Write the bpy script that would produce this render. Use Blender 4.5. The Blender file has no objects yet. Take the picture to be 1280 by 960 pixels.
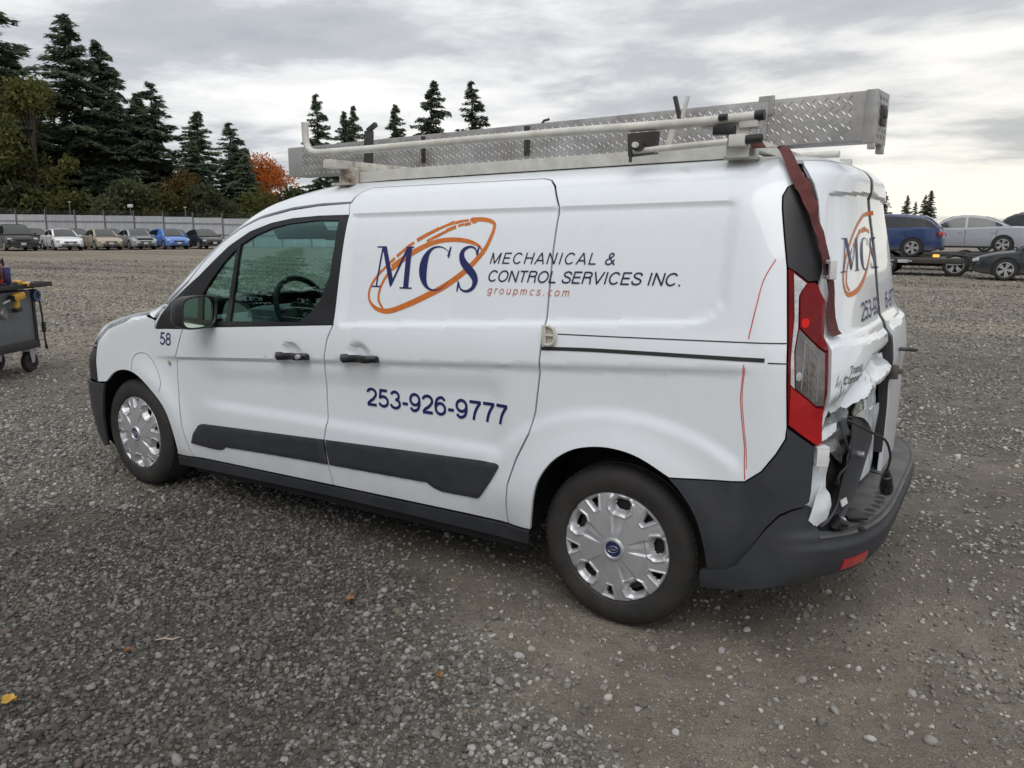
import bpy, bmesh, math, random
import numpy as np
from mathutils import Vector, Matrix
from mathutils.geometry import delaunay_2d_cdt

random.seed(7)
RNG = np.random.default_rng(11)
scene = bpy.context.scene
COL = scene.collection

# ------------------------------------------------------------------ camera
cam_d = bpy.data.cameras.new("camera")
cam = bpy.data.objects.new("camera", cam_d)
COL.objects.link(cam)
scene.camera = cam
cam_d.sensor_fit = 'HORIZONTAL'
cam_d.sensor_width = 36.0
cam_d.lens = 36.0 * 969.06 / 1280.0
cam_d.clip_start = 0.05
cam_d.clip_end = 3000
_r = Vector((0.84247848, 0.5387089, 0.00476776))
_u = Vector((-0.10868278, 0.16128595, 0.98090514))
_f = Vector((-0.52765336, 0.82690965, -0.19442832))
_m = Matrix((_r, _u, -_f)).transposed().to_4x4()
_m.translation = Vector((4.2132, -3.4079, 1.4921))
cam.matrix_world = _m

# ------------------------------------------------------------------ light
SUN_EL, SUN_AZ = math.radians(52), math.radians(155)     # azimuth clockwise from +y
sun_dir = Vector((math.cos(SUN_EL) * math.sin(SUN_AZ), math.cos(SUN_EL) * math.cos(SUN_AZ), math.sin(SUN_EL)))
sl = bpy.data.lights.new("sun", 'SUN')
sl.energy = 1.6
sl.angle = math.radians(50)
sl.color = (1.0, 0.975, 0.94)
so = bpy.data.objects.new("sun", sl)
COL.objects.link(so)
so.rotation_euler = sun_dir.to_track_quat('Z', 'Y').to_euler()

world = bpy.data.worlds.new("World")
scene.world = world
world.use_nodes = True
wn = world.node_tree
wn.nodes.clear()


def N(nt, kind, **kw):
    n = nt.nodes.new(kind)
    for k, v in kw.items():
        setattr(n, k, v)
    return n


def L(nt, a, ai, b, bi):
    nt.links.new(a.outputs[ai], b.inputs[bi])


def math_node(nt, op, a, b=None, clamp=False):
    n = N(nt, 'ShaderNodeMath', operation=op)
    n.use_clamp = clamp
    for i, v in enumerate((a, b)):
        if v is None:
            continue
        if isinstance(v, (int, float)):
            n.inputs[i].default_value = v
        else:
            nt.links.new(v, n.inputs[i])
    return n.outputs[0]


def ramp(nt, fac, stops, interp='LINEAR'):
    n = N(nt, 'ShaderNodeValToRGB')
    n.color_ramp.interpolation = interp
    el = n.color_ramp.elements
    while len(el) < len(stops):
        el.new(0.5)
    for e, (p, c) in zip(el, stops):
        e.position = p
        e.color = (*c, 1.0)
    nt.links.new(fac, n.inputs[0])
    return n.outputs[0]


def mixc(nt, fac, a, b, blend='MIX'):
    n = N(nt, 'ShaderNodeMix', data_type='RGBA', blend_type=blend)
    for sock, v in ((n.inputs[0], fac), (n.inputs[6], a), (n.inputs[7], b)):
        if isinstance(v, (int, float)):
            sock.default_value = v
        elif isinstance(v, tuple):
            sock.default_value = (*v, 1.0)
        else:
            nt.links.new(v, sock)
    return n.outputs[2]


def noise(nt, vec, scale, detail=4, rough=0.55, dist=0.0):
    n = N(nt, 'ShaderNodeTexNoise')
    n.inputs['Scale'].default_value = scale
    n.inputs['Detail'].default_value = detail
    n.inputs['Roughness'].default_value = rough
    n.inputs['Distortion'].default_value = dist
    if vec is not None:
        nt.links.new(vec, n.inputs['Vector'])
    return n.outputs['Fac']


def build_world():
    nt = wn
    out = N(nt, 'ShaderNodeOutputWorld')
    bg = N(nt, 'ShaderNodeBackground')
    bg.inputs[1].default_value = 0.1
    sky = N(nt, 'ShaderNodeTexSky')
    sky.sky_type = 'NISHITA'
    sky.sun_disc = False
    sky.sun_elevation = SUN_EL
    sky.sun_rotation = SUN_AZ
    tc = N(nt, 'ShaderNodeTexCoord')
    sep = N(nt, 'ShaderNodeSeparateXYZ')
    L(nt, tc, 'Generated', sep, 0)
    zz = math_node(nt, 'MAXIMUM', sep.outputs[2], 0.0)
    zz = math_node(nt, 'ADD', zz, 0.10)
    cx = math_node(nt, 'DIVIDE', sep.outputs[0], zz)
    cy = math_node(nt, 'DIVIDE', sep.outputs[1], zz)
    comb = N(nt, 'ShaderNodeCombineXYZ')
    nt.links.new(cx, comb.inputs[0])
    nt.links.new(cy, comb.inputs[1])
    mp = N(nt, 'ShaderNodeMapping')
    mp.inputs['Rotation'].default_value = (0, 0, math.radians(-33))
    mp.inputs['Scale'].default_value = (0.75, 1.0, 1)
    mp.inputs['Location'].default_value = (CLOUD_X, CLOUD_Y, 0)
    nt.links.new(comb.outputs[0], mp.inputs[0])
    v = mp.outputs[0]
    big = noise(nt, v, 0.42, 7, 0.56, 0.35)
    fine = noise(nt, v, 1.7, 6, 0.6, 0.2)
    f = math_node(nt, 'ADD', math_node(nt, 'MULTIPLY', big, 0.72), math_node(nt, 'MULTIPLY', fine, 0.28))
    # thinner, brighter cloud towards the low sun on the right
    nrm = N(nt, 'ShaderNodeVectorMath', operation='DOT_PRODUCT')
    L(nt, tc, 'Generated', nrm, 0)
    nrm.inputs[1].default_value = Vector((0.10, 0.98, 0.10)).normalized()
    glow = math_node(nt, 'POWER', math_node(nt, 'MAXIMUM', nrm.outputs['Value'], 0.0), 7.0)
    hor = math_node(nt, 'SUBTRACT', 1.0, math_node(nt, 'MULTIPLY', sep.outputs[2], 2.3), clamp=True)
    hor = math_node(nt, 'POWER', hor, 2.0)
    f = math_node(nt, 'ADD', f, math_node(nt, 'MULTIPLY', hor, 0.075))
    f = math_node(nt, 'ADD', f, math_node(nt, 'MULTIPLY', math_node(nt, 'MULTIPLY', glow, hor), 0.10))
    col = ramp(nt, f, [(0.34, (4.2, 4.4, 4.85)), (0.45, (5.0, 5.2, 5.6)), (0.53, (6.1, 6.25, 6.6)),
                       (0.58, (8.9, 8.95, 9.0)), (0.63, (10.8, 10.7, 10.5)), (0.80, (11.0, 10.8, 10.4))])
    warm = math_node(nt, 'MULTIPLY', math_node(nt, 'MULTIPLY', glow, hor), 0.9, clamp=True)
    col = mixc(nt, warm, col, mixc(nt, 1.0, col, (1.05, 0.985, 0.85), 'MULTIPLY'))
    # a little open sky between the clouds
    col = mixc(nt, 0.93, sky.outputs[0], col)
    nt.links.new(col, bg.inputs[0])
    L(nt, bg, 0, out, 0)


CLOUD_X, CLOUD_Y = 13.2, -0.1
build_world()
vs = scene.view_settings
vs.view_transform = 'Standard'
vs.look = 'None'
vs.gamma = 1.0
vs.exposure = 0.0
vs.use_curve_mapping = False


# ------------------------------------------------------------------ helpers
def link(o, parent=None):
    COL.objects.link(o)
    if parent is not None:
        o.parent = parent
    return o


def tag(o, label=None, cat=None, group=None, kind=None):
    if label:
        o['label'] = label
    if cat:
        o['category'] = cat
    if group:
        o['group'] = group
    if kind:
        o['kind'] = kind
    return o


def empty(name, loc=(0, 0, 0), rz=0.0):
    o = bpy.data.objects.new(name, None)
    o.empty_display_size = 0.2
    o.location = loc
    o.rotation_euler = (0, 0, rz)
    return link(o)


def copy_tree(o, parent=None):
    c = o.copy()
    COL.objects.link(c)
    if parent is not None:
        c.parent = parent
    for ch in list(o.children):
        copy_tree(ch, c)
    return c


def mesh_obj(name, verts, faces, mats, parent=None, smooth=True, angle=35, fmat=None):
    me = bpy.data.meshes.new(name)
    me.from_pydata([tuple(v) for v in verts], [], [tuple(int(i) for i in f) for f in faces])
    if not isinstance(mats, (list, tuple)):
        mats = [mats]
    for m in mats:
        me.materials.append(m)
    if fmat is not None:
        me.polygons.foreach_set('material_index', np.asarray(fmat, dtype=np.int32))
    me.validate()
    if smooth:
        me.shade_smooth()
        me.set_sharp_from_angle(angle=math.radians(angle))
    me.update()
    o = bpy.data.objects.new(name, me)
    return link(o, parent)


class MB:
    """collects shapes and links them as one mesh object"""

    def __init__(self):
        self.v = []
        self.f = []
        self.m = []
        self.cur = 0

    def add(self, vs, fs):
        b = len(self.v)
        self.v.extend([tuple(map(float, q)) for q in vs])
        for f in fs:
            self.f.append(tuple(int(i) + b for i in f))
            self.m.append(self.cur)

    def box(self, c, s, rot=None, bev=0.0):
        hx, hy, hz = s[0] / 2, s[1] / 2, s[2] / 2
        if bev <= 0:
            pts = [Vector((x, y, z)) for x in (-hx, hx) for y in (-hy, hy) for z in (-hz, hz)]
            fs = [(0, 1, 3, 2), (4, 6, 7, 5), (0, 4, 5, 1), (2, 3, 7, 6), (0, 2, 6, 4), (1, 5, 7, 3)]
        else:
            bm = bmesh.new()
            bmesh.ops.create_cube(bm, size=1.0)
            bmesh.ops.scale(bm, vec=s, verts=bm.verts)
            bmesh.ops.bevel(bm, geom=bm.edges[:], offset=min(bev, min(s) * .45), segments=2, affect='EDGES', profile=0.6)
            bm.verts.index_update()
            pts = [v.co.copy() for v in bm.verts]
            fs = [[v.index for v in f.verts] for f in bm.faces]
            bm.free()
        if rot is not None:
            R = rot if isinstance(rot, Matrix) else Matrix.Rotation(rot, 3, 'Z')
            pts = [R @ q for q in pts]
        c = Vector(c)
        self.add([q + c for q in pts], fs)
        return self

    def hexa(self, bottom, top):
        self.add(list(bottom) + list(top), [(3, 2, 1, 0), (4, 5, 6, 7), (0, 1, 5, 4), (1, 2, 6, 5), (2, 3, 7, 6), (3, 0, 4, 7)])
        return self

    def tube(self, path, r, n=10, caps=True):
        path = [Vector(q) for q in path]
        rs = r if isinstance(r, (list, tuple)) else [r] * len(path)
        rings = []
        up = Vector((0, 0, 1))
        prev = None
        for i, q in enumerate(path):
            d = (path[min(i + 1, len(path) - 1)] - path[max(i - 1, 0)])
            d.normalize()
            if prev is None:
                a = d.cross(up)
                if a.length < 1e-3:
                    a = d.cross(Vector((1, 0, 0)))
            else:
                a = prev - d * prev.dot(d)
            a.normalize()
            prev = a
            b = d.cross(a)
            rings.append([q + (a * math.cos(t) + b * math.sin(t)) * rs[i] for t in [2 * math.pi * k / n for k in range(n)]])
        vs = [q for ring in rings for q in ring]
        fs = []
        for i in range(len(rings) - 1):
            for k in range(n):
                fs.append((i * n + k, i * n + (k + 1) % n, (i + 1) * n + (k + 1) % n, (i + 1) * n + k))
        if caps:
            fs.append(tuple(range(n))[::-1])
            fs.append(tuple(range((len(rings) - 1) * n, len(rings) * n)))
        self.add(vs, fs)
        return self

    def lathe(self, prof, n=32, axis='y', c=(0, 0, 0), close=False):
        """prof = (radius, along) ; axis y: spins round y"""
        vs = []
        for k in range(n):
            a = 2 * math.pi * k / n
            for r, h in prof:
                if axis == 'y':
                    vs.append((c[0] + r * math.cos(a), c[1] + h, c[2] + r * math.sin(a)))
                else:
                    vs.append((c[0] + r * math.cos(a), c[1] + r * math.sin(a), c[2] + h))
        m = len(prof)
        fs = []
        for k in range(n):
            k2 = (k + 1) % n
            for j in range(m - 1 + (1 if close else 0)):
                j2 = (j + 1) % m
                fs.append((k * m + j, k2 * m + j, k2 * m + j2, k * m + j2))
        self.add(vs, fs)
        return self

    def prism(self, poly, d):
        """poly: list of 3D points of one face; d: extrusion vector"""
        n = len(poly)
        d = Vector(d)
        a = [Vector(q) for q in poly]
        self.add(a + [q + d for q in a], [tuple(range(n))[::-1], tuple(range(n, 2 * n))] +
                 [(i, (i + 1) % n, n + (i + 1) % n, n + i) for i in range(n)])
        return self

    def build(self, name, mats, parent=None, smooth=True, angle=35):
        o = mesh_obj(name, self.v, self.f, mats, parent, smooth, angle, self.m)
        bm = bmesh.new()
        bm.from_mesh(o.data)
        bmesh.ops.recalc_face_normals(bm, faces=bm.faces)
        bm.to_mesh(o.data)
        bm.free()
        if smooth:
            o.data.set_sharp_from_angle(angle=math.radians(angle))
        return o


def catmull(pts, n=6):
    p = [np.array(q, float) for q in pts]
    out = []
    for i in range(len(p) - 1):
        a = p[max(i - 1, 0)]
        b, c = p[i], p[i + 1]
        d = p[min(i + 2, len(p) - 1)]
        for k in range(n):
            t = k / n
            out.append(0.5 * ((2 * b) + (-a + c) * t + (2 * a - 5 * b + 4 * c - d) * t * t + (-a + 3 * b - 3 * c + d) * t ** 3))
    out.append(p[-1])
    return [tuple(q) for q in out]


# ------------------------------------------------------------------ materials
def new_mat(name):
    m = bpy.data.materials.new(name)
    m.use_nodes = True
    nt = m.node_tree
    return m, nt, nt.nodes['Principled BSDF'], nt.nodes['Material Output']


def bump(nt, bs, height, strength, dist):
    b = N(nt, 'ShaderNodeBump')
    b.inputs['Strength'].default_value = strength
    b.inputs['Distance'].default_value = dist
    nt.links.new(height, b.inputs['Height'])
    nt.links.new(b.outputs[0], bs.inputs['Normal'])
    return b


def mat(name, col, rough=0.5, metal=0.0, coat=0.0, var=0.12, vscale=6.0, bump_s=0.0, bump_scale=60.0, spec=0.5, dirt=None, dirt_amt=0.0):
    m, nt, bs, out = new_mat(name)
    tc = N(nt, 'ShaderNodeTexCoord')
    v = tc.outputs['Object']
    f = noise(nt, v, vscale, 6, 0.6)
    lo = tuple(c * (1 - var) for c in col)
    hi = tuple(min(1, c * (1 + var)) for c in col)
    c = ramp(nt, f, [(0.3, lo), (0.7, hi)])
    if dirt:
        f2 = noise(nt, v, vscale * 0.55, 8, 0.7, 0.3)
        k = ramp(nt, f2, [(0.48, (0, 0, 0)), (0.72, (1, 1, 1))])
        c = mixc(nt, math_node(nt, 'MULTIPLY', k, dirt_amt), c, dirt)
    nt.links.new(c, bs.inputs['Base Color'])
    rr = math_node(nt, 'ADD', math_node(nt, 'MULTIPLY', f, 0.16), rough - 0.08)
    nt.links.new(rr, bs.inputs['Roughness'])
    bs.inputs['Metallic'].default_value = metal
    bs.inputs['Coat Weight'].default_value = coat
    bs.inputs['Coat Roughness'].default_value = 0.06
    bs.inputs['Specular IOR Level'].default_value = spec
    if bump_s > 0:
        bump(nt, bs, noise(nt, v, bump_scale, 5, 0.65), bump_s, 0.01)
    return m


def glass_mat(name, tint, gloss=0.10, rough=0.0, grazing=1.0, gcol=(.92, 1, .97, 1)):
    m, nt, bs, out = new_mat(name)
    nt.nodes.remove(bs)
    tr = N(nt, 'ShaderNodeBsdfTransparent')
    tr.inputs[0].default_value = (*tint, 1)
    gl = N(nt, 'ShaderNodeBsdfGlossy')
    gl.inputs['Color'].default_value = gcol
    gl.inputs['Roughness'].default_value = rough
    fr = N(nt, 'ShaderNodeFresnel')
    fr.inputs[0].default_value = 1.5
    fac = math_node(nt, 'ADD', math_node(nt, 'MULTIPLY', fr.outputs[0], grazing), gloss, clamp=True)
    mx = N(nt, 'ShaderNodeMixShader')
    nt.links.new(fac, mx.inputs[0])
    nt.links.new(tr.outputs[0], mx.inputs[1])
    nt.links.new(gl.outputs[0], mx.inputs[2])
    nt.links.new(mx.outputs[0], out.inputs[0])
    return m


M = {}
M['dark'] = mat('dark_interior', (0.012, 0.012, 0.013), 0.8, var=0.3)
M['plastic'] = mat('grey_black_plastic', (0.030, 0.033, 0.040), 0.52, var=0.15, vscale=9, bump_s=0.12, bump_scale=900, dirt=(0.10, 0.095, 0.09), dirt_amt=0.18)
M['trim'] = mat('black_trim', (0.014, 0.014, 0.016), 0.42, var=0.2, bump_s=0.05, bump_scale=700)
M['rubber'] = mat('seal_rubber', (0.018, 0.018, 0.02), 0.65, var=0.2)
M['silver'] = mat('silver_wheel_paint', (0.50, 0.51, 0.53), 0.36, metal=0.55, var=0.06, dirt=(0.25, 0.24, 0.22), dirt_amt=0.35, vscale=14)
M['steel_dark'] = mat('dark_steel', (0.055, 0.054, 0.052), 0.55, metal=0.4, var=.3, dirt=(.12,.07,.045), dirt_amt=.35)
M['blue_ink'] = mat('navy_vinyl', (0.010, 0.016, 0.105), 0.45, var=0.1)
M['navy_text'] = mat('dark_navy_vinyl', (0.010, 0.014, 0.055), 0.45, var=0.1)
M['orange_ink'] = mat('orange_vinyl', (0.56, 0.155, 0.022), 0.45, var=0.14, vscale=30)
M['red_text'] = mat('brick_orange_vinyl', (0.50, 0.13, 0.07), 0.45, var=0.1)
M['red_pencil'] = mat('red_grease_pencil', (0.55, 0.06, 0.07), 0.6, var=0.3, vscale=60)
M['red_lens'] = mat('red_lens', (0.36, 0.006, 0.008), 0.22, coat=.4, var=0.25, vscale=12)
M['dark_red_lens'] = mat('dark_red_lens', (0.145, 0.002, 0.003), 0.2, coat=.12, var=0.35, vscale=12, spec=.2)
M['painted_glint'] = mat('painted_red_glint', (0.62, 0.008, 0.006), 0.3, coat=.1, var=0.1, spec=.2)
M['reflector'] = mat('red_reflector', (0.42, 0.02, 0.025), 0.25, coat=0.6, var=0.2, vscale=40)
M['chrome'] = mat('bright_metal', (0.62, 0.63, 0.64), 0.2, metal=1.0, var=0.1)
M['alu'] = mat('diamond_plate_aluminium', (0.42, 0.41, 0.40), 0.46, metal=0.66, var=0.22, vscale=9, dirt=(0.20, 0.17, 0.14), dirt_amt=0.55)
M['white_steel'] = mat('weathered_white_steel', (0.60, 0.595, 0.55), 0.5, var=0.14, vscale=14, dirt=(0.30, 0.25, 0.19), dirt_amt=0.5)
M['rust'] = mat('rusty_white_steel', (0.58, 0.56, 0.50), 0.6, var=0.15, vscale=16, dirt=(0.13, 0.052, 0.022), dirt_amt=1.0)
M['strap'] = mat('dark_red_webbing', (0.105, 0.027, 0.025), 0.85, var=0.3, vscale=30, bump_s=0.4, bump_scale=500)
M['primer'] = mat('bare_crumpled_sheet', (0.42, 0.43, 0.44), 0.5, var=0.25, vscale=12, dirt=(0.09, 0.08, 0.075), dirt_amt=0.9)
M['badge'] = mat('dulled_chrome', (.16, .16, .17), .3, metal=.9, var=.4, vscale=40)
M['clip'] = mat('white_plastic', (0.62, 0.62, 0.62), 0.45, var=0.1)
M['fabric'] = mat('grey_seat_cloth', (0.06, 0.065, 0.07), 0.9, var=0.2, bump_s=0.2, bump_scale=300)


def paint(name, col, rough=0.32, coat=0.5, dirt=(0.30, 0.27, 0.23), low=0.55):
    """vehicle paint: faint road film that grows towards the sills"""
    m, nt, bs, out = new_mat(name)
    tc = N(nt, 'ShaderNodeTexCoord')
    v = tc.outputs['Object']
    sep = N(nt, 'ShaderNodeSeparateXYZ')
    nt.links.new(v, sep.inputs[0])
    f = noise(nt, v, 3.0, 8, 0.65, 0.4)
    g = noise(nt, v, 26.0, 6, 0.7)
    z = math_node(nt, 'SUBTRACT', low, sep.outputs[2])
    z = math_node(nt, 'MULTIPLY', z, 2.2, clamp=True)
    a = math_node(nt, 'MULTIPLY', z, math_node(nt, 'MULTIPLY', f, 1.0))
    b = math_node(nt, 'MULTIPLY', ramp(nt, math_node(nt, 'MULTIPLY', f, g), [(0.25, (0, 0, 0)), (0.45, (1, 1, 1))]), 0.07)
    k = math_node(nt, 'ADD', a, b, clamp=True)
    c = mixc(nt, k, col, dirt)
    nt.links.new(c, bs.inputs['Base Color'])
    nt.links.new(math_node(nt, 'ADD', math_node(nt, 'MULTIPLY', k, 0.4), rough), bs.inputs['Roughness'])
    bs.inputs['Coat Weight'].default_value = coat
    bs.inputs['Coat Roughness'].default_value = 0.05
    bump(nt, bs, noise(nt, v, 2.2, 2, 0.5), 0.05, 0.02)
    return m


M['white'] = paint('white_van_paint', (0.755, 0.795, 0.835), coat=.7)
M['glass'] = glass_mat('tinted_side_glass', (0.60, 0.82, 0.78), 0.05, gcol=(.68, 1.0, .93, 1))
M['clear'] = glass_mat('clear_lens', (0.80, 0.82, 0.82), 0.06, 0.05)
M['mirror'] = mat('mirror_glass', (0.75, 0.85, 0.72), 0.10, metal=1.0, var=0.02)


def tyre_mat():
    m, nt, bs, out = new_mat('tyre_rubber')
    tc = N(nt, 'ShaderNodeTexCoord')
    v = tc.outputs['Object']
    sep = N(nt, 'ShaderNodeSeparateXYZ')
    nt.links.new(v, sep.inputs[0])
    f = noise(nt, v, 9, 7, 0.65)
    g = noise(nt, v, 70, 4, 0.6)
    c = ramp(nt, f, [(0.3, (0.012, 0.012, 0.012)), (0.62, (0.030, 0.027, 0.025)), (0.8, (0.055, 0.048, 0.040))])
    nt.links.new(c, bs.inputs['Base Color'])
    bs.inputs['Roughness'].default_value = 0.72
    bump(nt, bs, g, 0.15, 0.004)
    return m


M['tyre'] = tyre_mat()
def pchip(xs,ys,x):
    xs=np.asarray(xs,float); ys=np.asarray(ys,float); h=np.diff(xs); d=np.diff(ys)/h
    m=np.zeros_like(ys); 
    for i in range(1,len(xs)-1):
        if d[i-1]*d[i]>0:
            w1=2*h[i]+h[i-1]; w2=h[i]+2*h[i-1]; m[i]=(w1+w2)/(w1/d[i-1]+w2/d[i])
    m[0]=d[0]; m[-1]=d[-1]
    x=np.clip(x,xs[0],xs[-1]); i=np.clip(np.searchsorted(xs,x,side='right')-1,0,len(h)-1)
    t=(x-xs[i])/h[i]
    return (2*t**3-3*t**2+1)*ys[i]+(t**3-2*t**2+t)*h[i]*m[i]+(-2*t**3+3*t**2)*ys[i+1]+(t**3-t**2)*h[i]*m[i+1]
RAKE=.018
QZ=[(.14,.14),(1.6,1.60),(1.66,1.645),(1.72,1.678),(1.8,1.706),(1.95,1.726),(2.2,1.738),(2.4,1.741)]
QW=[(.14,.84),(.2,.862),(.3,.882),(.45,.898),(.6,.903),(.8,.905),(.9,.905),(.98,.904),(1.04,.900),(1.08,.894),(1.2,.873),(1.4,.834),(1.52,.803),(1.6,.768),(1.66,.728),(1.72,.672),(1.8,.597),(1.95,.45),(2.2,.2),(2.4,.004)]
QF=[(.14,-.78),(.2,-.84),(.3,-.87),(.5,-.88),(.7,-.87),(.78,-.815),(.86,-.74),(.92,-.60),(.955,-.45),(.985,-.29),(1.01,-.12),(1.04,.02),(1.09,.125),(1.14,.18),(1.24,.29),(1.377,.46),(1.478,.59),(1.559,.70),(1.629,.825),(1.66,.90),(1.72,1.01),(1.8,1.12),(1.95,1.3),(2.2,1.55),(2.4,1.75)]
QR=[(.14,3.81),(.4,3.84),(.71,3.845),(.96,3.825),(1.08,3.80),(1.32,3.76),(1.6,3.715),(1.66,3.712),(1.72,3.69),(1.8,3.645),(1.95,3.53),(2.2,3.28),(2.4,3.1)]
QFA=[(.14,2.6),(.85,2.6),(.98,4.0),(1.08,4.5),(1.2,3.6),(1.6,3.0),(2.4,2.6)]   # exponents front y
QFR=[(.14,.6),(.85,.6),(1.0,.45),(1.08,.40),(1.2,.40),(1.6,.45),(2.4,.3)]
def slices(tv,n=900):
    """for each t: polyline from front centre round the left side to rear centre; returns x,y arrays"""
    out=[]
    z=pchip(*zip(*QZ),tv); w=pchip(*zip(*QW),tv); xf=pchip(*zip(*QF),tv); xr=pchip(*zip(*QR),tv); fa=pchip(*zip(*QFA),tv); fr=pchip(*zip(*QFR),tv)
    th=np.linspace(0,1,n)*np.pi/2
    for k in range(len(tv)):
        a=fa[k]; r=fr[k]
        # front: theta 0=centre -> pi/2 = side
        yf=-w[k]*np.sin(th)**(2/a); X=xf[k]+r-r*np.cos(th)**(2/2.0)
        rr=.30
        yr=-w[k]*np.cos(th)**(2/5.0); XR=xr[k]-rr+rr*np.sin(th)**(2/2.65)
        xs=np.linspace(xf[k]+r,xr[k]-rr,400)[1:-1]
        out.append((np.concatenate([X,xs,XR]),np.concatenate([yf,np.full_like(xs,-w[k]),yr])))
    return out,z
SV=np.arange(-2.6,5.2,.005); TV=np.arange(.14,2.4001,.005)
def smooth01(u): u=np.clip(u,0,1); return u*u*(3-2*u)
def rrect(s,t,s0,s1,t0,t1,r):
    """signed distance to rounded rect (neg inside)"""
    cx,cy=(s0+s1)/2,(t0+t1)/2; qx=np.abs(s-cx)-(s1-s0)/2+r; qy=np.abs(t-cy)-(t1-t0)/2+r
    return np.hypot(np.maximum(qx,0),np.maximum(qy,0))+np.minimum(np.maximum(qx,qy),0)-r
def van_table():
    sl,z=slices(TV)
    P=np.zeros((len(SV),len(TV),3))
    for k,(x,y) in enumerate(sl):
        L=np.concatenate([[0],np.cumsum(np.hypot(np.diff(x),np.diff(y)))])
        i0=np.argmax(x>2.0); L0=np.interp(2.0,x[i0-1:i0+1],L[i0-1:i0+1])
        s=L-L0+2.0
        P[:,k,0]=np.interp(SV,s,x); P[:,k,1]=np.interp(SV,s,y); P[:,k,2]=z[k]
    return P


def finish(P):
    """relief of the pressed panels, added along the outward normal"""
    S, T = np.meshgrid(SV, TV, indexing='ij')
    x = P[..., 0]
    z0 = P[..., 2].copy()
    d = np.zeros_like(x)
    side = smooth01((3.55 - S) / .06) * smooth01((S + .1) / .4)
    # wheel-arch flares
    for cx, cz, R0 in ((0.085, .33, .37), (3.063, .285, .385)):
        rad = np.hypot(x - cx, z0 - cz)
        a = np.exp(-np.maximum((rad - R0) / .085, (R0 - rad) / .2) ** 2) * .020
        d += a * smooth01((z0 - .18) / .15) * side
    # rear haunch above the arch
    rad = np.hypot((x - 3.08) / 1.25, z0 - .28)
    d += .012 * smooth01((.56 - rad) / .05) * side * smooth01((z0 - .25) / .2)
    # belt crease rising to the rear
    tc = .806 + (S - .5) * .0585
    bw = .012 + .010 * np.clip((S - .5) / 2.3, 0, 1)
    above = smooth01((T - (tc - bw)) / bw)
    d += .013 * above * smooth01((1.12 - T) / .20) * side * smooth01((S - .18) / .38)
    # lower door scallop
    sc = smooth01((S - .60) / .25) * smooth01((2.62 - S) / .12) * smooth01((T - .56) / .05) * smooth01((tc - .03 - T) / .10)
    d -= .012 * sc
    # stamped recesses of the cargo sides
    tb = 1.030 + (S - 1.77) * .0555
    q = np.maximum(np.maximum(1.69 - S, S - 3.475), np.maximum((T - 1.548), tb - T))
    rr = rrect(S, T - (tb - 1.07), 1.2, 3.425, 1.07, 1.62, .10)
    q = np.maximum(q, rr)
    d -= .010 * smooth01((-q + .003) / .016)
    # rear door: window stamping and shoulder
    rear = smooth01((S - 3.72) / .06)
    r2 = np.maximum(np.maximum(3.745 - S, T - (1.578 + (S - 3.74) * .043)), 1.07 - T)
    d -= .012 * smooth01((-r2) / .012) * rear * smooth01((1.64 - T) / .02)
    sh = 1.058 - (S - 3.98) * .04
    d += .020 * smooth01((sh - T) / .018) * rear * smooth01((T - .80) / .12)
    # door-handle cups
    for cx, cz in ((1.385, .893), (1.815, .915)):
        e = np.hypot((S - cx) / .070, (T - cz) / .048)
        d -= .020 * smooth01((1 - e) / .5)
    dS = np.gradient(P, axis=0)
    dT = np.gradient(P, axis=1)
    n = np.cross(dS, dT)
    n /= np.maximum(np.linalg.norm(n, axis=-1, keepdims=True), 1e-9)
    P = P + n * d[..., None]
    P[..., 1] = np.minimum(P[..., 1], -0.0)
    P[..., 2] += RAKE * (x - 1.5)
    return P


VP = finish(van_table())
_dS = np.gradient(VP, axis=0)
_dT = np.gradient(VP, axis=1)
VN = np.cross(_dS, _dT)
_l = np.linalg.norm(VN, axis=-1, keepdims=True)
VN = np.where(_l > 1e-9, VN / np.maximum(_l, 1e-9), np.array([1.0, 0, 0]))


def bil(A, s, t):
    a = np.clip((np.asarray(s, float) - SV[0]) / (SV[1] - SV[0]), 0, len(SV) - 1.001)
    b = np.clip((np.asarray(t, float) - TV[0]) / (TV[1] - TV[0]), 0, len(TV) - 1.001)
    i = a.astype(int)
    j = b.astype(int)
    u = (a - i)[..., None]
    w = (b - j)[..., None]
    return (A[i, j] * (1 - u) + A[i + 1, j] * u) * (1 - w) + (A[i, j + 1] * (1 - u) + A[i + 1, j + 1] * u) * w


def van_surf(s, t):
    n = bil(VN, s, t)
    return bil(VP, s, t), n / np.maximum(np.linalg.norm(n, axis=-1, keepdims=True), 1e-9)


def s_rear(t, y=-.025):
    """s where the slice at t reaches y on the rear face"""
    j = int(round((t - TV[0]) / .005))
    j = min(max(j, 0), len(TV) - 1)
    i = len(SV) - 1 - np.argmax(VP[::-1, j, 1] <= y)
    return float(SV[i])


def s_front(t, y=-.004):
    j = int(round((t - TV[0]) / .005))
    j = min(max(j, 0), len(TV) - 1)
    i = np.argmax(VP[:, j, 1] <= y)
    return float(SV[i])


# ------------------------------------------------------------------ panels cut from a surface
def resample(poly, step):
    out = []
    n = len(poly)
    for i in range(n):
        a = np.array(poly[i], float)
        b = np.array(poly[(i + 1) % n], float)
        k = max(1, int(math.ceil(np.hypot(*(b - a)) / step)))
        for q in range(k):
            out.append(a + (b - a) * q / k)
    return np.array(out)


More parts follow.
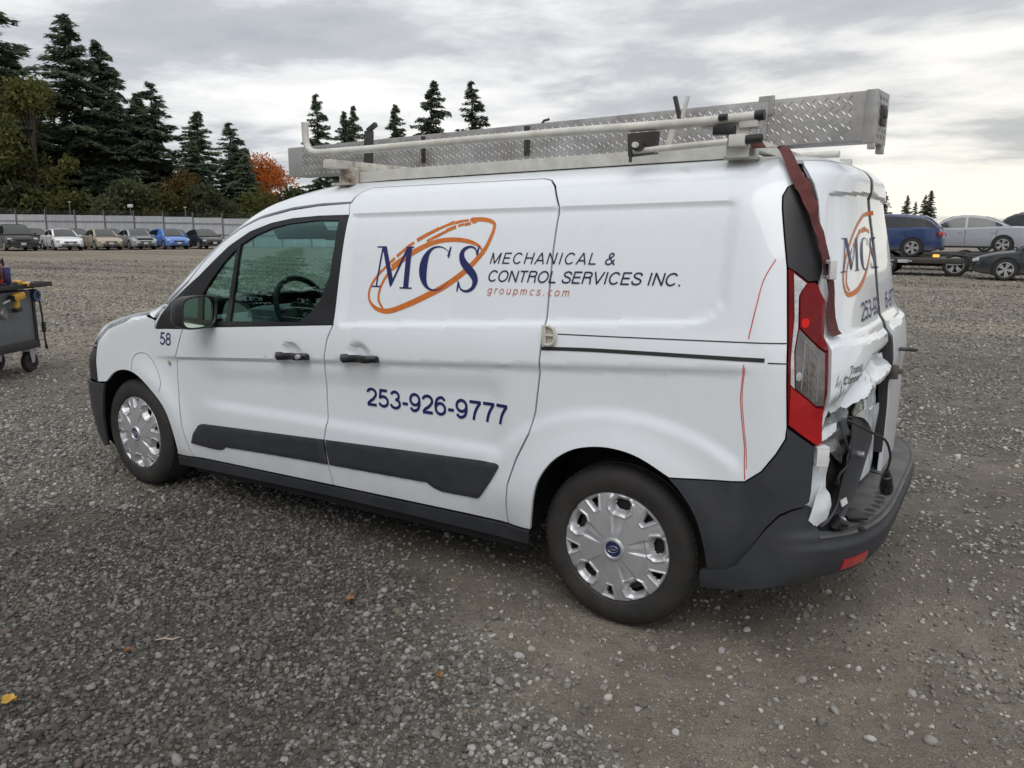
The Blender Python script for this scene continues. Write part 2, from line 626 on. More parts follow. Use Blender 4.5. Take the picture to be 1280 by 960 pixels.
def inset_poly(p, d):
    p = np.asarray(p, float)
    if d == 0:
        return p
    area = 0.5 * np.sum(p[:, 0] * np.roll(p[:, 1], -1) - np.roll(p[:, 0], -1) * p[:, 1])
    e = np.roll(p, -1, 0) - p
    e /= np.maximum(np.linalg.norm(e, axis=1, keepdims=True), 1e-9)
    n = np.stack([-e[:, 1], e[:, 0]], 1) * (1 if area > 0 else -1)
    m = n + np.roll(n, 1, 0)
    m /= np.maximum(np.linalg.norm(m, axis=1, keepdims=True), 0.35)
    k = np.clip(1 / np.maximum((m * n).sum(1), .4), 1, 2)
    return p + m * d * k[:, None]


def inside(poly, x, y):
    poly = np.asarray(poly)
    c = np.zeros(np.shape(x), bool)
    x1, y1 = poly[:, 0], poly[:, 1]
    x2, y2 = np.roll(x1, -1), np.roll(y1, -1)
    for a, b, c2, d in zip(x1, y1, x2, y2):
        if b == d:
            continue
        k = ((b > y) != (d > y)) & (x < (c2 - a) * (y - b) / (d - b) + a)
        c ^= k
    return c


def panel(name, outline, material, parent=None, holes=(), off=0.0, thick=.014, inset=.004, res=(.022, .014), step=.022,
          mirror=False, disp=None, surf=van_surf, angle=32, lines=()):
    o = inset_poly(resample(outline, step), inset)
    hs = [inset_poly(resample(h, step), -inset) for h in holes]
    loops = [o] + hs
    V = []
    Ed = []
    for lp in loops:
        b = len(V)
        V.extend(lp.tolist())
        Ed.extend([(b + i, b + (i + 1) % len(lp)) for i in range(len(lp))])
    nb = len(V)
    x0, y0 = o.min(0)
    x1, y1 = o.max(0)
    gx = np.arange(math.floor(x0 / res[0]), math.ceil(x1 / res[0]) + 1) * res[0]
    gy = np.arange(math.floor(y0 / res[1]), math.ceil(y1 / res[1]) + 1) * res[1]
    if len(gx) * len(gy) < 400000:
        X, Y = np.meshgrid(gx, gy)
        X = X.ravel()
        Y = Y.ravel()
        for row in lines:
            xr = np.arange(x0, x1, res[0] * .9)
            yr = row(xr)
            Y = np.where(np.abs(Y - row(X)) < .005, 99.0, Y)
            X = np.concatenate([X, xr])
            Y = np.concatenate([Y, yr])
        k = inside(o, X, Y)
        for h in hs:
            k &= ~inside(h, X, Y)
        X = X[k]
        Y = Y[k]
        if len(X):
            bp = np.array(V)
            keep = np.ones(len(X), bool)
            for c in range(0, len(X), 4000):
                dx = (X[c:c + 4000, None] - bp[None, :, 0]) / res[0]
                dy = (Y[c:c + 4000, None] - bp[None, :, 1]) / res[1]
                keep[c:c + 4000] = (dx * dx + dy * dy).min(1) > .22
            V.extend(np.stack([X[keep], Y[keep]], 1).tolist())
    vo, eo, fo, _, _, _ = delaunay_2d_cdt([Vector(q) for q in V], Ed, [], 0, 1e-6, False)
    P2 = np.array([tuple(q) for q in vo])
    F = np.array([f for f in fo if len(f) == 3])
    c = P2[F].mean(1)
    k = inside(o, c[:, 0], c[:, 1])
    for h in hs:
        k &= ~inside(h, c[:, 0], c[:, 1])
    F = F[k]
    # orientation: counter-clockwise in (s,t) faces outward
    a = P2[F]
    ar = (a[:, 1, 0] - a[:, 0, 0]) * (a[:, 2, 1] - a[:, 0, 1]) - (a[:, 2, 0] - a[:, 0, 0]) * (a[:, 1, 1] - a[:, 0, 1])
    F[ar < 0] = F[ar < 0][:, ::-1]
    F = F[np.abs(ar) > 1e-10]
    pos, nor = surf(P2[:, 0], P2[:, 1])
    dd = np.full(len(P2), off)
    if disp is not None:
        dd = dd + disp(P2[:, 0], P2[:, 1])
    pos = pos + nor * dd[:, None]
    faces = F.tolist()
    if thick > 0:
        cnt = {}
        for f in faces:
            for i in range(3):
                e = (f[i], f[(i + 1) % 3])
                cnt[e] = True
        rim = [e for e in cnt if (e[1], e[0]) not in cnt]
        vid = {}
        ex = []
        for e in rim:
            for q in e:
                if q not in vid:
                    vid[q] = len(pos) + len(ex)
                    ex.append(pos[q] - nor[q] * thick)
        if ex:
            pos = np.concatenate([pos, np.array(ex)])
        for (i, j) in rim:
            faces.append((j, i, vid[i], vid[j]))
    if mirror:
        pos = pos * np.array([1, -1, 1])
        faces = [tuple(f)[::-1] for f in faces]
    used = np.unique(np.concatenate([np.array(f) for f in faces])) if faces else np.array([], int)
    mp = -np.ones(len(pos), int)
    mp[used] = np.arange(len(used))
    faces = [[mp[i] for i in f] for f in faces]
    return mesh_obj(name, pos[used], faces, material, parent, True, angle)


def ribbon(path, width):
    """outline polygon of a stroke of varying width in (s,t)"""
    p = np.array(path, float)
    w = np.array(width if np.ndim(width) else [width] * len(p), float) / 2
    d = np.gradient(p, axis=0)
    d /= np.maximum(np.linalg.norm(d, axis=1, keepdims=True), 1e-9)
    n = np.stack([-d[:, 1], d[:, 0]], 1) * w[:, None]
    return np.concatenate([p + n, (p - n)[::-1]])


def strokes(name, paths, material, parent, off, mirror=False, surf=van_surf):
    """flat print: quads along each (path, widths) laid off the surface"""
    vs, fs = [], []
    for path, width in paths:
        p = np.array(path, float)
        w = np.array(width if np.ndim(width) else [width] * len(p), float) / 2
        d = np.gradient(p, axis=0)
        d /= np.maximum(np.linalg.norm(d, axis=1, keepdims=True), 1e-9)
        n = np.stack([-d[:, 1], d[:, 0]], 1) * w[:, None]
        a, b = p + n, p - n
        base = len(vs)
        q = np.stack([a, b], 1).reshape(-1, 2)
        P, Nn = surf(q[:, 0], q[:, 1])
        P = P + Nn * off
        if mirror:
            P = P * np.array([1, -1, 1])
        vs.extend(P.tolist())
        for i in range(len(p) - 1):
            f = (base + 2 * i, base + 2 * i + 1, base + 2 * i + 3, base + 2 * i + 2)
            fs.append(f[::-1] if mirror else f)
    return mesh_obj(name, vs, fs, material, parent, True)


def polys(name, plist, material, parent, off, surf=van_surf, step=.02):
    """flat print: union of polygons in (s,t)"""
    V, Ed, R = [], [], []
    for p in plist:
        r = resample(p, step)
        b = len(V)
        Ed += [(b + i, b + (i + 1) % len(r)) for i in range(len(r))]
        V.extend(r.tolist())
        R.append(r)
    vo, eo, fo, _, _, _ = delaunay_2d_cdt([Vector(q) for q in V], Ed, [], 0, 1e-7, False)
    P2 = np.array([tuple(q) for q in vo])
    F = np.array([f for f in fo if len(f) == 3])
    c = P2[F].mean(1)
    k = np.zeros(len(F), bool)
    for r in R:
        k |= inside(r, c[:, 0], c[:, 1])
    F = F[k]
    a = P2[F]
    ar = (a[:, 1, 0] - a[:, 0, 0]) * (a[:, 2, 1] - a[:, 0, 1]) - (a[:, 2, 0] - a[:, 0, 0]) * (a[:, 1, 1] - a[:, 0, 1])
    F[ar < 0] = F[ar < 0][:, ::-1]
    P, Nn = surf(P2[:, 0], P2[:, 1])
    return mesh_obj(name, P + Nn * off, F.tolist(), material, parent, True)


def _arc(cx, cy, rx, ry, a0, a1, n=18):
    return [(cx + rx * math.cos(math.radians(a0 + (a1 - a0) * k / n)), cy + ry * math.sin(math.radians(a0 + (a1 - a0) * k / n))) for k in range(n + 1)]


# plain grotesque letters as pen strokes on a cap height of 1: (advance, [curves], [straight polylines])
GLYPH = {
    '2': (.74, [_arc(.36, .70, .27, .245, 170, -25) + catmull([(.60, .58), (.46, .40), (.24, .23), (.10, .06)], 5)[1:]], [[(.08, .055), (.66, .055)]]),
    '5': (.74, [_arc(.35, .325, .28, .275, 142, -158)], [[(.60, .94), (.20, .94), (.135, .47)]]),
    '3': (.74, [_arc(.34, .72, .235, .225, 165, -85), _arc(.35, .29, .28, .245, 82, -168)], []),
    '9': (.74, [_arc(.36, .655, .265, .29, 0, 360, 28), catmull([(.625, .655), (.625, .42), (.54, .17), (.37, .055), (.22, .07), (.11, .20)], 5)], []),
    '6': (.74, [_arc(.36, .345, .265, .29, 0, 360, 28), catmull([(.095, .345), (.095, .58), (.18, .83), (.35, .945), (.50, .93), (.61, .80)], 5)], []),
    '7': (.72, [catmull([(.63, .93), (.46, .66), (.34, .36), (.27, 0)], 6)], [[(.06, .94), (.66, .94)]]),
    '8': (.74, [_arc(.36, .73, .225, .215, 0, 360, 24), _arc(.36, .29, .275, .24, 0, 360, 28)], []),
    '-': (.44, [], [[(.06, .36), (.38, .36)]]),
    'M': (.98, [], [[(.12, 0), (.12, 1)], [(.12, .98), (.48, .02)], [(.48, .02), (.84, .98)], [(.84, 1), (.84, 0)]]),
    'E': (.78, [], [[(.13, 0), (.13, 1)], [(.13, .945), (.70, .945)], [(.13, .52), (.65, .52)], [(.13, .055), (.71, .055)]]),
    'C': (.88, [_arc(.45, .5, .355, .455, 38, 322, 28)], []),
    'H': (.86, [], [[(.13, 0), (.13, 1)], [(.73, 0), (.73, 1)], [(.13, .53), (.73, .53)]]),
    'A': (.82, [], [[(.05, 0), (.41, .99)], [(.41, .99), (.77, 0)], [(.17, .32), (.65, .32)]]),
    'N': (.86, [], [[(.13, 0), (.13, 1)], [(.13, .98), (.73, .02)], [(.73, 0), (.73, 1)]]),
    'I': (.36, [], [[(.18, 0), (.18, 1)]]),
    'L': (.70, [], [[(.13, 0), (.13, 1)], [(.13, .055), (.64, .055)]]),
    'O': (.92, [_arc(.46, .5, .375, .455, 0, 360, 32)], []),
    'T': (.74, [], [[(.37, 0), (.37, .96)], [(.05, .945), (.69, .945)]]),
    'R': (.84, [[(.13, .945), (.45, .945)] + _arc(.46, .735, .235, .21, 90, -90, 14) + [(.13, .525)], catmull([(.50, .52), (.64, .46), (.68, .30), (.70, .10), (.74, 0)], 5)], [[(.13, 0), (.13, .98)]]),
    'S': (.78, [catmull([(.67, .72), (.62, .88), (.40, .95), (.19, .88), (.14, .73), (.24, .60), (.42, .52), (.60, .44), (.70, .30), (.63, .12), (.40, .05), (.16, .12), (.10, .32)], 5)], []),
    'V': (.80, [], [[(.05, 1), (.40, .01)], [(.40, .01), (.75, 1)]]),
    '&': (.86, [catmull([(.80, 0), (.56, .28), (.32, .58), (.24, .76), (.30, .90), (.42, .94), (.54, .86), (.52, .70), (.34, .55), (.14, .38), (.10, .20), (.22, .06), (.42, .05), (.60, .20), (.70, .44)], 5)], []),
    '.': (.36, [], [[(.12, .06), (.24, .06)]]),
    ' ': (.34, [], []),
    'g': (.66, [_arc(.31, .36, .22, .31, 0, 360, 24), catmull([(.53, .70), (.53, .2), (.53, -.05), (.46, -.21), (.30, -.25), (.12, -.17)], 5)], []),
    'r': (.46, [catmull([(.14, .42), (.20, .60), (.32, .68), (.42, .66)], 5)], [[(.13, 0), (.13, .71)]]),
    'o': (.66, [_arc(.32, .35, .24, .31, 0, 360, 24)], []),
    'u': (.66, [catmull([(.12, .71), (.12, .22), (.20, .07), (.34, .05), (.46, .12), (.52, .25)], 5)], [[(.53, .71), (.53, 0)]]),
    'p': (.66, [_arc(.35, .35, .22, .31, 0, 360, 24)], [[(.12, .71), (.12, -.25)]]),
    'm': (.98, [catmull([(.12, .46), (.18, .62), (.31, .67), (.43, .58), (.455, .42), (.455, 0)], 5), catmull([(.46, .46), (.53, .62), (.65, .67), (.77, .58), (.795, .42), (.795, 0)], 5)], [[(.12, 0), (.12, .71)]]),
    'a': (.62, [_arc(.29, .33, .21, .29, 0, 360, 20)], [[(.51, .70), (.51, 0)]]),
    'n': (.64, [catmull([(.12, .46), (.20, .62), (.33, .67), (.46, .58), (.50, .42), (.50, 0)], 5)], [[(.12, 0), (.12, .71)]]),
    'i': (.28, [], [[(.14, 0), (.14, .71)], [(.14, .86), (.14, .97)]]),
    't': (.42, [], [[(.19, .95), (.19, .06)], [(.19, .055), (.34, .055)], [(.04, .68), (.36, .68)]]),
    'e': (.62, [_arc(.31, .35, .23, .31, 5, 318, 20)], [[(.09, .37), (.53, .37)]]),
    'c': (.60, [_arc(.32, .35, .24, .31, 45, 315, 20)], []),
    's': (.58, [catmull([(.48, .52), (.44, .63), (.29, .67), (.14, .61), (.12, .50), (.22, .41), (.36, .35), (.48, .26), (.47, .12), (.30, .04), (.13, .09), (.08, .20)], 5)], []),
}


def text_print(name, body, s0, t0, s1, height, material, parent, off, shear=0.0, surf=van_surf, weight=.12, spacing=0.0):
    """flat lettering drawn with an even pen: cap height `height`, from s0 to s1 along the panel, baseline t0"""
    adv = sum(GLYPH[c][0] + spacing for c in body) - spacing
    kx = (s1 - s0) / adv
    P = []
    x = 0.0
    for ch in body:
        a, curves, lines_ = GLYPH[ch]
        segs = [np.array(c, float) for c in curves]
        quads = []
        for l in lines_:
            for i in range(len(l) - 1):
                p, q = np.array(l[i], float), np.array(l[i + 1], float)
                d = (q - p) / np.hypot(*(q - p))
                if i > 0:
                    p = p - d * weight * .45
                if i < len(l) - 2:
                    q = q + d * weight * .45
                quads.append(np.array([p, q]))

        def conv(r):
            r = np.array(r, float)
            return np.stack([s0 + (r[:, 0] + x + r[:, 1] * shear * height / kx) * kx, t0 + r[:, 1] * height], 1).tolist()
        asp = kx / height                        # keep the pen width even although letters are condensed
        for g in segs + quads:
            h = g * np.array([asp, 1.0])
            rb = np.array(ribbon(h, weight)) / np.array([asp, 1.0])
            if len(g) > 6 and np.hypot(*(g[0] - g[-1])) < 1e-6:
                n = len(g)
                for i in range(n - 1):
                    P.append(conv([rb[i], rb[i + 1], rb[2 * n - 2 - i], rb[2 * n - 1 - i]]))
            elif len(g) > 2:
                n = len(g)
                for i in range(n - 1):
                    P.append(conv([rb[i], rb[i + 1], rb[2 * n - 2 - i], rb[2 * n - 1 - i]]))
            else:
                P.append(conv(rb))
        x += a + spacing
    return polys(name, P, material, parent, off, surf, step=.03)

# ================================================================== the van
van = empty('cargo_van')
tag(van, 'white cargo van with lettered side and crushed rear corner parked on gravel', 'van')

SEAM_F = [(.563, .957), (.511, .864), (.477, .804), (.467, .69), (.469, .58), (.480, .445), (.520, .291), (.524, .275)]
ARCH_LINE = [(.30, .985), (.40, 1.075), (.564, 1.194), (.679, 1.315), (.789, 1.416), (.93, 1.489), (1.076, 1.542), (1.282, 1.585), (1.461, 1.602), (1.648, 1.606)]
SEAM_D = [(1.648, 1.606), (1.670, 1.551), (1.664, 1.30), (1.656, 1.026), (1.624, .964), (1.592, .839), (1.586, .70), (1.586, .591), (1.562, .507), (1.571, .41), (1.591, .287)]
SLIDE_TOP = [(1.660, 1.612), (1.664, 1.650), (1.678, 1.682), (1.718, 1.716), (2.620, 1.707), (2.665, 1.690), (2.700, 1.650), (2.751, 1.547)]
SLIDE_REAR = [(2.751, 1.547), (2.750, 1.373), (2.755, 1.088), (2.748, .992), (2.742, .906), (2.724, .759), (2.701, .675), (2.644, .571), (2.601, .463), (2.590, .374), (2.592, .296)]
ARCH_R = catmull([(2.706, .296), (2.722, .378), (2.747, .486), (2.805, .575), (2.887, .634), (2.975, .661), (3.07, .667), (3.17, .649), (3.284, .598)], 4)
ARCH_R2 = catmull([(3.284, .598), (3.330, .557), (3.381, .490), (3.413, .405), (3.430, .293)], 4)
ARCH_F = catmull([(.387, .275), (.404, .319), (.384, .436), (.331, .535), (.226, .616), (.094, .680), (-.029, .695), (-.14, .672), (-.235, .612)], 4)
BUMP_TOP = [(3.284, .598), (3.40, .606), (3.539, .616), (3.591, .657), (3.633, .718), (3.659, .768), (3.661, .806)]
LAMP_L = [(3.661, .806), (3.650, .94), (3.641, 1.065), (3.613, 1.305)]
DP_L = [(3.612, 1.309), (3.590, 1.42), (3.572, 1.516), (3.566, 1.562), (3.576, 1.596), (3.600, 1.612), (3.625, 1.625)]
TOPR = [(3.627, 1.640), (3.594, 1.690), (3.551, 1.758)]


TC = lambda s: .806 + (s - .5) * .0585
BW = lambda s: .012 + .010 * np.clip((s - .5) / 2.3, 0, 1)
CREASE = [lambda s: TC(s) + .002, lambda s: TC(s) - BW(s) * .5, lambda s: TC(s) - BW(s) - .002]
RECESS = [lambda s: 1.5515 + 0 * s, lambda s: 1.543 + 0 * s, lambda s: 1.5345 + 0 * s] + [(lambda s, k=k: 1.030 + (s - 1.77) * .0555 + k) for k in (-.0035, .005, .0135)]
SIDE_ROWS = CREASE + RECESS


def both(name, *a, **k):
    o = panel(name, *a, **k)
    panel(name, *a, mirror=True, **k)
    return o


# ---- dark inner shell behind the panels (gaps, cavity, cab lining)
def build_shell():
    m = MB()
    ss = np.arange(-2.2, 4.66, .05)
    tt = np.arange(.16, 2.40, .04)
    S, T = np.meshgrid(ss, tt, indexing='ij')
    P, Nn = van_surf(S, T)
    d = np.where(S > 3.70, .12, .03)
    d = np.where((S > 3.5) & (S <= 3.70), .05, d)
    P = P - Nn * d[..., None]
    P[..., 1] = np.minimum(P[..., 1], -.0005)
    ni, nj = S.shape
    fs = []
    for i in range(ni - 1):
        for j in range(nj - 1):
            s, t = S[i, j] + .025, T[i, j] + .02
            p = P[i, j]
            if s > 3.30 and t < .40:
                continue
            if t > .94 and s < 1.68 and (t < 1.60 or p[0] < .95) and p[0] > .05:
                continue
            for cx in (.02, 3.063):
                if math.hypot(p[0] - cx, p[2] - .31) < .44 and abs(p[1]) > .3:
                    break
            else:
                fs.append((i * nj + j, (i + 1) * nj + j, (i + 1) * nj + j + 1, i * nj + j + 1))
    V = P.reshape(-1, 3)
    m.add(V, fs)
    m.add(V * np.array([1, -1, 1]), [f[::-1] for f in fs])
    # floor and bulkhead behind the seats
    m.box((1.5, 0, .34), (4.5, 1.12, .10))
    m.box((1.55, 0, .33), (2.2, 1.60, .06))
    m.box((1.80, 0, .95), (.03, 1.50, 1.1))
    o = mesh_obj('inner_shell', m.v, m.f, M['dark'], van, True, 40)
    return o


build_shell()

# ---- body sides with the roof
j_top = 2.392
roof_edge = [(s_rear(t, -.003), t) for t in np.arange(1.76, j_top, .03)] + [(s_rear(j_top, -.002), j_top)]
front_edge = [(s_front(j_top, -.002), j_top)] + [(s_front(t, -.003), t) for t in np.arange(2.37, 1.665, -.03)]
wind_edge = [(s_front(1.665, -.003), 1.665), (s_front(1.66, -.30), 1.66), (s_front(1.65, -.52), 1.65)] + \
            [(s_front(t, -.92 * abs(pchip(*zip(*QW), np.array([t]))[0])), t) for t in np.arange(1.60, 1.10, -.06)]
side_out = ([(.345, 1.075)] + [(.564, 1.205), (.679, 1.326), (.789, 1.427), (.93, 1.500), (1.076, 1.552), (1.282, 1.595), (1.461, 1.611), (1.652, 1.614)] +
            SLIDE_TOP[1:] + SLIDE_REAR[1:] + ARCH_R + BUMP_TOP[1:] + LAMP_L[1:] + DP_L[1:] + TOPR + roof_edge + front_edge + wind_edge)
body = both('body_side', side_out, M['white'], van, res=(.022, .014), lines=SIDE_ROWS)


def groove(name, path, w, parent, mirror=False, off=.0012, material=None):
    return strokes(name, [(path, w)], material or M['rubber'], parent, off, mirror)


groove('panel_seam', catmull([(2.815, 1.052), (3.1, 1.056), (3.641, 1.066)], 14), .004, body)
groove('slide_rail', catmull([(2.752, .996), (2.962, 1.004), (3.378, 1.009), (3.575, 1.011)], 14), .013, body, off=.002)
groove('panel_seam', catmull([(3.585, 1.003), (3.648, 1.003)], 6), .004, body)
# fuel / charge flap outline on the front wing and filler seams
# ---- front wing and nose
fender_out = ([(.300, .985)] + [(.200, 1.012), (.06, .992), (.0, .962), (-.03, .955), (-.175, .917), (-.235, .882), (-.314, .832), (-.322, .80), (-.330, .72), (-.332, .604)] +
              ARCH_F[::-1] + [(.524, .275)] + SEAM_F[::-1][1:] + [(.40, .950), (.300, .943)])
fender = both('front_wing', fender_out, M['white'], van, lines=CREASE)
groove('filler_flap_seam', catmull([(.045, .690), (.06, .759), (.095, .790), (.133, .802), (.170, .805), (.208, .799), (.255, .770), (.289, .732), (.315, .69), (.327, .651), (.311, .608)], 5), .0026, fender,
       material=mat('thin_reddish_seam', (.10, .035, .035), .6))
mb = MB()
pq, nq = van_surf(np.array([.409]), np.array([.770]))
mb.lathe([(.0, -.006), (.012, -.006), (.014, -.003), (.015, .004)], 16, 'y', pq[0])
mb.build('filler_cap', mat('yellowed_cap', (.38, .36, .27), .5), fender)
hood_out = ([(s_front(1.058, -.002), 1.058)] + [(s_front(t, -.002), t) for t in np.arange(1.04, .80, -.03)] + [(-.62, .79), (-.42, .81), (-.28, .885)] +
            [(-.20, .93), (-.04, .975), (.06, 1.000), (.200, 1.019), (.300, .995), (.345, 1.06)])
hood = both('hood', hood_out, M['white'], van)
# headlight, fascia
head_out = [(.0, .957), (-.03, .950), (-.175, .913), (-.235, .880), (-.330, .824), (-.41, .812), (-.27, .885), (-.19, .925), (-.06, .966), (.03, .985)]
hl = panel('headlight', head_out, M['chrome'], van, off=-.012, inset=.001)
panel('lens', head_out, M['clear'], hl, off=.001, inset=.001, thick=.006)
hl = panel('headlight', head_out, M['chrome'], van, off=-.012, inset=.001, mirror=True)
panel('lens', head_out, M['clear'], hl, off=.001, inset=.001, thick=.006, mirror=True)
fas = [(-.42, .60), (-.235, .606), (-.262, .54), (-.300, .40), (-.330, .22), (-.5, .18), (-1.0, .17), (-1.30, .19), (-1.35, .3), (-1.35, .60), (-.80, .595)]
both('front_bumper', fas, M['plastic'], van, off=.012)
both('grille', [(-.324, .80), (-.62, .785), (-.81, .778), (-1.40, .775), (-1.40, .606), (-.81, .606), (-.333, .606), (-.331, .72)], M['trim'], van, off=-.002)
MBm = MB()
for sgn in (-1, 1):
    for k in range(4):
        zz = .60 + .045 * k
        MBm.tube([(-.905 + .02 * k, sgn * .02, zz), (-.86 + .02 * k, sgn * .42, zz)], .010, 6)
MBm.build('grille_bar', M['chrome'], van)

# ---- windscreen
def windscreen():
    tl = np.concatenate([[1.075], np.arange(1.10, 1.64, .03), [1.655]])
    fr = np.array([-1, -.93, -.84, -.72, -.56, -.38, -.2, -.03, .03, .2, .38, .56, .72, .84, .93, 1])
    V = []
    for t in tl:
        w = .918 * abs(float(pchip(*zip(*QW), np.array([t]))[0]))
        w = min(w, .56) if t > 1.645 else w
        for f in fr:
            P, n_ = van_surf(np.array([s_front(t, -max(abs(f), .03) * w)]), np.array([t]))
            V.append((P[0][0] + .008, w * f, P[0][2] - .004))
    m_ = len(fr)
    F = [(a * m_ + b, a * m_ + b + 1, (a + 1) * m_ + b + 1, (a + 1) * m_ + b) for a in range(len(tl) - 1) for b in range(m_ - 1)]
    return mesh_obj('windscreen', V, F, M['glass'], van, True, 60)


windscreen()
# black shelf at the base of the windscreen
cow = [(s_front(1.056, -.002), 1.056), (s_front(1.056, -.6), 1.056), (s_front(1.056, -.76), 1.06), (s_front(1.078, -.74), 1.078), (s_front(1.078, -.5), 1.078), (s_front(1.078, -.002), 1.078)]
both('wiper_cowl', cow, M['trim'], van, off=-.004)

both('pillar_lining', [(.365, 1.055), (.425, 1.085), (.520, 1.150), (.662, 1.236), (.770, 1.317), (.875, 1.396), (1.021, 1.474), (1.164, 1.518), (1.306, 1.541), (1.48, 1.550), (1.655, 1.550), (1.645, 1.620), (1.640, 1.70), (1.40, 1.70)] +
     [(s_front(t, -.90 * abs(pchip(*zip(*QW), np.array([t]))[0])), t) for t in np.arange(1.64, 1.06, -.06)], M['fabric'], van, off=-.024, thick=0)
# ---- front doors
TRIM_LOW = [(.563, .965), (.851, .981), (1.20, 1.002), (1.656, 1.0303)]
TRIM_UP = [(1.669, 1.545), (1.48, 1.545), (1.306, 1.536), (1.164, 1.513), (1.021, 1.469), (.875, 1.391), (.770, 1.312), (.662, 1.231), (.520, 1.145), (.416, 1.080)]
TRIM = [(.309, .950), (.420, .957)] + TRIM_LOW + [(1.664, 1.30)] + TRIM_UP
door_out = SEAM_F[::-1] + TRIM_LOW[1:] + [(1.656, 1.026)] + SEAM_D[4:]
frame_out = [(.306, .953), (.310, .982), (.40, 1.072), (.564, 1.190), (.679, 1.311), (.789, 1.412), (.93, 1.486), (1.076, 1.539), (1.282, 1.582), (1.461, 1.600), (1.648, 1.606), (1.669, 1.553)] + TRIM_UP
GL1 = [(.655, 1.002), (.905, 1.010), (.920, 1.20), (.935, 1.378), (.85, 1.305), (.76, 1.21), (.69, 1.12)]
GL2 = [(.940, 1.012), (1.20, 1.022), (1.430, 1.032), (1.50, 1.075), (1.555, 1.136), (1.600, 1.247), (1.610, 1.38), (1.612, 1.518), (1.48, 1.522), (1.389, 1.516), (1.285, 1.508), (1.175, 1.487), (1.06, 1.447), (.962, 1.398), (.950, 1.20)]
MOULD_F = [(.532, .357), (.548, .39), (.564, .418), (.610, .462), (.640, .473), (.661, .475), (1.10, .491), (1.562, .508), (1.566, .45), (1.578, .389), (1.2, .381), (.821, .369), (.790, .350), (.742, .345), (.62, .348)]
MOULD_S = [(1.573, .508), (2.05, .525), (2.545, .541), (2.560, .536), (2.563, .526), (2.52, .46), (2.470, .396), (2.455, .382), (2.436, .376), (2.34, .372), (2.251, .372), (2.215, .380), (2.175, .399), (1.9, .394), (1.586, .389), (1.576, .45)]


def front_door(mir):
    d = panel('front_door', door_out, M['white'], van, mirror=mir, lines=CREASE)
    panel('door_frame', frame_out, M['white'], d, mirror=mir, inset=.0015)
    panel('wing_sail', [(.303, .944), (.42, .951), (.563, .957), (.563, .964), (.42, .957), (.306, .951)], M['trim'], d, mirror=mir, inset=0)
    panel('window_trim', TRIM, M['trim'], d, holes=[GL1, GL2], off=-.003, inset=.0008, thick=.02, mirror=mir)
    for g in (GL1, GL2):
        panel('side_window', g, M['glass'], d, off=-.010, inset=-.002, thick=0, mirror=mir)
    panel('side_moulding', MOULD_F, M['plastic'], d, off=.010, inset=.002, thick=.013, mirror=mir, disp=soft_edge(MOULD_F))
    handle(d, 1.300, 1.508, .872, .885, mir)
    return d


def soft_edge(poly, r=.012, h=.005):
    pp = resample(poly, .012)

    def f(s, t):
        out = np.zeros(len(s))
        for c in range(0, len(s), 3000):
            dd = np.hypot(s[c:c + 3000, None] - pp[None, :, 0], t[c:c + 3000, None] - pp[None, :, 1]).min(1)
            out[c:c + 3000] = h * (smooth01(dd / r) - 1)
        return out
    return f


def handle(parent, s0, s1, ta, tb, mir):
    """black grip bar over the cup"""
    m = MB()
    n = 12
    rings = []
    for i in range(n + 1):
        u = i / n
        s = s0 + (s1 - s0) * u
        t = ta + (tb - ta) * u - .002
        P, Nn = van_surf(np.array([s]), np.array([t]))
        e = min(u, 1 - u) * 2
        lift = .016 + .026 * smooth01(e / .35)
        hh = .0175 * (0.75 + .25 * smooth01(e / .2))
        c = Vector(P[0] * 1.0) + Vector((0, -lift, 0))
        th = .011
        rings.append([c + Vector((0, th * math.cos(a) * 1.0, hh * math.sin(a))) for a in [2 * math.pi * k / 10 for k in range(10)]])
    vs = [q for r in rings for q in r]
    fs = [(i * 10 + k, i * 10 + (k + 1) % 10, (i + 1) * 10 + (k + 1) % 10, (i + 1) * 10 + k) for i in range(n) for k in range(10)]
    fs += [tuple(range(10)), tuple(range(n * 10, n * 10 + 10))]
    if mir:
        vs = [Vector((q.x, -q.y, q.z)) for q in vs]
    m.add(vs, fs)
    for s in (s0 + .012, s1 - .012):
        P, Nn = van_surf(np.array([s]), np.array([(ta + tb) / 2 - .002]))
        q = Vector(P[0])
        if mir:
            q.y = -q.y
        m.box(q + Vector((0, (.006 if mir else -.006), 0)), (.026, .034, .024), bev=.004)
    o = m.build('door_handle', M['trim'], parent)
    if not mir and s0 < 1.5:
        P, Nn = van_surf(np.array([s1 - .028]), np.array([tb - .003]))
        k = MB()
        k.lathe([(.0, 0), (.0095, 0), (.011, .003), (.011, .03)], 14, 'y', Vector(P[0]) + Vector((0, -.056, 0)))
        k.build('lock_barrel', M['silver'], o)
    return o


door_l = front_door(False)
front_door(True)

# ---- sliding doors
slide_out = [(1.591, .287)] + SEAM_D[::-1][1:] + SLIDE_TOP + SLIDE_REAR[1:]


def slide_door(mir):
    d = panel('sliding_door', slide_out, M['white'], van, mirror=mir, lines=SIDE_ROWS)
    panel('side_moulding', MOULD_S, M['plastic'], d, off=.010, inset=.002, thick=.013, mirror=mir, disp=soft_edge(MOULD_S))
    handle(d, 1.728, 1.938, .892, .904, mir)
    return d


slide = slide_door(False)
slide_door(True)
both('sill', [(.395, .270), (.52, .272), (1.592, .283), (2.592, .292), (2.700, .292), (2.685, .222), (1.557, .228), (.36, .206)], M['plastic'], van, off=.006)

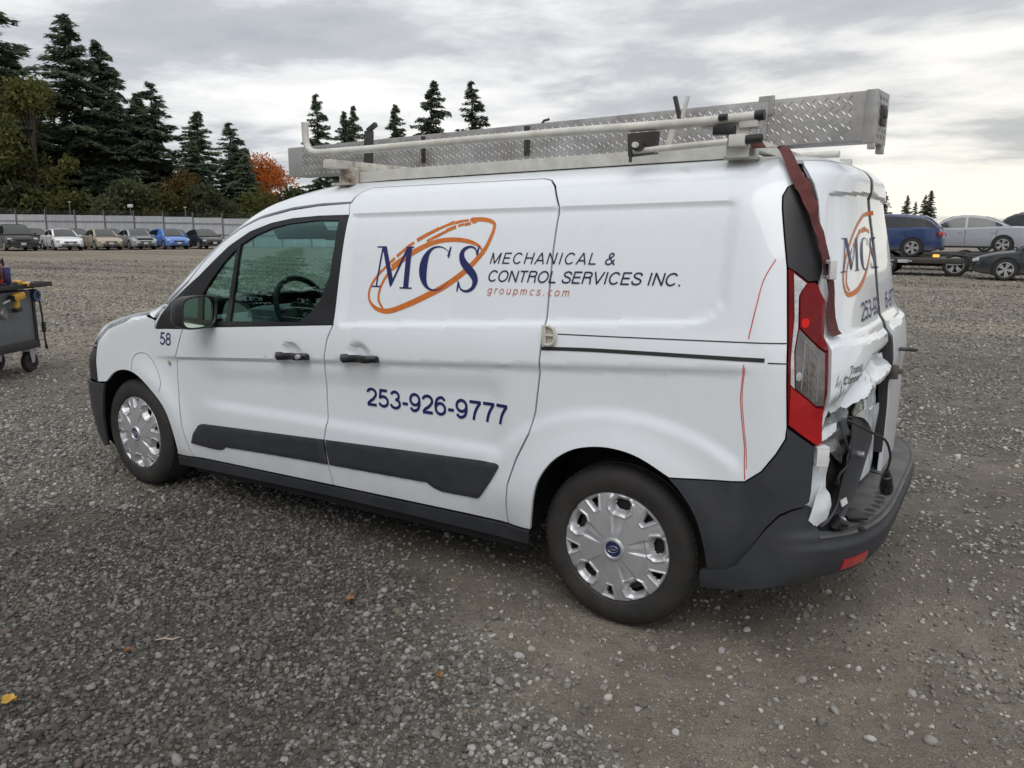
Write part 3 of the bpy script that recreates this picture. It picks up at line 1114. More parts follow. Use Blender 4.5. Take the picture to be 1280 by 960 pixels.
# ---- hasp lock on the sliding door seam
def hasp():
    P, Nn = van_surf(np.array([2.785]), np.array([1.046]))
    c = Vector(P[0])
    e = MB()
    e.box(c + Vector((.0, -.007, .0)), (.040, .010, .070), bev=.006)
    ring = [(-.014, 0, -.034), (.006, 0, -.034), (.022, 0, -.026), (.029, 0, -.008), (.029, 0, .012), (.022, 0, .028), (.006, 0, .036), (-.014, 0, .036), (-.014, 0, -.034)]
    e.tube([c + Vector((x, -.020, z)) for x, y, z in ring], .0062, 8)
    e.tube([c + Vector((-.014, -.020, .002)), c + Vector((.028, -.020, .002))], .005, 8)
    e.tube([c + Vector((-.020, -.018, -.036)), c + Vector((-.020, -.018, .038))], .008, 8)
    e.build('hasp_lock', M['rust'], slide)


hasp()

# ---- wheels
def hubcap_mesh():
    R = .2185
    nr, na = 46, 360
    rs = np.linspace(.040, R, nr)
    th = np.arange(na) * 2 * math.pi / na
    RR, TH = np.meshgrid(rs, th, indexing='ij')
    ph = (TH + math.pi / 5) % (2 * math.pi / 5) - math.pi / 5      # from the nearest broad pocket
    a = np.degrees(ph)
    h = .020 * (1 - (RR / R) ** 2) + .004
    wedge = 15.5 - 1.0 * (RR / R)
    inw = smooth01((wedge - np.abs(a)) / 5.0)
    h -= inw * (.0085 * smooth01((RR - .045) / .06)) * (0.62 + .38 * np.abs(a) / 15.0)
    # broad pockets with sloping walls and a raised lip
    rp = np.maximum(np.abs(RR * np.sin(ph)) - .0440, np.abs(RR * np.cos(ph) - .1690) - .0340)
    rp = np.maximum(rp, (np.abs(RR * np.sin(ph)) - .0440 + np.abs(RR * np.cos(ph) - .1690) - .0340 + .020) * .72)
    h += .0050 * smooth01(1 - np.abs(rp - .005) / .006)
    h -= .024 * smooth01((-rp) / .019)
    # narrow pockets between
    b = (TH) % (2 * math.pi / 5) - math.pi / 5
    x2 = RR * np.cos(b) - .1800
    y2 = np.abs(RR * np.sin(b))
    tp = np.maximum(np.abs(x2) - .0255, (y2 - (.0185 + .38 * x2)) * .92)
    h += .0035 * smooth01(1 - np.abs(tp - .004) / .005)
    h -= .020 * smooth01((-tp) / .011)
    h -= .010 * smooth01((RR - .209) / .009)
    hole = (rp < -.0175) | (tp < -.0095)
    V = np.stack([RR * np.cos(TH), -h, RR * np.sin(TH)], -1).reshape(-1, 3)
    fs = []
    for i in range(nr - 1):
        for k in range(na):
            k2 = (k + 1) % na
            if hole[i, k] or hole[i + 1, k2]:
                continue
            fs.append((i * na + k, i * na + k2, (i + 1) * na + k2, (i + 1) * na + k))
    m = MB()
    m.add(V, fs)
    # centre boss and outer roll
    m.lathe([(.030, -.0255), (.034, -.0315), (.040, -.031), (.046, -.022)], 40)
    m.lathe([(R, .006), (R + .003, .001), (R + .003, .012), (R - .004, .02)], 72)
    return m


def tyre_mesh():
    m = MB()
    prof = [(.200, .012), (.216, -.002), (.222, -.008), (.240, -.013), (.262, -.015), (.282, -.011), (.298, -.001), (.307, .010), (.312, .022), (.3145, .034),
            (.3165, .050), (.309, .053), (.309, .060), (.3175, .063), (.318, .092), (.310, .095), (.310, .103), (.318, .106), (.3175, .135), (.309, .138), (.309, .146), (.3160, .149),
            (.312, .180), (.300, .200), (.262, .215), (.215, .205), (.200, .19)]
    m.lathe(prof, 120)
    # shoulder blocks
    for k in range(72):
        a = 2 * math.pi * k / 72
        R = Matrix.Rotation(-a, 3, 'Y')
        m.box(R @ Vector((.3125, .030, 0)), (.0035, .034, .0165), R)
        m.box(R @ Vector((.3125, .167, 0)), (.0035, .030, .0165), R)
    return m


HUB = None


def wheel(x, y, side, steer=0.0, spin=0.0):
    """side -1: near side (outer face towards -y)"""
    global HUB
    w = empty('wheel')
    w.parent = van
    w.location = (x, y, .318)
    w.rotation_euler = (0, spin, (0 if side < 0 else math.pi) + steer)
    if HUB is None:
        ty = tyre_mesh().build('tyre', M['tyre'], w, angle=28)
        hc = hubcap_mesh().build('hubcap', M['silver'], w, angle=25)
        em = MB()
        em.lathe([(.0, -.0275), (.022, -.0275), (.0305, -.0255)], 40)
        e1 = em.build('hub_emblem', mat('navy_emblem', (.012, .018, .085), .25, coat=.8, var=.1), w)
        e2 = MB()
        n = 36
        pts = [(.0205 * math.cos(2 * math.pi * k / n), -.0282, .0125 * math.sin(2 * math.pi * k / n)) for k in range(n + 1)]
        e2.tube(pts, .0011, 6, False)
        scr = catmull([(-.013, -.0285, -.003), (-.008, -.0285, .005), (-.005, -.0285, .006), (-.009, -.0285, -.004), (-.003, -.0285, .001), (-.001, -.0285, -.002),
                       (.002, -.0285, .001), (.004, -.0285, -.003), (.008, -.0285, .001), (.011, -.0285, .006), (.010, -.0285, -.003), (.014, -.0285, -.001)], 5)
        e2.tube(scr, .0010, 6)
        e2.build('emblem_script', M['chrome'], w)
        rm = MB()
        rm.lathe([(.03, .03), (.12, .045), (.175, .035), (.19, .06), (.200, .02), (.205, .01)], 48)
        rm.lathe([(.0, .10), (.14, .10), (.14, .12)], 40)
        rm.build('steel_rim', M['steel_dark'], w)
        HUB = w
    else:
        for ch in list(HUB.children):
            c = ch.copy()
            COL.objects.link(c)
            c.parent = w
    return w


wheel(3.063, -.868, -1, spin=math.radians(-12))
wheel(0.0, -.868, -1, steer=math.radians(-1.0), spin=math.radians(20))
wheel(3.063, .868, 1)
wheel(0.0, .868, 1)
# wheel housings
for cx in (.02, 3.063):
    for sg in (-1, 1):
        hm = MB()
        n = 20
        vs, fs = [], []
        for k in range(n + 1):
            a = math.radians(-8 + 196 * k / n)
            for y in (.872, .52):
                vs.append((cx + .425 * math.cos(a), sg * y, .33 + .385 * math.sin(a)))
        for k in range(n):
            fs.append((2 * k, 2 * k + 1, 2 * k + 3, 2 * k + 2))
        hm.add(vs, fs)
        hm.build('wheel_housing', M['dark'], van)
        hm = MB()
        hm.box((cx, sg * .50, .42), (.86, .02, .45))
        hm.build('inner_wing', M['dark'], van)
for cx in (0.0, 3.063):
    hm = MB()
    hm.tube([(cx, -.72, .30), (cx, .72, .30)], .04, 8)
    hm.build('axle', M['dark'], van)

# ---- rear corner: black side cover, pillar cover, tail lamp
CORNER = ARCH_R2 + [(3.500, .314), (3.525, .329), (3.565, .392), (3.617, .479), (3.654, .525), (3.692, .544), (3.729, .553), (3.748, .566), (3.752, .60), (3.752, .687), (3.752, .744)] + \
         [(3.658, .806)] + BUMP_TOP[::-1][1:-1]
both('rear_corner_cover', CORNER, M['plastic'], van, off=.005, inset=.0015)
DP = DP_L + [(3.640, 1.632), (3.662, 1.60), (3.690, 1.546), (3.712, 1.42), (3.735, 1.30), (3.728, 1.262), (3.708, 1.262), (3.684, 1.260), (3.640, 1.292)]
both('pillar_cover', DP, M['trim'], van, off=.003, inset=.001)
LAMP = [(3.613, 1.305), (3.641, 1.065), (3.650, .94), (3.660, .814), (3.705, .78), (3.751, .748), (3.773, .752), (3.768, .872), (3.768, 1.037), (3.758, 1.15), (3.745, 1.200), (3.722, 1.248), (3.706, 1.257), (3.682, 1.256), (3.632, 1.294)]


def tail_lamp(mir):
    d = panel('tail_lamp', LAMP, M['dark_red_lens'], van, off=.006, inset=.001, thick=.02, mirror=mir)
    kw = dict(thick=.004, inset=.0006, mirror=mir, res=(.010, .012), step=.012)
    o = panel('clear_lens', [(3.631, 1.288), (3.676, 1.254), (3.660, 1.227), (3.655, 1.212), (3.664, 1.113), (3.660, 1.041), (3.672, .926), (3.658, .940), (3.652, 1.02), (3.649, 1.146)],
              mat('ribbed_clear_lens', (.46, .47, .48), .2, coat=.8, var=.35, vscale=45), d, off=.009, **kw)
    panel('red_lens', [(3.681, 1.249), (3.707, 1.249), (3.734, 1.215), (3.752, 1.187), (3.765, 1.034), (3.746, 1.045), (3.703, 1.081), (3.668, 1.114), (3.658, 1.212), (3.665, 1.234)], M['dark_red_lens'], d, off=.012, **kw)
    panel('painted_glint', catmull([(3.671, 1.138), (3.682, 1.142), (3.693, 1.138), (3.695, 1.126), (3.690, 1.114), (3.674, 1.116), (3.671, 1.138)], 3)[:-1], M['painted_glint'], d, off=.0135, thick=.002, inset=0, res=(.008, .008), step=.008, mirror=mir)  # highlight on the red lens, painted as a brighter red spot
    panel('smoked_lens', [(3.667, 1.110), (3.703, 1.077), (3.746, 1.041), (3.757, 1.030), (3.763, .874), (3.743, .873), (3.674, .928), (3.663, 1.041)],
          mat('smoked_clear_lens', (.115, .108, .102), .12, coat=.8, var=.6, vscale=13), d, off=.010, **kw)
    ln = [([(3.676, 1.085), (3.754, 1.000)], .0016), ([(3.674, 1.04), (3.756, .940)], .0014), ([(3.672, .985), (3.750, .890)], .0016), ([(3.690, 1.075), (3.690, .925)], .0040), ([(3.705, 1.06), (3.712, .905)], .0014), ([(3.740, 1.02), (3.742, .885)], .0022), ([(3.680, .955), (3.735, .955)], .0012)]
    strokes('lens_facets', [(np.array([np.array(p_[0]) * (1 - f) + np.array(p_[1]) * f for f in np.linspace(0, 1, 6)]), w_) for p_, w_ in ln], mat('lens_edge', (.215, .21, .205), .2, coat=.6), d, .0118, mirror=mir)
    strokes('bulb', [(np.array([(3.718 + .011 * math.cos(a_), .985 + .016 * math.sin(a_)) for a_ in np.linspace(0, 6.283, 22)]), .010)], mat('bulb_shade', (.10, .07, .05), .3, coat=.6, var=.5, vscale=60), d, .0115, mirror=mir)
    panel('bulb_cap', catmull([(3.680 + .009 * math.cos(a_), .965 + .014 * math.sin(a_)) for a_ in np.linspace(0, 6.283, 9)], 2)[:-1], M['chrome'], d, off=.0122, thick=.002, inset=0, res=(.006, .006), step=.006, mirror=mir)
    panel('lower_red_lens', [(3.659, .936), (3.672, .922), (3.742, .868), (3.764, .865), (3.772, .754), (3.752, .751), (3.705, .783), (3.662, .815)], M['red_lens'], d, off=.011, **kw)
    return d


tail_lamp(False)
tail_lamp(True)

# ---- rear doors
SEALY = .034


def dent(s, t):
    """crushed lower half of the left rear door: a diagonal fold, a bulge under it and a tucked-in hem"""
    u = np.clip((s - 3.78) / .84, -.05, 1.1)
    tl = np.where(u < .42, .862 + .104 * np.clip(u / .42, 0, 1) ** .9, .966 + .012 * (u - .42))
    e = t - tl
    amt = .30 + .70 * smooth01(u / .30)
    d = -.046 * amt * smooth01((.030 - e) / .060)
    d = d + .050 * amt * smooth01((-.026 - e) / .060) * smooth01((u - .02) / .25)
    d = d - .042 * amt * smooth01((-.090 - e) / .050) * smooth01((u - .05) / .2)
    # second soft crease running up to the middle of the doors
    e2 = t - (1.005 - .10 * (u - .9) ** 2 - .30 * np.maximum(.8 - u, 0))
    d = d - .010 * np.exp(-(e2 / .018) ** 2) * smooth01((u - .25) / .3)
    # ripples that grow towards the torn hem
    w = smooth01((.93 - t) / .09)
    tri = lambda q: 2 / math.pi * np.arcsin(np.sin(q))
    d = d + w * (.0045 * tri(s * 26 + t * 38) * tri(t * 47 - s * 19) + .0020 * tri(s * 61 - t * 45))
    d = d - .010 * np.maximum(0, 1 - np.abs(t - .905 + .30 * (s - 4.12)) / .016) * smooth01((s - 4.0) / .06) * smooth01((4.34 - s) / .08)
    return d


def cen(t):
    return s_rear(t, -SEALY)


dl = [(3.585, 1.752), (3.602, 1.700), (3.638, 1.640), (3.664, 1.605), (3.693, 1.546), (3.742, 1.32), (3.737, 1.262), (3.757, 1.199), (3.778, 1.037), (3.781, .78)]
edge_l = [(3.796, .800), (3.808, .838), (3.845, .832), (3.881, .842), (3.915, .836), (3.957, .848), (4.03, .852), (4.107, .868), (4.180, .872), (4.235, .850), (4.274, .805), (4.290, .765), (4.36, .738), (4.428, .725), (4.52, .712)]
right_e = [(cen(t), t) for t in np.arange(.71, 1.752, .05)] + [(cen(1.752), 1.752)]
rd = panel('rear_door', dl + edge_l + right_e, M['white'], van, disp=dent, res=(.014, .008), angle=20)
dr = dl[:-1] + [(3.785, .60), (3.79, .46), (3.9, .44)] + [(cen(t), t) for t in np.arange(.45, 1.752, .05)] + [(cen(1.752), 1.752)]
rdr = panel('rear_door', dr, M['white'], van, mirror=True)
def dented(s, t):
    p, n = van_surf(s, t)
    return p + n * dent(np.asarray(s, float), np.asarray(t, float))[..., None], n


rch = np.random.default_rng(9)
ch = []
eg = catmull(edge_l, 5)
for k in range(0, len(eg) - 3, 2):
    if rch.random() < .75:
        q = np.array(eg[k:k + 3]) + np.array([0, .003 + .004 * rch.random()])
        ch.append((q, [.001, .003 + .006 * rch.random(), .001]))
for k in range(26):
    s0, t0 = 3.80 + .10 * rch.random() ** 1.4, .845 + .10 * rch.random()
    an = 1.1 + rch.normal(0, .25)
    ln = .010 + .035 * rch.random()
    ch.append((np.array([(s0 + ln * f * math.cos(an), t0 + ln * f * math.sin(an)) for f in (0, .5, 1)]), [.0006, .0012 + .0018 * rch.random(), .0006]))
for k in range(14):
    s0, t0 = 4.10 + .30 * rch.random(), .80 + .10 * rch.random()
    an = rch.normal(.3, .5)
    ln = .012 + .03 * rch.random()
    ch.append((np.array([(s0 + ln * f * math.cos(an), t0 + ln * f * math.sin(an)) for f in (0, .5, 1)]), [.0006, .0012 + .0018 * rch.random(), .0006]))
chips = strokes('paint_scuffs', ch, mat('bare_scuffed_metal', (.07, .065, .06), .6, var=.5, vscale=50), rd, .0012, surf=dented)
chips['kind'] = 'stuff'
# rubber seal between the doors
sm_ = MB()
pp = []
for t in np.arange(.55, 1.74, .03):
    P, Nn = van_surf(np.array([cen(t)]), np.array([t]))
    pp.append((P[0][0] - .004, -.004, P[0][2]))
for a, b in zip(pp[:-1], pp[1:]):
    k = .42 + .58 * float(smooth01((a[2] - .86) / .16))
    k2 = .42 + .58 * float(smooth01((b[2] - .86) / .16))
    sm_.hexa([(a[0] - .03, -.034 * k, a[2]), (a[0] + .003, -.028 * k, a[2]), (a[0] + .003, .024 * k, a[2]), (a[0] - .03, .028 * k, a[2])],
             [(b[0] - .03, -.034 * k2, b[2]), (b[0] + .003, -.028 * k2, b[2]), (b[0] + .003, .024 * k2, b[2]), (b[0] - .03, .028 * k2, b[2])])
sm_.build('door_seal', M['rubber'], van)

# torn-open lower part
rngc = np.random.default_rng(3)


def crumple(amp, f=38):
    ph = rngc.uniform(0, 6, 6)

    tri = lambda q: 2 / math.pi * np.arcsin(np.sin(q))

    def g(s, t):
        return amp * 1.25 * (tri(s * f + t * f * .6 + ph[0]) + .7 * tri(t * f * 1.7 - s * f * .4 + ph[1]) + .5 * tri(s * f * 2.3 + ph[2]) * tri(t * f * 2.1 + ph[3]))
    return g


panel('inner_door_skin', [(4.093, .788), (4.285, .790), (4.40, .755), (s_rear(.75, -.012), .75), (s_rear(.70, -.012), .70), (s_rear(.49, -.012), .49), (4.28, .50), (3.985, .502)], M['white'], rd, off=-.030, thick=.006, disp=crumple(.003, 20), res=(.02, .014))
panel('crushed_sheet', [(3.79, .79), (3.88, .81), (3.97, .815), (4.09, .84), (4.27, .80), (4.23, .70), (4.06, .62), (3.90, .70), (3.785, .735)], M['primer'], rd, off=-.065, thick=.006, disp=crumple(.010, 44), res=(.014, .010), angle=15)
panel('torn_flap', [(3.80, .80), (3.885, .806), (3.880, .772), (3.83, .760), (3.785, .745)], M['white'], rd, off=-.020, thick=.003, disp=crumple(.004, 60), res=(.014, .010), angle=15)
panel('torn_body_corner', [(3.760, .735), (3.790, .73), (3.86, .69), (3.842, .60), (3.85, .545), (3.83, .47), (3.765, .455), (3.742, .535), (3.757, .60)], M['white'], van, off=-.022, thick=.004, disp=crumple(.003, 34), res=(.012, .010), angle=15)
panel('torn_flap', [(3.775, .60), (3.80, .625), (3.84, .585), (3.852, .54), (3.835, .495), (3.79, .47), (3.752, .50)], M['white'], van, off=.000, thick=.003, disp=crumple(.0035, 34), res=(.012, .010), angle=15)
panel('rear_crossmember', [(3.80, .66), (4.0, .67), (4.10, .60), (4.0, .46), (3.80, .44)], M['steel_dark'], van, off=-.075, thick=.004, disp=crumple(.006, 30), angle=15)
# hatch-like pale gusset in the cavity
panel('bare_gusset', [(4.10, .795), (4.18, .845), (4.26, .80), (4.235, .770), (4.13, .765)], mat('bare_primer', (.44, .45, .38), .6, var=.25, vscale=30, dirt=(.05, .05, .045), dirt_amt=.8), rd, off=-.042, thick=.004, disp=crumple(.003, 60), res=(.012, .010))

# clip block at the foot of the lamp
P, Nn = van_surf(np.array([3.775]), np.array([.716]))
cb = MB()
rot_ = Matrix.Rotation(math.radians(35), 3, 'Z')
c0 = Vector(P[0]) + Vector(Nn[0]) * .006
for dz in (-.026, .026):
    cb.box(c0 + Vector((0, 0, dz)), (.040, .036, .013), rot_, .002)
for dy in (-.014, .014):
    cb.box(c0 + rot_ @ Vector((.0, dy, 0)), (.040, .009, .048), rot_, .002)
cb.build('clip_block', M['clip'], van)

# bent plastic strap bracket with dangling plug
br = MB()
Ledge = catmull([(3.925, .815), (3.930, .795), (3.915, .765), (3.900, .70), (3.883, .66), (3.867, .61), (3.855, .551), (3.824, .505), (3.790, .482)], 4)
Redge = catmull([(3.965, .812), (4.045, .792), (4.120, .748), (4.135, .705), (4.080, .655), (4.032, .605), (3.985, .555), (3.938, .505), (3.895, .466)], 4)
lf = np.concatenate([np.linspace(.004, .020, 12), np.linspace(.020, .018, 12), np.linspace(.018, .012, len(Ledge) - 24)])
prev = None
vsb, fsb = [], []
for i, (a, b) in enumerate(zip(Ledge, Redge)):
    A, na = van_surf(np.array([a[0]]), np.array([a[1]]))
    B, nb_ = van_surf(np.array([b[0]]), np.array([b[1]]))
    n0 = Vector((1, -.15, 0)).normalized()
    A = Vector(A[0]) + n0 * (lf[i] + .004)
    B = Vector(B[0]) + n0 * lf[i]
    C1 = A.lerp(B, .18) + n0 * -.012
    C2 = A.lerp(B, .85) + n0 * -.010
    vsb += [A, C1, C2, B]
for i in range(len(Ledge) - 1):
    for k in range(3):
        fsb.append((4 * i + k, 4 * i + k + 1, 4 * i + 4 + k + 1, 4 * i + 4 + k))
nv = len(vsb)
vsb += [q - Vector((1, -.15, 0)) * .006 for q in vsb]
fsb += [tuple(q + nv for q in f)[::-1] for f in fsb]
for i in range(len(Ledge) - 1):
    fsb.append((4 * i, 4 * i + 4, nv + 4 * i + 4, nv + 4 * i))
    fsb.append((4 * i + 3, nv + 4 * i + 3, nv + 4 * i + 7, 4 * i + 7))
br.add(vsb, fsb)
bo = br.build('hanging_bracket', M['plastic'], van)
st_ = MB()
k0 = len(Ledge) - 8
for u0, v0 in ((.35, .2),):
    q = vsb[4 * k0 + 1].lerp(vsb[4 * k0 + 2], .5)
    st_.box(q + Vector((.005, 0, 0)), (.004, .05, .022), Matrix.Rotation(math.radians(-9), 3, 'Z') @ Matrix.Rotation(math.radians(-20), 3, 'Y'))
st_.build('sticker', M['clip'], bo)
q = vsb[4 * 14 + 1].lerp(vsb[4 * 14 + 2], .6)
wm = MB()
wm.tube([q + Vector((-.01, 0, 0)), q + Vector((.02, 0, 0))], .011, 10)
wm.build('bolt', M['chrome'], bo)


def on(s, t, off, y_dir=(1, -.15, 0)):
    A, _n = van_surf(np.array([s]), np.array([t]))
    return Vector(A[0]) + Vector(y_dir) * off


cab = MB()
cab.tube(catmull([on(3.883, .815, .01), on(3.905, .795, .05), on(3.945, .770, .075), on(4.03, .735, .085), on(4.12, .675, .085), on(4.165, .635, .08), on(4.195, .592, .07)], 6), .0042, 8)
cab.tube(catmull([on(3.90, .80, -.02), on(3.86, .76, .02), on(3.885, .69, .03), on(3.845, .645, .02), on(3.855, .61, .015), on(3.90, .60, -.02)], 6), .004, 8)
cbl = cab.build('loose_cable', M['rubber'], van)
pl = MB()
p0, p1 = on(4.195, .592, .07), on(4.245, .505, .07)
pl.tube([p0, p0.lerp(p1, .22)], [.011, .014], 10)
pl.tube([p0.lerp(p1, .22), p0.lerp(p1, .25), p0.lerp(p1, .62), p0.lerp(p1, .65)], [.014, .019, .021, .019], 10)
pl.tube([p0.lerp(p1, .65), p1], [.024, .023], 8)
pl.build('plug', M['trim'], cbl)

# latch hardware at the door edge
lt = MB()
lt.box((3.852, .045, .935), (.035, .022, .060), bev=.005)
lt.box((3.872, .060, .938), (.026, .034, .022), bev=.004)
lt.build('door_latch', mat('worn_latch', (.16, .14, .125), .5, metal=.5, var=.3), rdr)
lt = MB()
lt.lathe([(.014, .0), (.026, .0), (.028, .010), (.014, .010)], 22, 'z', (3.890, .20, 1.005), True)
lt.box((3.862, .20, 1.010), (.035, .05, .012), bev=.004)
lt.build('lamp_housing', M['steel_dark'], rdr)

# ---- rear bumper
def bumper_surf(s, z):
    """plan path round the rear: s from the arch (0) to the middle of the rear (1)"""
    s = np.asarray(s, float)
    z = np.asarray(z, float)
    # dense path
    th = np.linspace(0, math.pi / 2, 400)
    rr, xr, w = .46, 3.945, .905
    yb = -w * np.cos(th) ** (2 / 4.2)
    xb = xr - rr + rr * np.sin(th) ** (2 / 2.3)
    xs = np.linspace(3.36, xr - rr, 40)[:-1]
    X = np.concatenate([xs, xb])
    Y = np.concatenate([np.full(len(xs), -w), yb])
    Ls = np.concatenate([[0], np.cumsum(np.hypot(np.diff(X), np.diff(Y)))])
    x = np.interp(s, Ls, X)
    y = np.interp(s, Ls, Y)
    dx = np.interp(s, Ls, np.gradient(X, Ls))
    dy = np.interp(s, Ls, np.gradient(Y, Ls))
    n = np.stack([-dy * -1 * -1, dx * -1, np.zeros_like(dx)], -1)
    n = np.stack([dy, -dx, np.zeros_like(dx)], -1)
    n /= np.maximum(np.linalg.norm(n, axis=-1, keepdims=True), 1e-9)
    corner = smooth01((s - .25) / .25)
    prof = pchip([.20, .33, .345, .36, .385, .41, .44, .455, .47, .495, .505, .512, .56, .66], [-.14, -.052, -.034, -.022, -.012, -.006, -.003, -.001, -.010, -.014, -.020, -.030, -.035, -.05], z)
    side = pchip([.20, .25, .29, .36, .48, .66], [-.040, -.014, .004, .012, .012, .012], z)
    o = prof * corner + side * (1 - corner)
    # faint step for the reflector line on the corner
    p = np.stack([x, y, z], -1) + n * o[..., None]
    return p, n


BL = 1.62
TOPB = [(.045, .325), (.07, .334), (.135, .354), (.165, .372), (.205, .435), (.257, .522), (.294, .568), (.332, .588), (.37, .598), (.395, .602), (.412, .590), (.424, .54), (.440, .512), (.50, .506), (.70, .503), (1.0, .502), (1.3, .502), (BL, .502)]
bum = panel('rear_bumper', [(.045, .258), (.15, .278), (.30, .322), (.45, .338), (.60, .342), (1.0, .345), (BL, .345)] + TOPB[::-1], M['plastic'], van, surf=bumper_surf, inset=.0, thick=.03, res=(.02, .010))
panel('rear_bumper', [(.045, .258), (.15, .278), (.30, .322), (.45, .338), (.60, .342), (1.0, .345), (BL, .345)] + TOPB[::-1], M['plastic'], van, surf=bumper_surf, inset=.0, thick=.03, res=(.02, .010), mirror=True)
# step deck
dk = MB()
sg = np.linspace(.435, BL, 60)
pa, na_ = bumper_surf(sg, np.full_like(sg, .5005))
rows = []
for k, (dd, dz) in enumerate([(-.010, -.006), (.004, .001), (.02, .004), (.06, .007), (.11, .013), (.16, .020), (.21, .026)]):
    q = pa - na_ * dd
    q[:, 2] = .5005 + dz
    q[:, 2] += .003 * np.sin(sg * 19 + k) * (k > 2)
    q[:, 1] = np.minimum(q[:, 1], 0)
    rows.append(q)
V = np.concatenate(rows)
nn = len(sg)
fs = [(k * nn + i, k * nn + i + 1, (k + 1) * nn + i + 1, (k + 1) * nn + i) for k in range(len(rows) - 1) for i in range(nn - 1)]
dk.add(V, fs)
dk.add(V * np.array([1, -1, 1]), [f[::-1] for f in fs])
deck = dk.build('bumper_step', mat('scuffed_grey_plastic', (.075, .075, .074), .62, var=.25, vscale=10, bump_s=.12, bump_scale=700, dirt=(.19, .18, .16), dirt_amt=.55), van)
sc = MB()
for k in range(16):
    y = -.12 - .028 * k + .006 * math.sin(k * 3)
    x = 3.888 - .02 * (k / 16) ** 2
    sc.box((x, y, .5085), (.030 + .01 * (k % 3), .0028, .002), math.radians(-8))
sc.build('scratch_marks', M['trim'], deck)['kind'] = 'stuff'
jk = MB()
jk.tube([(3.80, -.755, .520), (3.815, -.745, .545), (3.84, -.73, .530)], [.016, .022, .012], 10)
jk.box((3.835, -.59, .523), (.07, .10, .010), math.radians(30), .003)
jk.box((3.80, -.70, .522), (.05, .12, .008), math.radians(20), .003)
jk.build('broken_trim', M['trim'], deck)
jk = MB()
jk.tube([(3.818, -.742, .549), (3.833, -.735, .545)], [.012, .008], 10)
jk.build('bulb_socket', M['chrome'], deck)
jk = MB()
jk.lathe([(.0, .004), (.008, .004), (.011, .001), (.011, -.01)], 14, 'z', (3.878, -.667, .504))
jk.build('fixing_hole', M['dark'], deck)
# reflector on the corner
def refl(mir):
    o = panel('bumper_reflector', [(.535, .366), (.670, .372), (.672, .413), (.540, .407)], M['reflector'], bum, surf=bumper_surf, off=.006, thick=.012, inset=.002, res=(.02, .012), mirror=mir)
    for (a, b) in (((.585, .348), (.770, .351)),):
        pass
    return o


refl(False)
refl(True)

# ---- mirrors
def door_mirror(sgn):
    c = Vector((.80, sgn * 1.005, 1.085))
    m = MB()
    # rounded housing built as stacked outlines along x
    def outline(sc, dx, n=28):
        pts = []
        for k in range(n):
            a = 2 * math.pi * k / n
            ca, sa = math.cos(a), math.sin(a)
            y = .106 * np.sign(ca) * abs(ca) ** .55 * sc
            z = .083 * np.sign(sa) * abs(sa) ** .55 * sc
            y -= .012 * (z / .1)
            pts.append(c + Vector((dx, sgn * y, z)))
        return pts
    rings = [outline(.55, -.085), outline(.82, -.070), outline(.96, -.035), outline(1.0, .010), outline(.99, .040), outline(.90, .044), outline(.87, .030)]
    n = 28
    vs = [q for r in rings for q in r]
    fs = [(i * n + k, i * n + (k + 1) % n, (i + 1) * n + (k + 1) % n, (i + 1) * n + k) for i in range(len(rings) - 1) for k in range(n)]
    fs.append(tuple(range(n)))
    m.add(vs, fs)
    m.box(c + Vector((-.005, -sgn * .125, -.062)), (.07, .13, .045), bev=.015)
    o = m.build('door_mirror', M['trim'], van, angle=50)
    g = MB()
    gv = outline(.88, .034)
    # glass turned a little outwards
    for q in gv:
        q.x += (q.y * sgn - 1.005) * .10
    g.add(gv, [tuple(range(n))])
    gl = g.build('mirror_glass', M['mirror'], o, smooth=False)
    return o


door_mirror(-1)
door_mirror(1)

# ---- cab interior seen through the glass
ci = MB()
ci.box((.62, 0, .93), (.55, 1.50, .16), bev=.06)
ci.box((.78, -.38, 1.00), (.28, .40, .14), bev=.05)
ci.box((.80, .05, .90), (.22, .34, .34), bev=.04)
ci.build('dashboard', mat('dashboard_plastic', (.10, .11, .115), .65, var=.15), van)
sw = MB()
n = 40
C = Vector((.90, -.38, 1.055))
R = Matrix.Rotation(math.radians(-24), 3, 'Y')
ring = [C + R @ Vector((0, .185 * math.cos(2 * math.pi * k / n), .185 * math.sin(2 * math.pi * k / n))) for k in range(n + 1)]
sw.tube(ring, .016, 8, False)
for a in (0, math.pi, -math.pi / 2):
    sw.tube([C + R @ Vector((-.02, .03 * math.cos(a), .03 * math.sin(a))), C + R @ Vector((0, .18 * math.cos(a), .18 * math.sin(a)))], .016, 6)
sw.box(C + R @ Vector((-.01, 0, -.01)), (.05, .14, .12), R, .03)
sw.tube([C, C + Vector((-.25, 0, -.1))], .03, 8)
sw.build('steering_wheel', M['trim'], van)


def seat(y):
    m = MB()
    m.box((1.33, y, .66), (.50, .48, .16), bev=.05)
    R = Matrix.Rotation(math.radians(14), 3, 'Y')
    m.box((1.60, y, .98), (.14, .46, .58), R, .05)
    o = m.build('seat', M['fabric'], van, angle=50)
    h = MB()
    h.box((1.685, y, 1.375), (.10, .27, .19), R, .04)
    h.tube([(1.67, y - .06, 1.2), (1.675, y - .06, 1.33)], .007, 6)
    h.tube([(1.67, y + .06, 1.2), (1.675, y + .06, 1.33)], .007, 6)
    h.build('headrest', M['fabric'], o)


seat(-.40)
seat(.40)
vz = MB()
vz.box((.90, -.38, 1.50), (.02, .38, .14), Matrix.Rotation(math.radians(-35), 3, 'Y'), .008)
vz.box((.90, .38, 1.50), (.02, .38, .14), Matrix.Rotation(math.radians(-35), 3, 'Y'), .008)
vz.box((.82, .0, 1.46), (.03, .24, .06), None, .012)
vz.build('sun_visor', mat('grey_visor', (.10, .105, .11), .8), van)

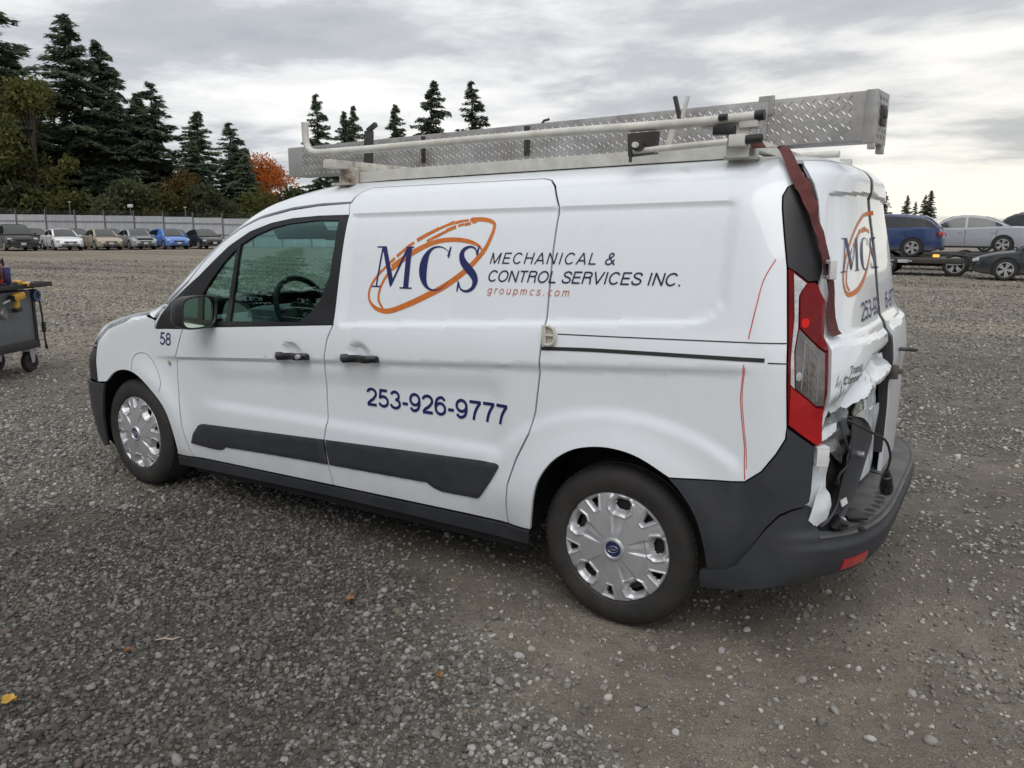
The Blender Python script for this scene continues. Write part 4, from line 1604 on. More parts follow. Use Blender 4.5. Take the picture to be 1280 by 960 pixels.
# ---- lettering
OFF_O, OFF_B = .0014, .0024
navy = M['blue_ink']
orange = M['orange_ink']


def wl(path, ws, n=10):
    p = catmull(path, n)
    w = np.interp(np.linspace(0, 1, len(p)), np.linspace(0, 1, len(ws)), ws)
    return p, w


def dashes(path, w, rng, n=10, frac=.80):
    """dry-brush strokes: short broken quads with ragged widths"""
    p = np.array(catmull(path, n))
    out = []
    i = 0
    while i < len(p) - 2:
        k = int(rng.integers(2, 6))
        seg = p[i:i + k + 1]
        if len(seg) >= 2:
            out.append((seg + rng.normal(0, .0012, 2), np.full(len(seg), w) * rng.uniform(.65, 1.1)))
        i += k if rng.random() < frac else k + 1
    return out


bru = np.random.default_rng(5)
sw1 = [wl([(2.350, 1.507), (2.400, 1.507), (2.440, 1.500), (2.466, 1.485), (2.468, 1.462), (2.462, 1.435), (2.441, 1.379), (2.405, 1.332), (2.350, 1.279), (2.263, 1.220), (2.171, 1.176), (2.075, 1.136), (1.975, 1.104), (1.903, 1.109), (1.858, 1.139), (1.846, 1.177), (1.858, 1.216), (1.886, 1.255)],
          [.020, .020, .018, .014, .014, .016, .018, .022, .024, .026, .026, .025, .023, .018, .012, .011, .011, .012])]
sw1 += dashes([(1.886, 1.255), (1.966, 1.329), (2.060, 1.400), (2.195, 1.469), (2.286, 1.500), (2.352, 1.508)], .017, bru)
sw1 += dashes([(2.139, 1.409), (2.200, 1.441), (2.290, 1.478), (2.380, 1.497)], .016, bru)
sw1 += [wl([(2.016, 1.324), (1.970, 1.290), (1.928, 1.240), (1.906, 1.190), (1.907, 1.146), (1.935, 1.113)], [.014, .014, .013, .012, .012, .008])]
sw1 += [wl([(1.965, 1.292), (2.060, 1.354), (2.173, 1.404), (2.268, 1.417), (2.351, 1.409), (2.404, 1.390), (2.428, 1.366)], [.030, .026, .022, .020, .018, .012, .006])]
strokes('swoosh_print', sw1, orange, slide, OFF_O)


def serif(x, y, w, h=.006):
    return [(x - w, y), (x + w, y), (x + w, y + h), (x - w, y + h)]


def letters_mcs(name, f, parent, material, off):
    """f maps unit letter coordinates (side logo) to (s,t)"""
    P = []
    # M
    P.append([(1.897, 1.389), (1.921, 1.389), (1.975, 1.245), (1.966, 1.204), (1.955, 1.228)])
    P.append([(1.962, 1.212), (1.972, 1.212), (2.052, 1.386), (2.038, 1.386)])
    P.append([(1.897, 1.389), (1.906, 1.389), (1.889, 1.205), (1.881, 1.205)])
    P.append([(2.036, 1.386), (2.064, 1.386), (2.066, 1.202), (2.038, 1.202)])
    P += [serif(1.892, 1.383, .024), serif(2.055, 1.381, .020), serif(1.885, 1.204, .024), serif(2.052, 1.201, .033)]
    # C
    cx, cy = 2.202, 1.292
    out, inn = [], []
    for k in range(33):
        a = math.radians(36 + 286 * k / 32)
        out.append((cx + .087 * math.cos(a), cy + .097 * math.sin(a)))
        tk = .006 + .030 * max(0, -math.cos(a)) ** 1.3
        inn.append((cx + (.087 - tk) * math.cos(a) + .006, cy + (.097 - .0065) * math.sin(a)))
    P.append(out + inn[::-1])
    P.append([(2.255, 1.345), (2.266, 1.334), (2.272, 1.386), (2.264, 1.384)])
    # S
    sp = catmull([(2.404, 1.352), (2.392, 1.376), (2.366, 1.385), (2.338, 1.374), (2.328, 1.350), (2.340, 1.320), (2.367, 1.293), (2.396, 1.266), (2.408, 1.240), (2.398, 1.212), (2.370, 1.199), (2.343, 1.206), (2.327, 1.232)], 6)
    ws = np.interp(np.linspace(0, 1, len(sp)), np.linspace(0, 1, 13), [.005, .007, .009, .016, .024, .031, .035, .032, .026, .016, .010, .007, .005])
    P.append(ribbon(sp, ws).tolist())
    P.append([(2.398, 1.352), (2.408, 1.346), (2.412, 1.388), (2.405, 1.386)])
    P.append([(2.320, 1.196), (2.326, 1.197), (2.333, 1.230), (2.322, 1.244)])
    return polys(name, [[f(*q) for q in p] for p in P], material, parent, off)


letters_mcs('logo_lettering', lambda s, t: (s, t), slide, navy, OFF_B)
text_print('company_lettering', "MECHANICAL &", 2.466, 1.314, 3.012, .046, M['navy_text'], body, OFF_B, shear=.21, weight=.115, spacing=.12)
text_print('company_lettering', "CONTROL SERVICES INC.", 2.464, 1.241, 3.270, .046, M['navy_text'], body, OFF_B, shear=.21, weight=.13)
text_print('web_lettering', "groupmcs.com", 2.470, 1.192, 2.842, .031, M['red_text'], slide, OFF_B, shear=.21, weight=.10, spacing=.22)
text_print('phone_lettering', "253-926-9777", 1.834, .691, 2.600, .076, navy, slide, OFF_B, weight=.165)
text_print('fleet_number', "58", .338, .862, .448, .066, navy, fender, OFF_B, shear=.21, weight=.13)

# rear lettering
rs1 = [wl([(4.430, 1.512), (4.372, 1.512), (4.290, 1.505), (4.213, 1.492), (4.068, 1.442), (3.959, 1.376), (3.908, 1.308), (3.899, 1.256), (3.931, 1.214), (3.993, 1.207), (4.11, 1.223), (4.25, 1.271), (4.345, 1.334), (4.40, 1.40)],
          [.020, .020, .018, .016, .015, .013, .012, .012, .015, .018, .022, .020, .014, .010])]
rs1 += [wl([(4.002, 1.368), (3.942, 1.307), (3.931, 1.247), (3.967, 1.219)], [.010, .010, .010, .008])]
rs1 += dashes([(4.02, 1.375), (4.128, 1.425), (4.22, 1.440), (4.30, 1.441), (4.36, 1.43)], .020, bru)
strokes('swoosh_print', rs1, orange, rd, OFF_O)
letters_mcs('logo_lettering', lambda s, t: (3.880 + (s - 1.868) * 1.06, 1.284 + (t - 1.202) * .665), rd, navy, OFF_B)
text_print('phone_lettering', "253-92", 4.122, 1.102, 4.535, .065, navy, rd, OFF_B, weight=.14)


def mirror_surf(s, t):
    """right-hand rear door, s counted from the left edge across the middle"""
    smid = np.array([s_rear(float(q), -.004) for q in np.atleast_1d(t)])
    p, n = van_surf(2 * smid - s, t)
    return p * np.array([1, -1, 1]), n * np.array([1, -1, 1])


text_print('phone_lettering', "6-9777", 4.70, 1.102, 5.10, .065, navy, rdr, OFF_B, weight=.14, surf=mirror_surf)
text_print('badge_lettering', "Transit", 3.872, .958, 3.972, .023, M['badge'], rd, .003, shear=.25, surf=dented, weight=.17)
text_print('badge_lettering', "Connect", 3.835, .930, 3.965, .023, M['badge'], rd, .003, shear=.25, surf=dented, weight=.17)

# grease-pencil marks left by the assessor
strokes('pencil_mark', [(catmull([(3.573, 1.336), (3.544, 1.267), (3.530, 1.175), (3.522, 1.110), (3.518, 1.076)], 8), .0034),
                        (catmull([(3.512, .994), (3.509, .94), (3.508, .881), (3.519, .80), (3.531, .727), (3.533, .68), (3.538, .625)], 8), .0032),
                        (catmull([(3.516, .985), (3.512, .90), (3.524, .80), (3.536, .727), (3.541, .66)], 8), .0022)], M['red_pencil'], body, .0014)

# ================================================================== roof rack, box and strap
rack = empty('roof_rack', (1.5, 0, 1.70))
tag(rack, 'weathered white steel ladder rack with side pipes bolted to the van roof', 'roof rack')


def roof_z(x, y):
    s = x
    best = None
    tt = np.arange(1.5, 2.39, .01)
    P, _n = van_surf(np.full_like(tt, s), tt)
    k = np.argmin(np.abs(P[:, 1] - (-abs(y))))
    return float(P[k, 2])


def rack_part(mb, name, m_, **k):
    o = mb.build(name, m_, None, **k)
    o.parent = rack
    o.matrix_parent_inverse = Matrix.Translation(-Vector(rack.location))
    return o


for sg in (-1, 1):
    b = MB()
    for x0 in np.arange(1.42, 3.40, .33):
        x1 = min(x0 + .33, 3.44)
        z0, z1 = roof_z(x0, .56) + .022, roof_z(x1, .56) + .022
        y = sg * .56
        b.hexa([(x0, y - .018, z0 - .02), (x1, y - .018, z1 - .02), (x1, y + .018, z1 - .02), (x0, y + .018, z0 - .02)],
               [(x0, y - .018, z0 + .028), (x1, y - .018, z1 + .028), (x1, y + .018, z1 + .028), (x0, y + .018, z0 + .028)])
    rack_part(b, 'roof_rail', M['white_steel'])
    # crossbar feet
    for x in (1.50, 3.385):
        b = MB()
        b.box((x, sg * .61, roof_z(x, .6) + .03), (.085, .05, .09), bev=.006)
        b.box((x, sg * .64, roof_z(x, .62) + .005), (.11, .07, .012), bev=.004)
        rack_part(b, 'rack_foot', M['rust'] if x < 2 else M['white_steel'])
for x, m_ in ((1.50, M['rust']), (3.395, M['white_steel'])):
    b = MB()
    b.box((x, 0, 1.79), (.055, 1.50, .038), bev=.005)
    cbr = rack_part(b, 'crossbar', m_)
    if x < 2:
        for y in (-.60, -.54, -.50, -.46):
            b = MB()
            b.box((x + .0285, y, 1.793), (.003, .028, .011), bev=.001)
            h = b.build('slot', M['dark'], None)
            h.parent = cbr
            h.matrix_parent_inverse = Matrix.Translation(-Vector(rack.location))
# side pipe near side, bent up at the front
b = MB()
y = -.72
bend = [(1.335, y, 1.985), (1.335, y, 1.93), (1.338, y, 1.895), (1.350, y, 1.868), (1.375, y, 1.850), (1.42, y, 1.843)]
b.tube(bend + [(1.75, y, 1.845), (2.30, y, 1.853), (2.75, y, 1.858), (3.20, y, 1.858), (3.36, y, 1.862), (3.45, y, 1.866)], .0165, 14)
rack_part(b, 'side_pipe', M['white_steel'], angle=60)
b = MB()
b.tube([(1.335, .72, 1.985), (1.335, .72, 1.90), (1.36, .72, 1.855), (1.42, .72, 1.843), (3.45, .72, 1.862)], .0165, 12)
rack_part(b, 'side_pipe', M['white_steel'], angle=60)
# rear drop-down mechanism
b = MB()
b.box((3.388, -.705, 1.80), (.075, .020, .125), bev=.004)
b.box((3.425, -.70, 1.852), (.065, .06, .045), bev=.008)
b.box((3.31, -.705, 1.842), (.10, .024, .022), bev=.004)
rack_part(b, 'hinge_plate', M['white_steel'])
b = MB()
b.box((3.345, -.722, 1.826), (.075, .035, .030), bev=.006)
rack_part(b, 'black_clamp', M['trim'])
b = MB()
b.tube([(3.330, -.742, 1.865), (3.358, -.742, 1.867)], .011, 10)
rack_part(b, 'pipe_collar', M['trim'])
b = MB()
b.tube([(3.445, -.72, 1.866), (3.475, -.72, 1.868)], .0175, 12)
rack_part(b, 'pipe_end_cap', M['trim'])
b = MB()
b.tube([(3.02, -.73, 1.772), (3.36, -.73, 1.788), (3.46, -.73, 1.792)], .0115, 10)
rack_part(b, 'drop_rod', M['white_steel'], angle=60)
b = MB()
b.tube([(3.36, -.73, 1.788), (3.37, -.73, 1.788), (3.47, -.73, 1.793), (3.475, -.73, 1.793)], [.010, .0150, .0150, .012], 12)
rack_part(b, 'rubber_grip', M['rubber'], angle=50)
b = MB()
b.hexa([(3.00, -.735, 1.755), (3.10, -.735, 1.762), (3.10, -.70, 1.762), (3.00, -.70, 1.755)], [(2.995, -.735, 1.835), (3.105, -.735, 1.838), (3.105, -.70, 1.838), (2.995, -.70, 1.835)])
b.tube([(3.045, -.70, 1.790), (3.045, -.765, 1.790)], .020, 14)
b.tube([(3.012, -.74, 1.77), (3.012, -.74, 1.735)], .006, 8)
rack_part(b, 'pivot_bracket', M['steel_dark'])
b = MB()
b.tube([(3.045, -.766, 1.790), (3.045, -.785, 1.790)], .010, 10)
rack_part(b, 'pivot_pin', M['white_steel'])
# ladder stops
b = MB()
R = Matrix.Rotation(math.radians(16), 3, 'Y')
b.box((3.072, -.50, 1.86), (.022, .014, .13), R, .003)
b.box((3.118, -.50, 1.945), (.012, .016, .085), Matrix.Rotation(math.radians(14), 3, 'Y'), .003)
rack_part(b, 'ladder_stop', M['white_steel'])
b = MB()
b.box((3.092, -.50, 1.935), (.014, .02, .11), Matrix.Rotation(math.radians(-16), 3, 'Y'), .003)
b.box((3.098, -.50, 1.885), (.030, .022, .03), None, .003)
rack_part(b, 'ladder_stop', M['steel_dark'])
b = MB()
b.box((1.345, -.30, 1.90), (.050, .02, .18), Matrix.Rotation(math.radians(4), 3, 'Y'), .003)
b.box((1.372, -.30, 2.005), (.065, .022, .022), Matrix.Rotation(math.radians(-28), 3, 'Y'), .003)
rack_part(b, 'front_stop', M['steel_dark'])
b = MB()
b.tube([(3.40, -.20, 1.765), (3.42, .30, 1.79), (3.50, .55, 1.80)], .013, 8)
b.box((3.51, .56, 1.80), (.05, .04, .045), None, .004)
rack_part(b, 'rear_roller', M['white_steel'])

# ---- chequer-plate carrier box
BL0, BR0 = Vector((.37, .05, 1.814)), Vector((3.735, -.30, 1.814))
ux = (BR0 - BL0)
BLEN = ux.length
ux.normalize()
BANG = math.atan2(ux.y, ux.x)
box = empty('carrier_box', BL0, BANG)
tag(box, 'long aluminium diamond plate box lying along the roof rack', 'storage box')
BH, BD = .170, .150


def bx(u, v, w):
    return Vector((u, v, w))


b = MB()
b.box((BLEN / 2, BD / 2, BH / 2), (BLEN - .04, BD, BH), bev=.004)
b.build('box_body', M['alu'], box, angle=30)
# raised tread bars (near face, far face, top): alternating diagonal lozenges
tb = MB()


def bar(c, a, b_, n):
    """small rounded bar: half-length vector a, half-width vector b_, normal n"""
    c = Vector(c)
    top = c + n * .0019
    tb.add([c - a, c - a * .55 + b_, c + a * .55 + b_, c + a, c + a * .55 - b_, c - a * .55 - b_, top - a * .62, top + a * .62],
           [(0, 6, 1), (1, 6, 7, 2), (2, 7, 3), (3, 7, 4), (4, 7, 6, 5), (5, 6, 0)])


pit = .0215
nu, nw = int((BLEN - .10) / pit), int(BH / pit)
for i in range(nu):
    for j in range(nw + 1):
        u = .05 + pit * (i + .5)
        w = .012 + pit * j + (pit / 2 if i % 2 else 0)
        if w > BH - .010:
            continue
        sg = 1 if (i + j) % 2 else -1
        a = Vector((.0086, 0, .0086 * sg))
        q = Vector((.0027, 0, -.0027 * sg))
        bar((u, -.0002, w), a, q, Vector((0, -1, 0)))
        if j < 6:
            w2 = .015 + pit * j + (pit / 2 if i % 2 else 0)
            if w2 < BD - .012:
                bar((u, w2, BH + .0002), Vector((.0086, .0086 * sg, 0)), Vector((.0027, -.0027 * sg, 0)), Vector((0, 0, 1)))
for i in range(6):
    for j in range(7):
        v = .02 + pit * i + (.0 if j % 2 else .012)
        sg = 1 if (i + j) % 2 else -1
        if v < BD - .012:
            bar((BLEN + .0165, v, .018 + pit * j), Vector((0, .0086, .0086 * sg)), Vector((0, .0027, -.0027 * sg)), Vector((1, 0, 0)))
tread = tb.build('tread_bars', M['alu'], box, smooth=False)
tread['kind'] = 'stuff'
# end cap (door) with folded skirt, and the plain front end
b = MB()
b.box((BLEN - .004, BD / 2, BH / 2 - .004), (.040, BD + .012, BH + .012), bev=.004)
b.box((BLEN + .004, .012, -.018), (.022, .028, .026), bev=.002)
b.box((BLEN + .004, BD - .018, -.022), (.022, .040, .034), bev=.002)
b.build('end_door', M['alu'], box, angle=30)
b = MB()
b.box((BLEN + .020, BD / 2, BH * .52), (.010, .060, .070), bev=.004)
b.box((BLEN + .024, BD / 2, BH * .56), (.014, .036, .030), bev=.004)
b.build('end_latch', M['steel_dark'], box)
b = MB()
b.box((.05, BD / 2, BH / 2), (.14, BD + .004, BH + .002), bev=.003)
b.build('front_cap', mat('plain_aluminium', (.46, .45, .44), .45, metal=.6, var=.12, dirt=(.25, .22, .2), dirt_amt=.4), box)
for u, wd in ((1.16, .022), (1.85, .030), (2.98, .060)):
    b = MB()
    b.box((u, -.006, BH * .55), (wd, .010, BH * .80), bev=.002)
    b.tube([(u, -.014, BH * .25), (u, -.014, BH * .85)], .006, 8)
    if wd > .05:
        b.box((u + .02, -.002, BH - .02), (wd, .012, .07), bev=.002)
    b.build('lid_hinge', M['alu'] if wd > .05 else M['steel_dark'], box)
b = MB()
b.tube([(1.92, .02, BH), (1.93, .02, BH + .012), (1.96, .02, BH + .016)], .006, 8)
b.build('lid_catch', M['steel_dark'], box)

# ---- red strap
SL = catmull([(3.471, 1.836), (3.574, 1.621), (3.602, 1.569), (3.642, 1.496), (3.680, 1.411), (3.709, 1.343), (3.741, 1.256), (3.789, 1.071)], 5)
SR = catmull([(3.505, 1.825), (3.600, 1.651), (3.640, 1.595), (3.668, 1.528), (3.700, 1.441), (3.739, 1.350), (3.786, 1.255), (3.850, 1.074)], 5)
vs_, fs_ = [], []
pts = []
for a in ((3.395, -.60, 1.812), (3.43, -.66, 1.79), (3.455, -.70, 1.765)):
    pts.append((Vector(a) + Vector((-.02, .0, .0)), Vector(a) + Vector((.025, .005, .0))))
for i, (a, c) in enumerate(zip(SL, SR)):
    A, na = van_surf(np.array([a[0]]), np.array([a[1]]))
    B, nb_ = van_surf(np.array([c[0]]), np.array([c[1]]))
    k = i / (len(SL) - 1)
    lift = .010 + .012 * math.sin(k * math.pi) + .008 * max(0, k - .8) * 5 * .5 + .003 * math.sin(i * 1.3)
    if i < 6:
        lift += .004 * (6 - i)
    pts.append((Vector(A[0]) + Vector(na[0]) * lift, Vector(B[0]) + Vector(nb_[0]) * (lift + .004 * math.sin(i * .9))))
n = len(pts)
for A, B in pts:
    mid = (A + B) / 2
    vs_ += [A, B]
nb2 = len(vs_)
for A, B in pts:
    out = Vector((.45, -.85, .1)).normalized() * .003
    vs_ += [A + out, B + out]
for i in range(n - 1):
    fs_ += [(2 * i, 2 * i + 1, 2 * i + 3, 2 * i + 2), (nb2 + 2 * i, nb2 + 2 * i + 2, nb2 + 2 * i + 3, nb2 + 2 * i + 1),
            (2 * i, 2 * i + 2, nb2 + 2 * i + 2, nb2 + 2 * i), (2 * i + 1, nb2 + 2 * i + 1, nb2 + 2 * i + 3, 2 * i + 3)]
strap = mesh_obj('strap', vs_, fs_, M['strap'], None, True, 50)
tag(strap, 'dark red webbing strap hanging from the rack over the rear corner', 'strap')
A, na = van_surf(np.array([3.712]), np.array([1.296]))
B, nb_ = van_surf(np.array([3.782]), np.array([1.294]))
c = (Vector(A[0]) + Vector(B[0])) / 2 + Vector(na[0] + nb_[0]) * .014
R = Matrix.Rotation(math.radians(33), 3, 'Z')
b = MB()
for dz in (-.024, .024):
    b.box(c + Vector((0, 0, dz)), (.022, .072, .012), R, .002)
for dy in (-.030, .030):
    b.box(c + R @ Vector((0, dy, 0)), (.022, .014, .058), R, .002)
b.box(c + R @ Vector((.008, .012, 0)), (.010, .030, .034), R, .003)
b.build('strap_buckle', M['clip'], strap)

# ================================================================== other vehicles
M['car_glass'] = mat('dark_car_glass', (.016, .020, .022), .06, var=.2, spec=.8)
M['car_rim'] = mat('alloy_rim', (.50, .50, .51), .3, metal=.7, var=.1)
M['head_lens'] = mat('car_headlamp', (.55, .57, .58), .15, coat=1, var=.25, vscale=20)
M['tail_lens'] = mat('car_tail_lamp', (.32, .015, .018), .15, coat=1, var=.3, vscale=20)
M['plate'] = mat('number_plate', (.45, .45, .46), .5, var=.15)
PAINTS = {}


def car_paint(key, col, rough=.28):
    if key not in PAINTS:
        PAINTS[key] = paint('paint_' + key, col, rough, coat=.45, low=.45)
    return PAINTS[key]


STY = {
    # hood: (x/L,z) from windscreen base to nose ; deck ; roof profile (x/L, z)
    'sedan': dict(H=1.45, sh=[(-.5, .78), (-.485, .93), (-.44, 1.00), (-.30, 1.015), (.0, .945), (.20, .945), (.36, .86), (.455, .74), (.49, .62), (.5, .50)],
                  roof=[(-.345, 1.01), (-.29, 1.13), (-.215, 1.30), (-.15, 1.385), (-.06, 1.435), (.03, 1.44), (.09, 1.39), (.15, 1.26), (.235, 1.00), (.255, .945)], bp=-.015),
    'hatch': dict(H=1.48, sh=[(-.5, .70), (-.49, .90), (-.47, 1.00), (-.36, 1.03), (.0, .96), (.22, .95), (.37, .88), (.455, .77), (.49, .64), (.5, .50)],
                  roof=[(-.475, 1.00), (-.455, 1.12), (-.41, 1.30), (-.36, 1.41), (-.20, 1.475), (.0, 1.48), (.08, 1.43), (.15, 1.29), (.245, 1.00), (.26, .955)], bp=-.02),
    'suv': dict(H=1.72, sh=[(-.5, .80), (-.49, 1.02), (-.475, 1.10), (-.36, 1.12), (.0, 1.06), (.22, 1.05), (.38, .99), (.46, .88), (.49, .74), (.5, .56)],
                roof=[(-.48, 1.10), (-.465, 1.25), (-.44, 1.48), (-.41, 1.62), (-.25, 1.705), (.0, 1.715), (.08, 1.665), (.15, 1.50), (.235, 1.12), (.25, 1.06)], bp=-.03),
}


def wheel_proto():
    ty = MB()
    ty.lathe([(.20, -.02), (.225, -.008), (.27, .0), (.305, -.012), (.322, -.035), (.325, -.10), (.322, -.165), (.30, -.20), (.2, -.20)], 36)
    rm = MB()
    rm.lathe([(.0, -.035), (.16, -.05), (.195, -.03), (.215, -.002), (.222, -.006), (.222, -.03)], 36)
    rm.cur = 1
    for k in range(5):
        a0 = 2 * math.pi * k / 5
        for da in (-.17, .17):
            pts = []
            for r, w in ((.04, .022), (.205, .024)):
                for sg in (-1, 1):
                    a = a0 + da * (.4 if r < .1 else 1)
                    pts.append(Vector((r * math.cos(a) - sg * w * math.sin(a), .004 if r > .1 else .0, r * math.sin(a) + sg * w * math.cos(a))))
            rm.prism([pts[0], pts[1], pts[3], pts[2]], (0, -.02, 0))
    rm.lathe([(.0, .006), (.045, .006), (.055, -.006)], 20)
    rm.lathe([(.198, -.012), (.205, .004), (.222, .002), (.224, -.012)], 36)
    return ty, rm


_TY, _RM = wheel_proto()
_WM = {}


def add_wheel(root, x, y, r, side):
    w = bpy.data.objects.new('wheel', None)
    link(w, root)
    w.location = (x, y * side, r)
    w.rotation_euler = (0, random.uniform(0, 1.2), 0 if side > 0 else math.pi)
    k = r / .325
    w.scale = (k, 1, k)
    if 'ty' not in _WM:
        o = _TY.build('tyre', M['tyre'], w)
        p = _RM.build('rim', [M['dark'], M['car_rim']], w)
        _WM['ty'], _WM['rm'] = o.data, p.data
    else:
        for nm, d in (('tyre', _WM['ty']), ('rim', _WM['rm'])):
            link(bpy.data.objects.new(nm, d), w)


def car(name, label, pm, loc, deg, style='sedan', L=4.5, W=1.78, cat='car', group=None, zs=1.0, wr=.325, tarp=False, crumple_hood=False, rails=False, lamps_on=False):
    root = empty(name, loc, math.radians(deg))
    tag(root, label, cat, group)
    st = STY[style]
    hw = W / 2
    sh = [(a * L, z * zs) for a, z in st['sh']]
    rf = [(a * L, z * zs) for a, z in st['roof']]
    sx, sz = [p[0] for p in sh], [p[1] for p in sh]
    rx, rz = [p[0] for p in rf], [p[1] for p in rf]
    zf = lambda x: float(np.interp(x, sx, sz))
    rfz = lambda x: float(np.interp(x, rx, rz))

    def wf(x):
        u = abs(x) / (L / 2)
        return hw * (1 - .30 * max(0, (u - .80) / .20) ** 2.2)
    # lower body
    xs = np.concatenate([np.linspace(-L / 2, -L / 2 + .35, 6)[:-1], np.linspace(-L / 2 + .35, L / 2 - .45, 22)[:-1], np.linspace(L / 2 - .45, L / 2, 8)])
    V, F = [], []
    for x in xs:
        w, zt = wf(x), zf(x)
        zb = .20 + .10 * max(0, (abs(x) / (L / 2) - .85) / .15)
        ring = [(w * .86, zb), (w * .965, zb + .05), (w * .99, zb + .16), (w * 1.0, min(.58, zt - .12)), (w * .985, zt - .16 if zt > .8 else zt - .10), (w * .975, zt - .045), (w * .92, zt - .008), (w * .60, zt + .018), (0, zt + .028)]
        full = ring + [(-y, z) for y, z in ring[-2::-1]]
        V += [(x, y, z) for y, z in full]
    n = 17
    for i in range(len(xs) - 1):
        for k in range(n - 1):
            F.append((i * n + k, (i + 1) * n + k, (i + 1) * n + k + 1, i * n + k + 1))
    F.append(tuple(range(n))[::-1])
    F.append(tuple(range((len(xs) - 1) * n, len(xs) * n)))
    # greenhouse
    base = len(V)
    xr = np.linspace(rx[0], rx[-1], 30)

    def gy(x, z):
        zb_ = zf(x)
        u = (z - zb_) / max(.2, (max(rz) - zb_))
        return hw * (.90 - .20 * np.clip(u, 0, 1) ** 1.15)
    for x in xr:
        zt = rfz(x)
        zb_ = zf(x) - .02
        y0, y1 = gy(x, zb_), gy(x, zt)
        V += [(x, y0, zb_), (x, (y0 * .4 + y1 * .6), zb_ * .4 + zt * .6), (x, y1, zt - .02 * (zt > zb_ + .1)), (x, y1 * .86, zt + .012), (x, 0, zt + .028), (x, -y1 * .86, zt + .012), (x, -y1, zt - .02 * (zt > zb_ + .1)), (x, -(y0 * .4 + y1 * .6), zb_ * .4 + zt * .6), (x, -y0, zb_)]
    for i in range(len(xr) - 1):
        for k in range(8):
            F.append((base + i * 9 + k, base + (i + 1) * 9 + k, base + (i + 1) * 9 + k + 1, base + i * 9 + k + 1))
    body_ = mesh_obj('body', V, F, pm, root, True, 40)
    bm = bmesh.new()
    bm.from_mesh(body_.data)
    bmesh.ops.recalc_face_normals(bm, faces=bm.faces)
    bm.to_mesh(body_.data)
    bm.free()
    gm = M['car_glass']
    # side windows
    bpx = st['bp'] * L
    for sg in (-1, 1):
        for (xa, xb, nm) in ((bpx + .04, rx[-1] - .12, 'front_window'), (rx[0] + .10, bpx - .04, 'rear_window')):
            q, f = [], []
            cols = []
            for x in np.linspace(xa, xb, 16):
                lo = zf(x) + .025
                hi = rfz(x) - .075
                if hi - lo > .02:
                    cols.append((x, lo, hi))
            for (x, lo, hi) in cols:
                for z in (lo, (lo + hi) / 2, hi):
                    zt = rfz(x)
                    zb_ = zf(x) - .02
                    y0, y1 = gy(x, zb_), gy(x, zt)
                    u = (z - zb_) / max(zt - zb_, .01)
                    ym = y0 * .4 + y1 * .6
                    y = (y0 + (ym - y0) * u / .6) if u < .6 else (ym + (y1 - ym) * (u - .6) / .4)
                    q.append((x, sg * (y + .008), z))
            for i in range(len(cols) - 1):
                for k in range(2):
                    f.append((i * 3 + k, i * 3 + k + 1, i * 3 + 4 + k, i * 3 + 3 + k))
            if f:
                mesh_obj('side_window', q, f, M['tarp'] if (tarp and nm == 'front_window') else gm, root, True)
    # windscreens
    for (ia, ib, nm) in ((len(rf) - 4, len(rf) - 1, 'windscreen'), (0, 3, 'back_window')):
        q, f = [], []
        pts = rf[ia:ib + 1]
        pts = [(x, z) for x, z in pts]
        m_ = len(pts)
        for i, (x, z) in enumerate(pts):
            yy = gy(x, z) * .86
            for k in range(5):
                q.append((x + (.010 if nm == 'windscreen' else -.010), yy * (k / 2 - 1), z + .022 + .016 * (1 - abs(k / 2 - 1))))
        for i in range(m_ - 1):
            for k in range(4):
                f.append((i * 5 + k, i * 5 + k + 1, i * 5 + 6 + k, i * 5 + 5 + k))
        mesh_obj(nm, q, f, gm, root, True)
    # wheels and arches
    ax, bx_ = L * .30, -L * .295
    for x in (ax, bx_):
        for sg in (-1, 1):
            ar = MB()
            pts = []
            for k in range(19):
                a = math.pi * k / 18
                pts.append(Vector((x + (wr + .055) * math.cos(a), sg * (hw + .004), wr + .01 + (wr + .05) * math.sin(a))))
            pts += [Vector((x - wr - .055, sg * (hw + .004), .17)), Vector((x + wr + .055, sg * (hw + .004), .17))]
            ar.prism(pts, (0, -sg * .20, 0))
            ar.build('wheel_arch', M['dark'], root, smooth=False)
            add_wheel(root, x, hw + .012, wr, sg)
    # lamps, bumpers, grille, plates
    zn = zf(L * .44)
    for sg in (-1, 1):
        b = MB()
        R = Matrix.Rotation(math.radians(-sg * 32), 3, 'Z') @ Matrix.Rotation(math.radians(12), 3, 'Y')
        b.box((L / 2 - .20, sg * hw * .70, zn - .115 * zs), (.20, .40, .115), R, .03)
        b.build('headlight', M['head_lens'], root)
        b = MB()
        R = Matrix.Rotation(math.radians(sg * 30), 3, 'Z')
        b.box((-L / 2 + .125, sg * hw * .74, zf(-L * .485) - .115), (.17, .34, .15), R, .03)
        b.build('tail_light', M['tail_lens'], root)
        b = MB()
        b.box((rx[-1] - .22, sg * (hw + .07), zf(rx[-1]) + .07), (.11, .19, .12), None, .03)
        b.build('wing_mirror', pm, root)
        b = MB()
        for xx in (bpx, rx[-1] - .06 - .10, bx_ + wr * .7):
            b.box((xx, sg * (hw - .002), .62 * zs), (.010, .012, .56))
        b.build('door_seam', M['dark'], root)
        b = MB()
        for xx in (bpx + .16, bpx - .95):
            b.box((xx, sg * (hw * .99), zf(0) - .16), (.17, .03, .03), None, .008)
        b.build('door_handle', pm, root)
        b = MB()
        b.box((.0, sg * (hw * .985), .235), (L * .44, .03, .07), None, .01)
        b.build('sill', M['trim'], root)
    b = MB()
    b.box((L / 2 - .02, 0, zn - .20 * zs), (.06, W * .44, .10), None, .015)
    b.build('grille', M['trim'], root)
    b = MB()
    b.box((L / 2 - .015, 0, .30), (.06, W * .62, .12), None, .02)
    b.build('lower_intake', M['trim'], root)
    b = MB()
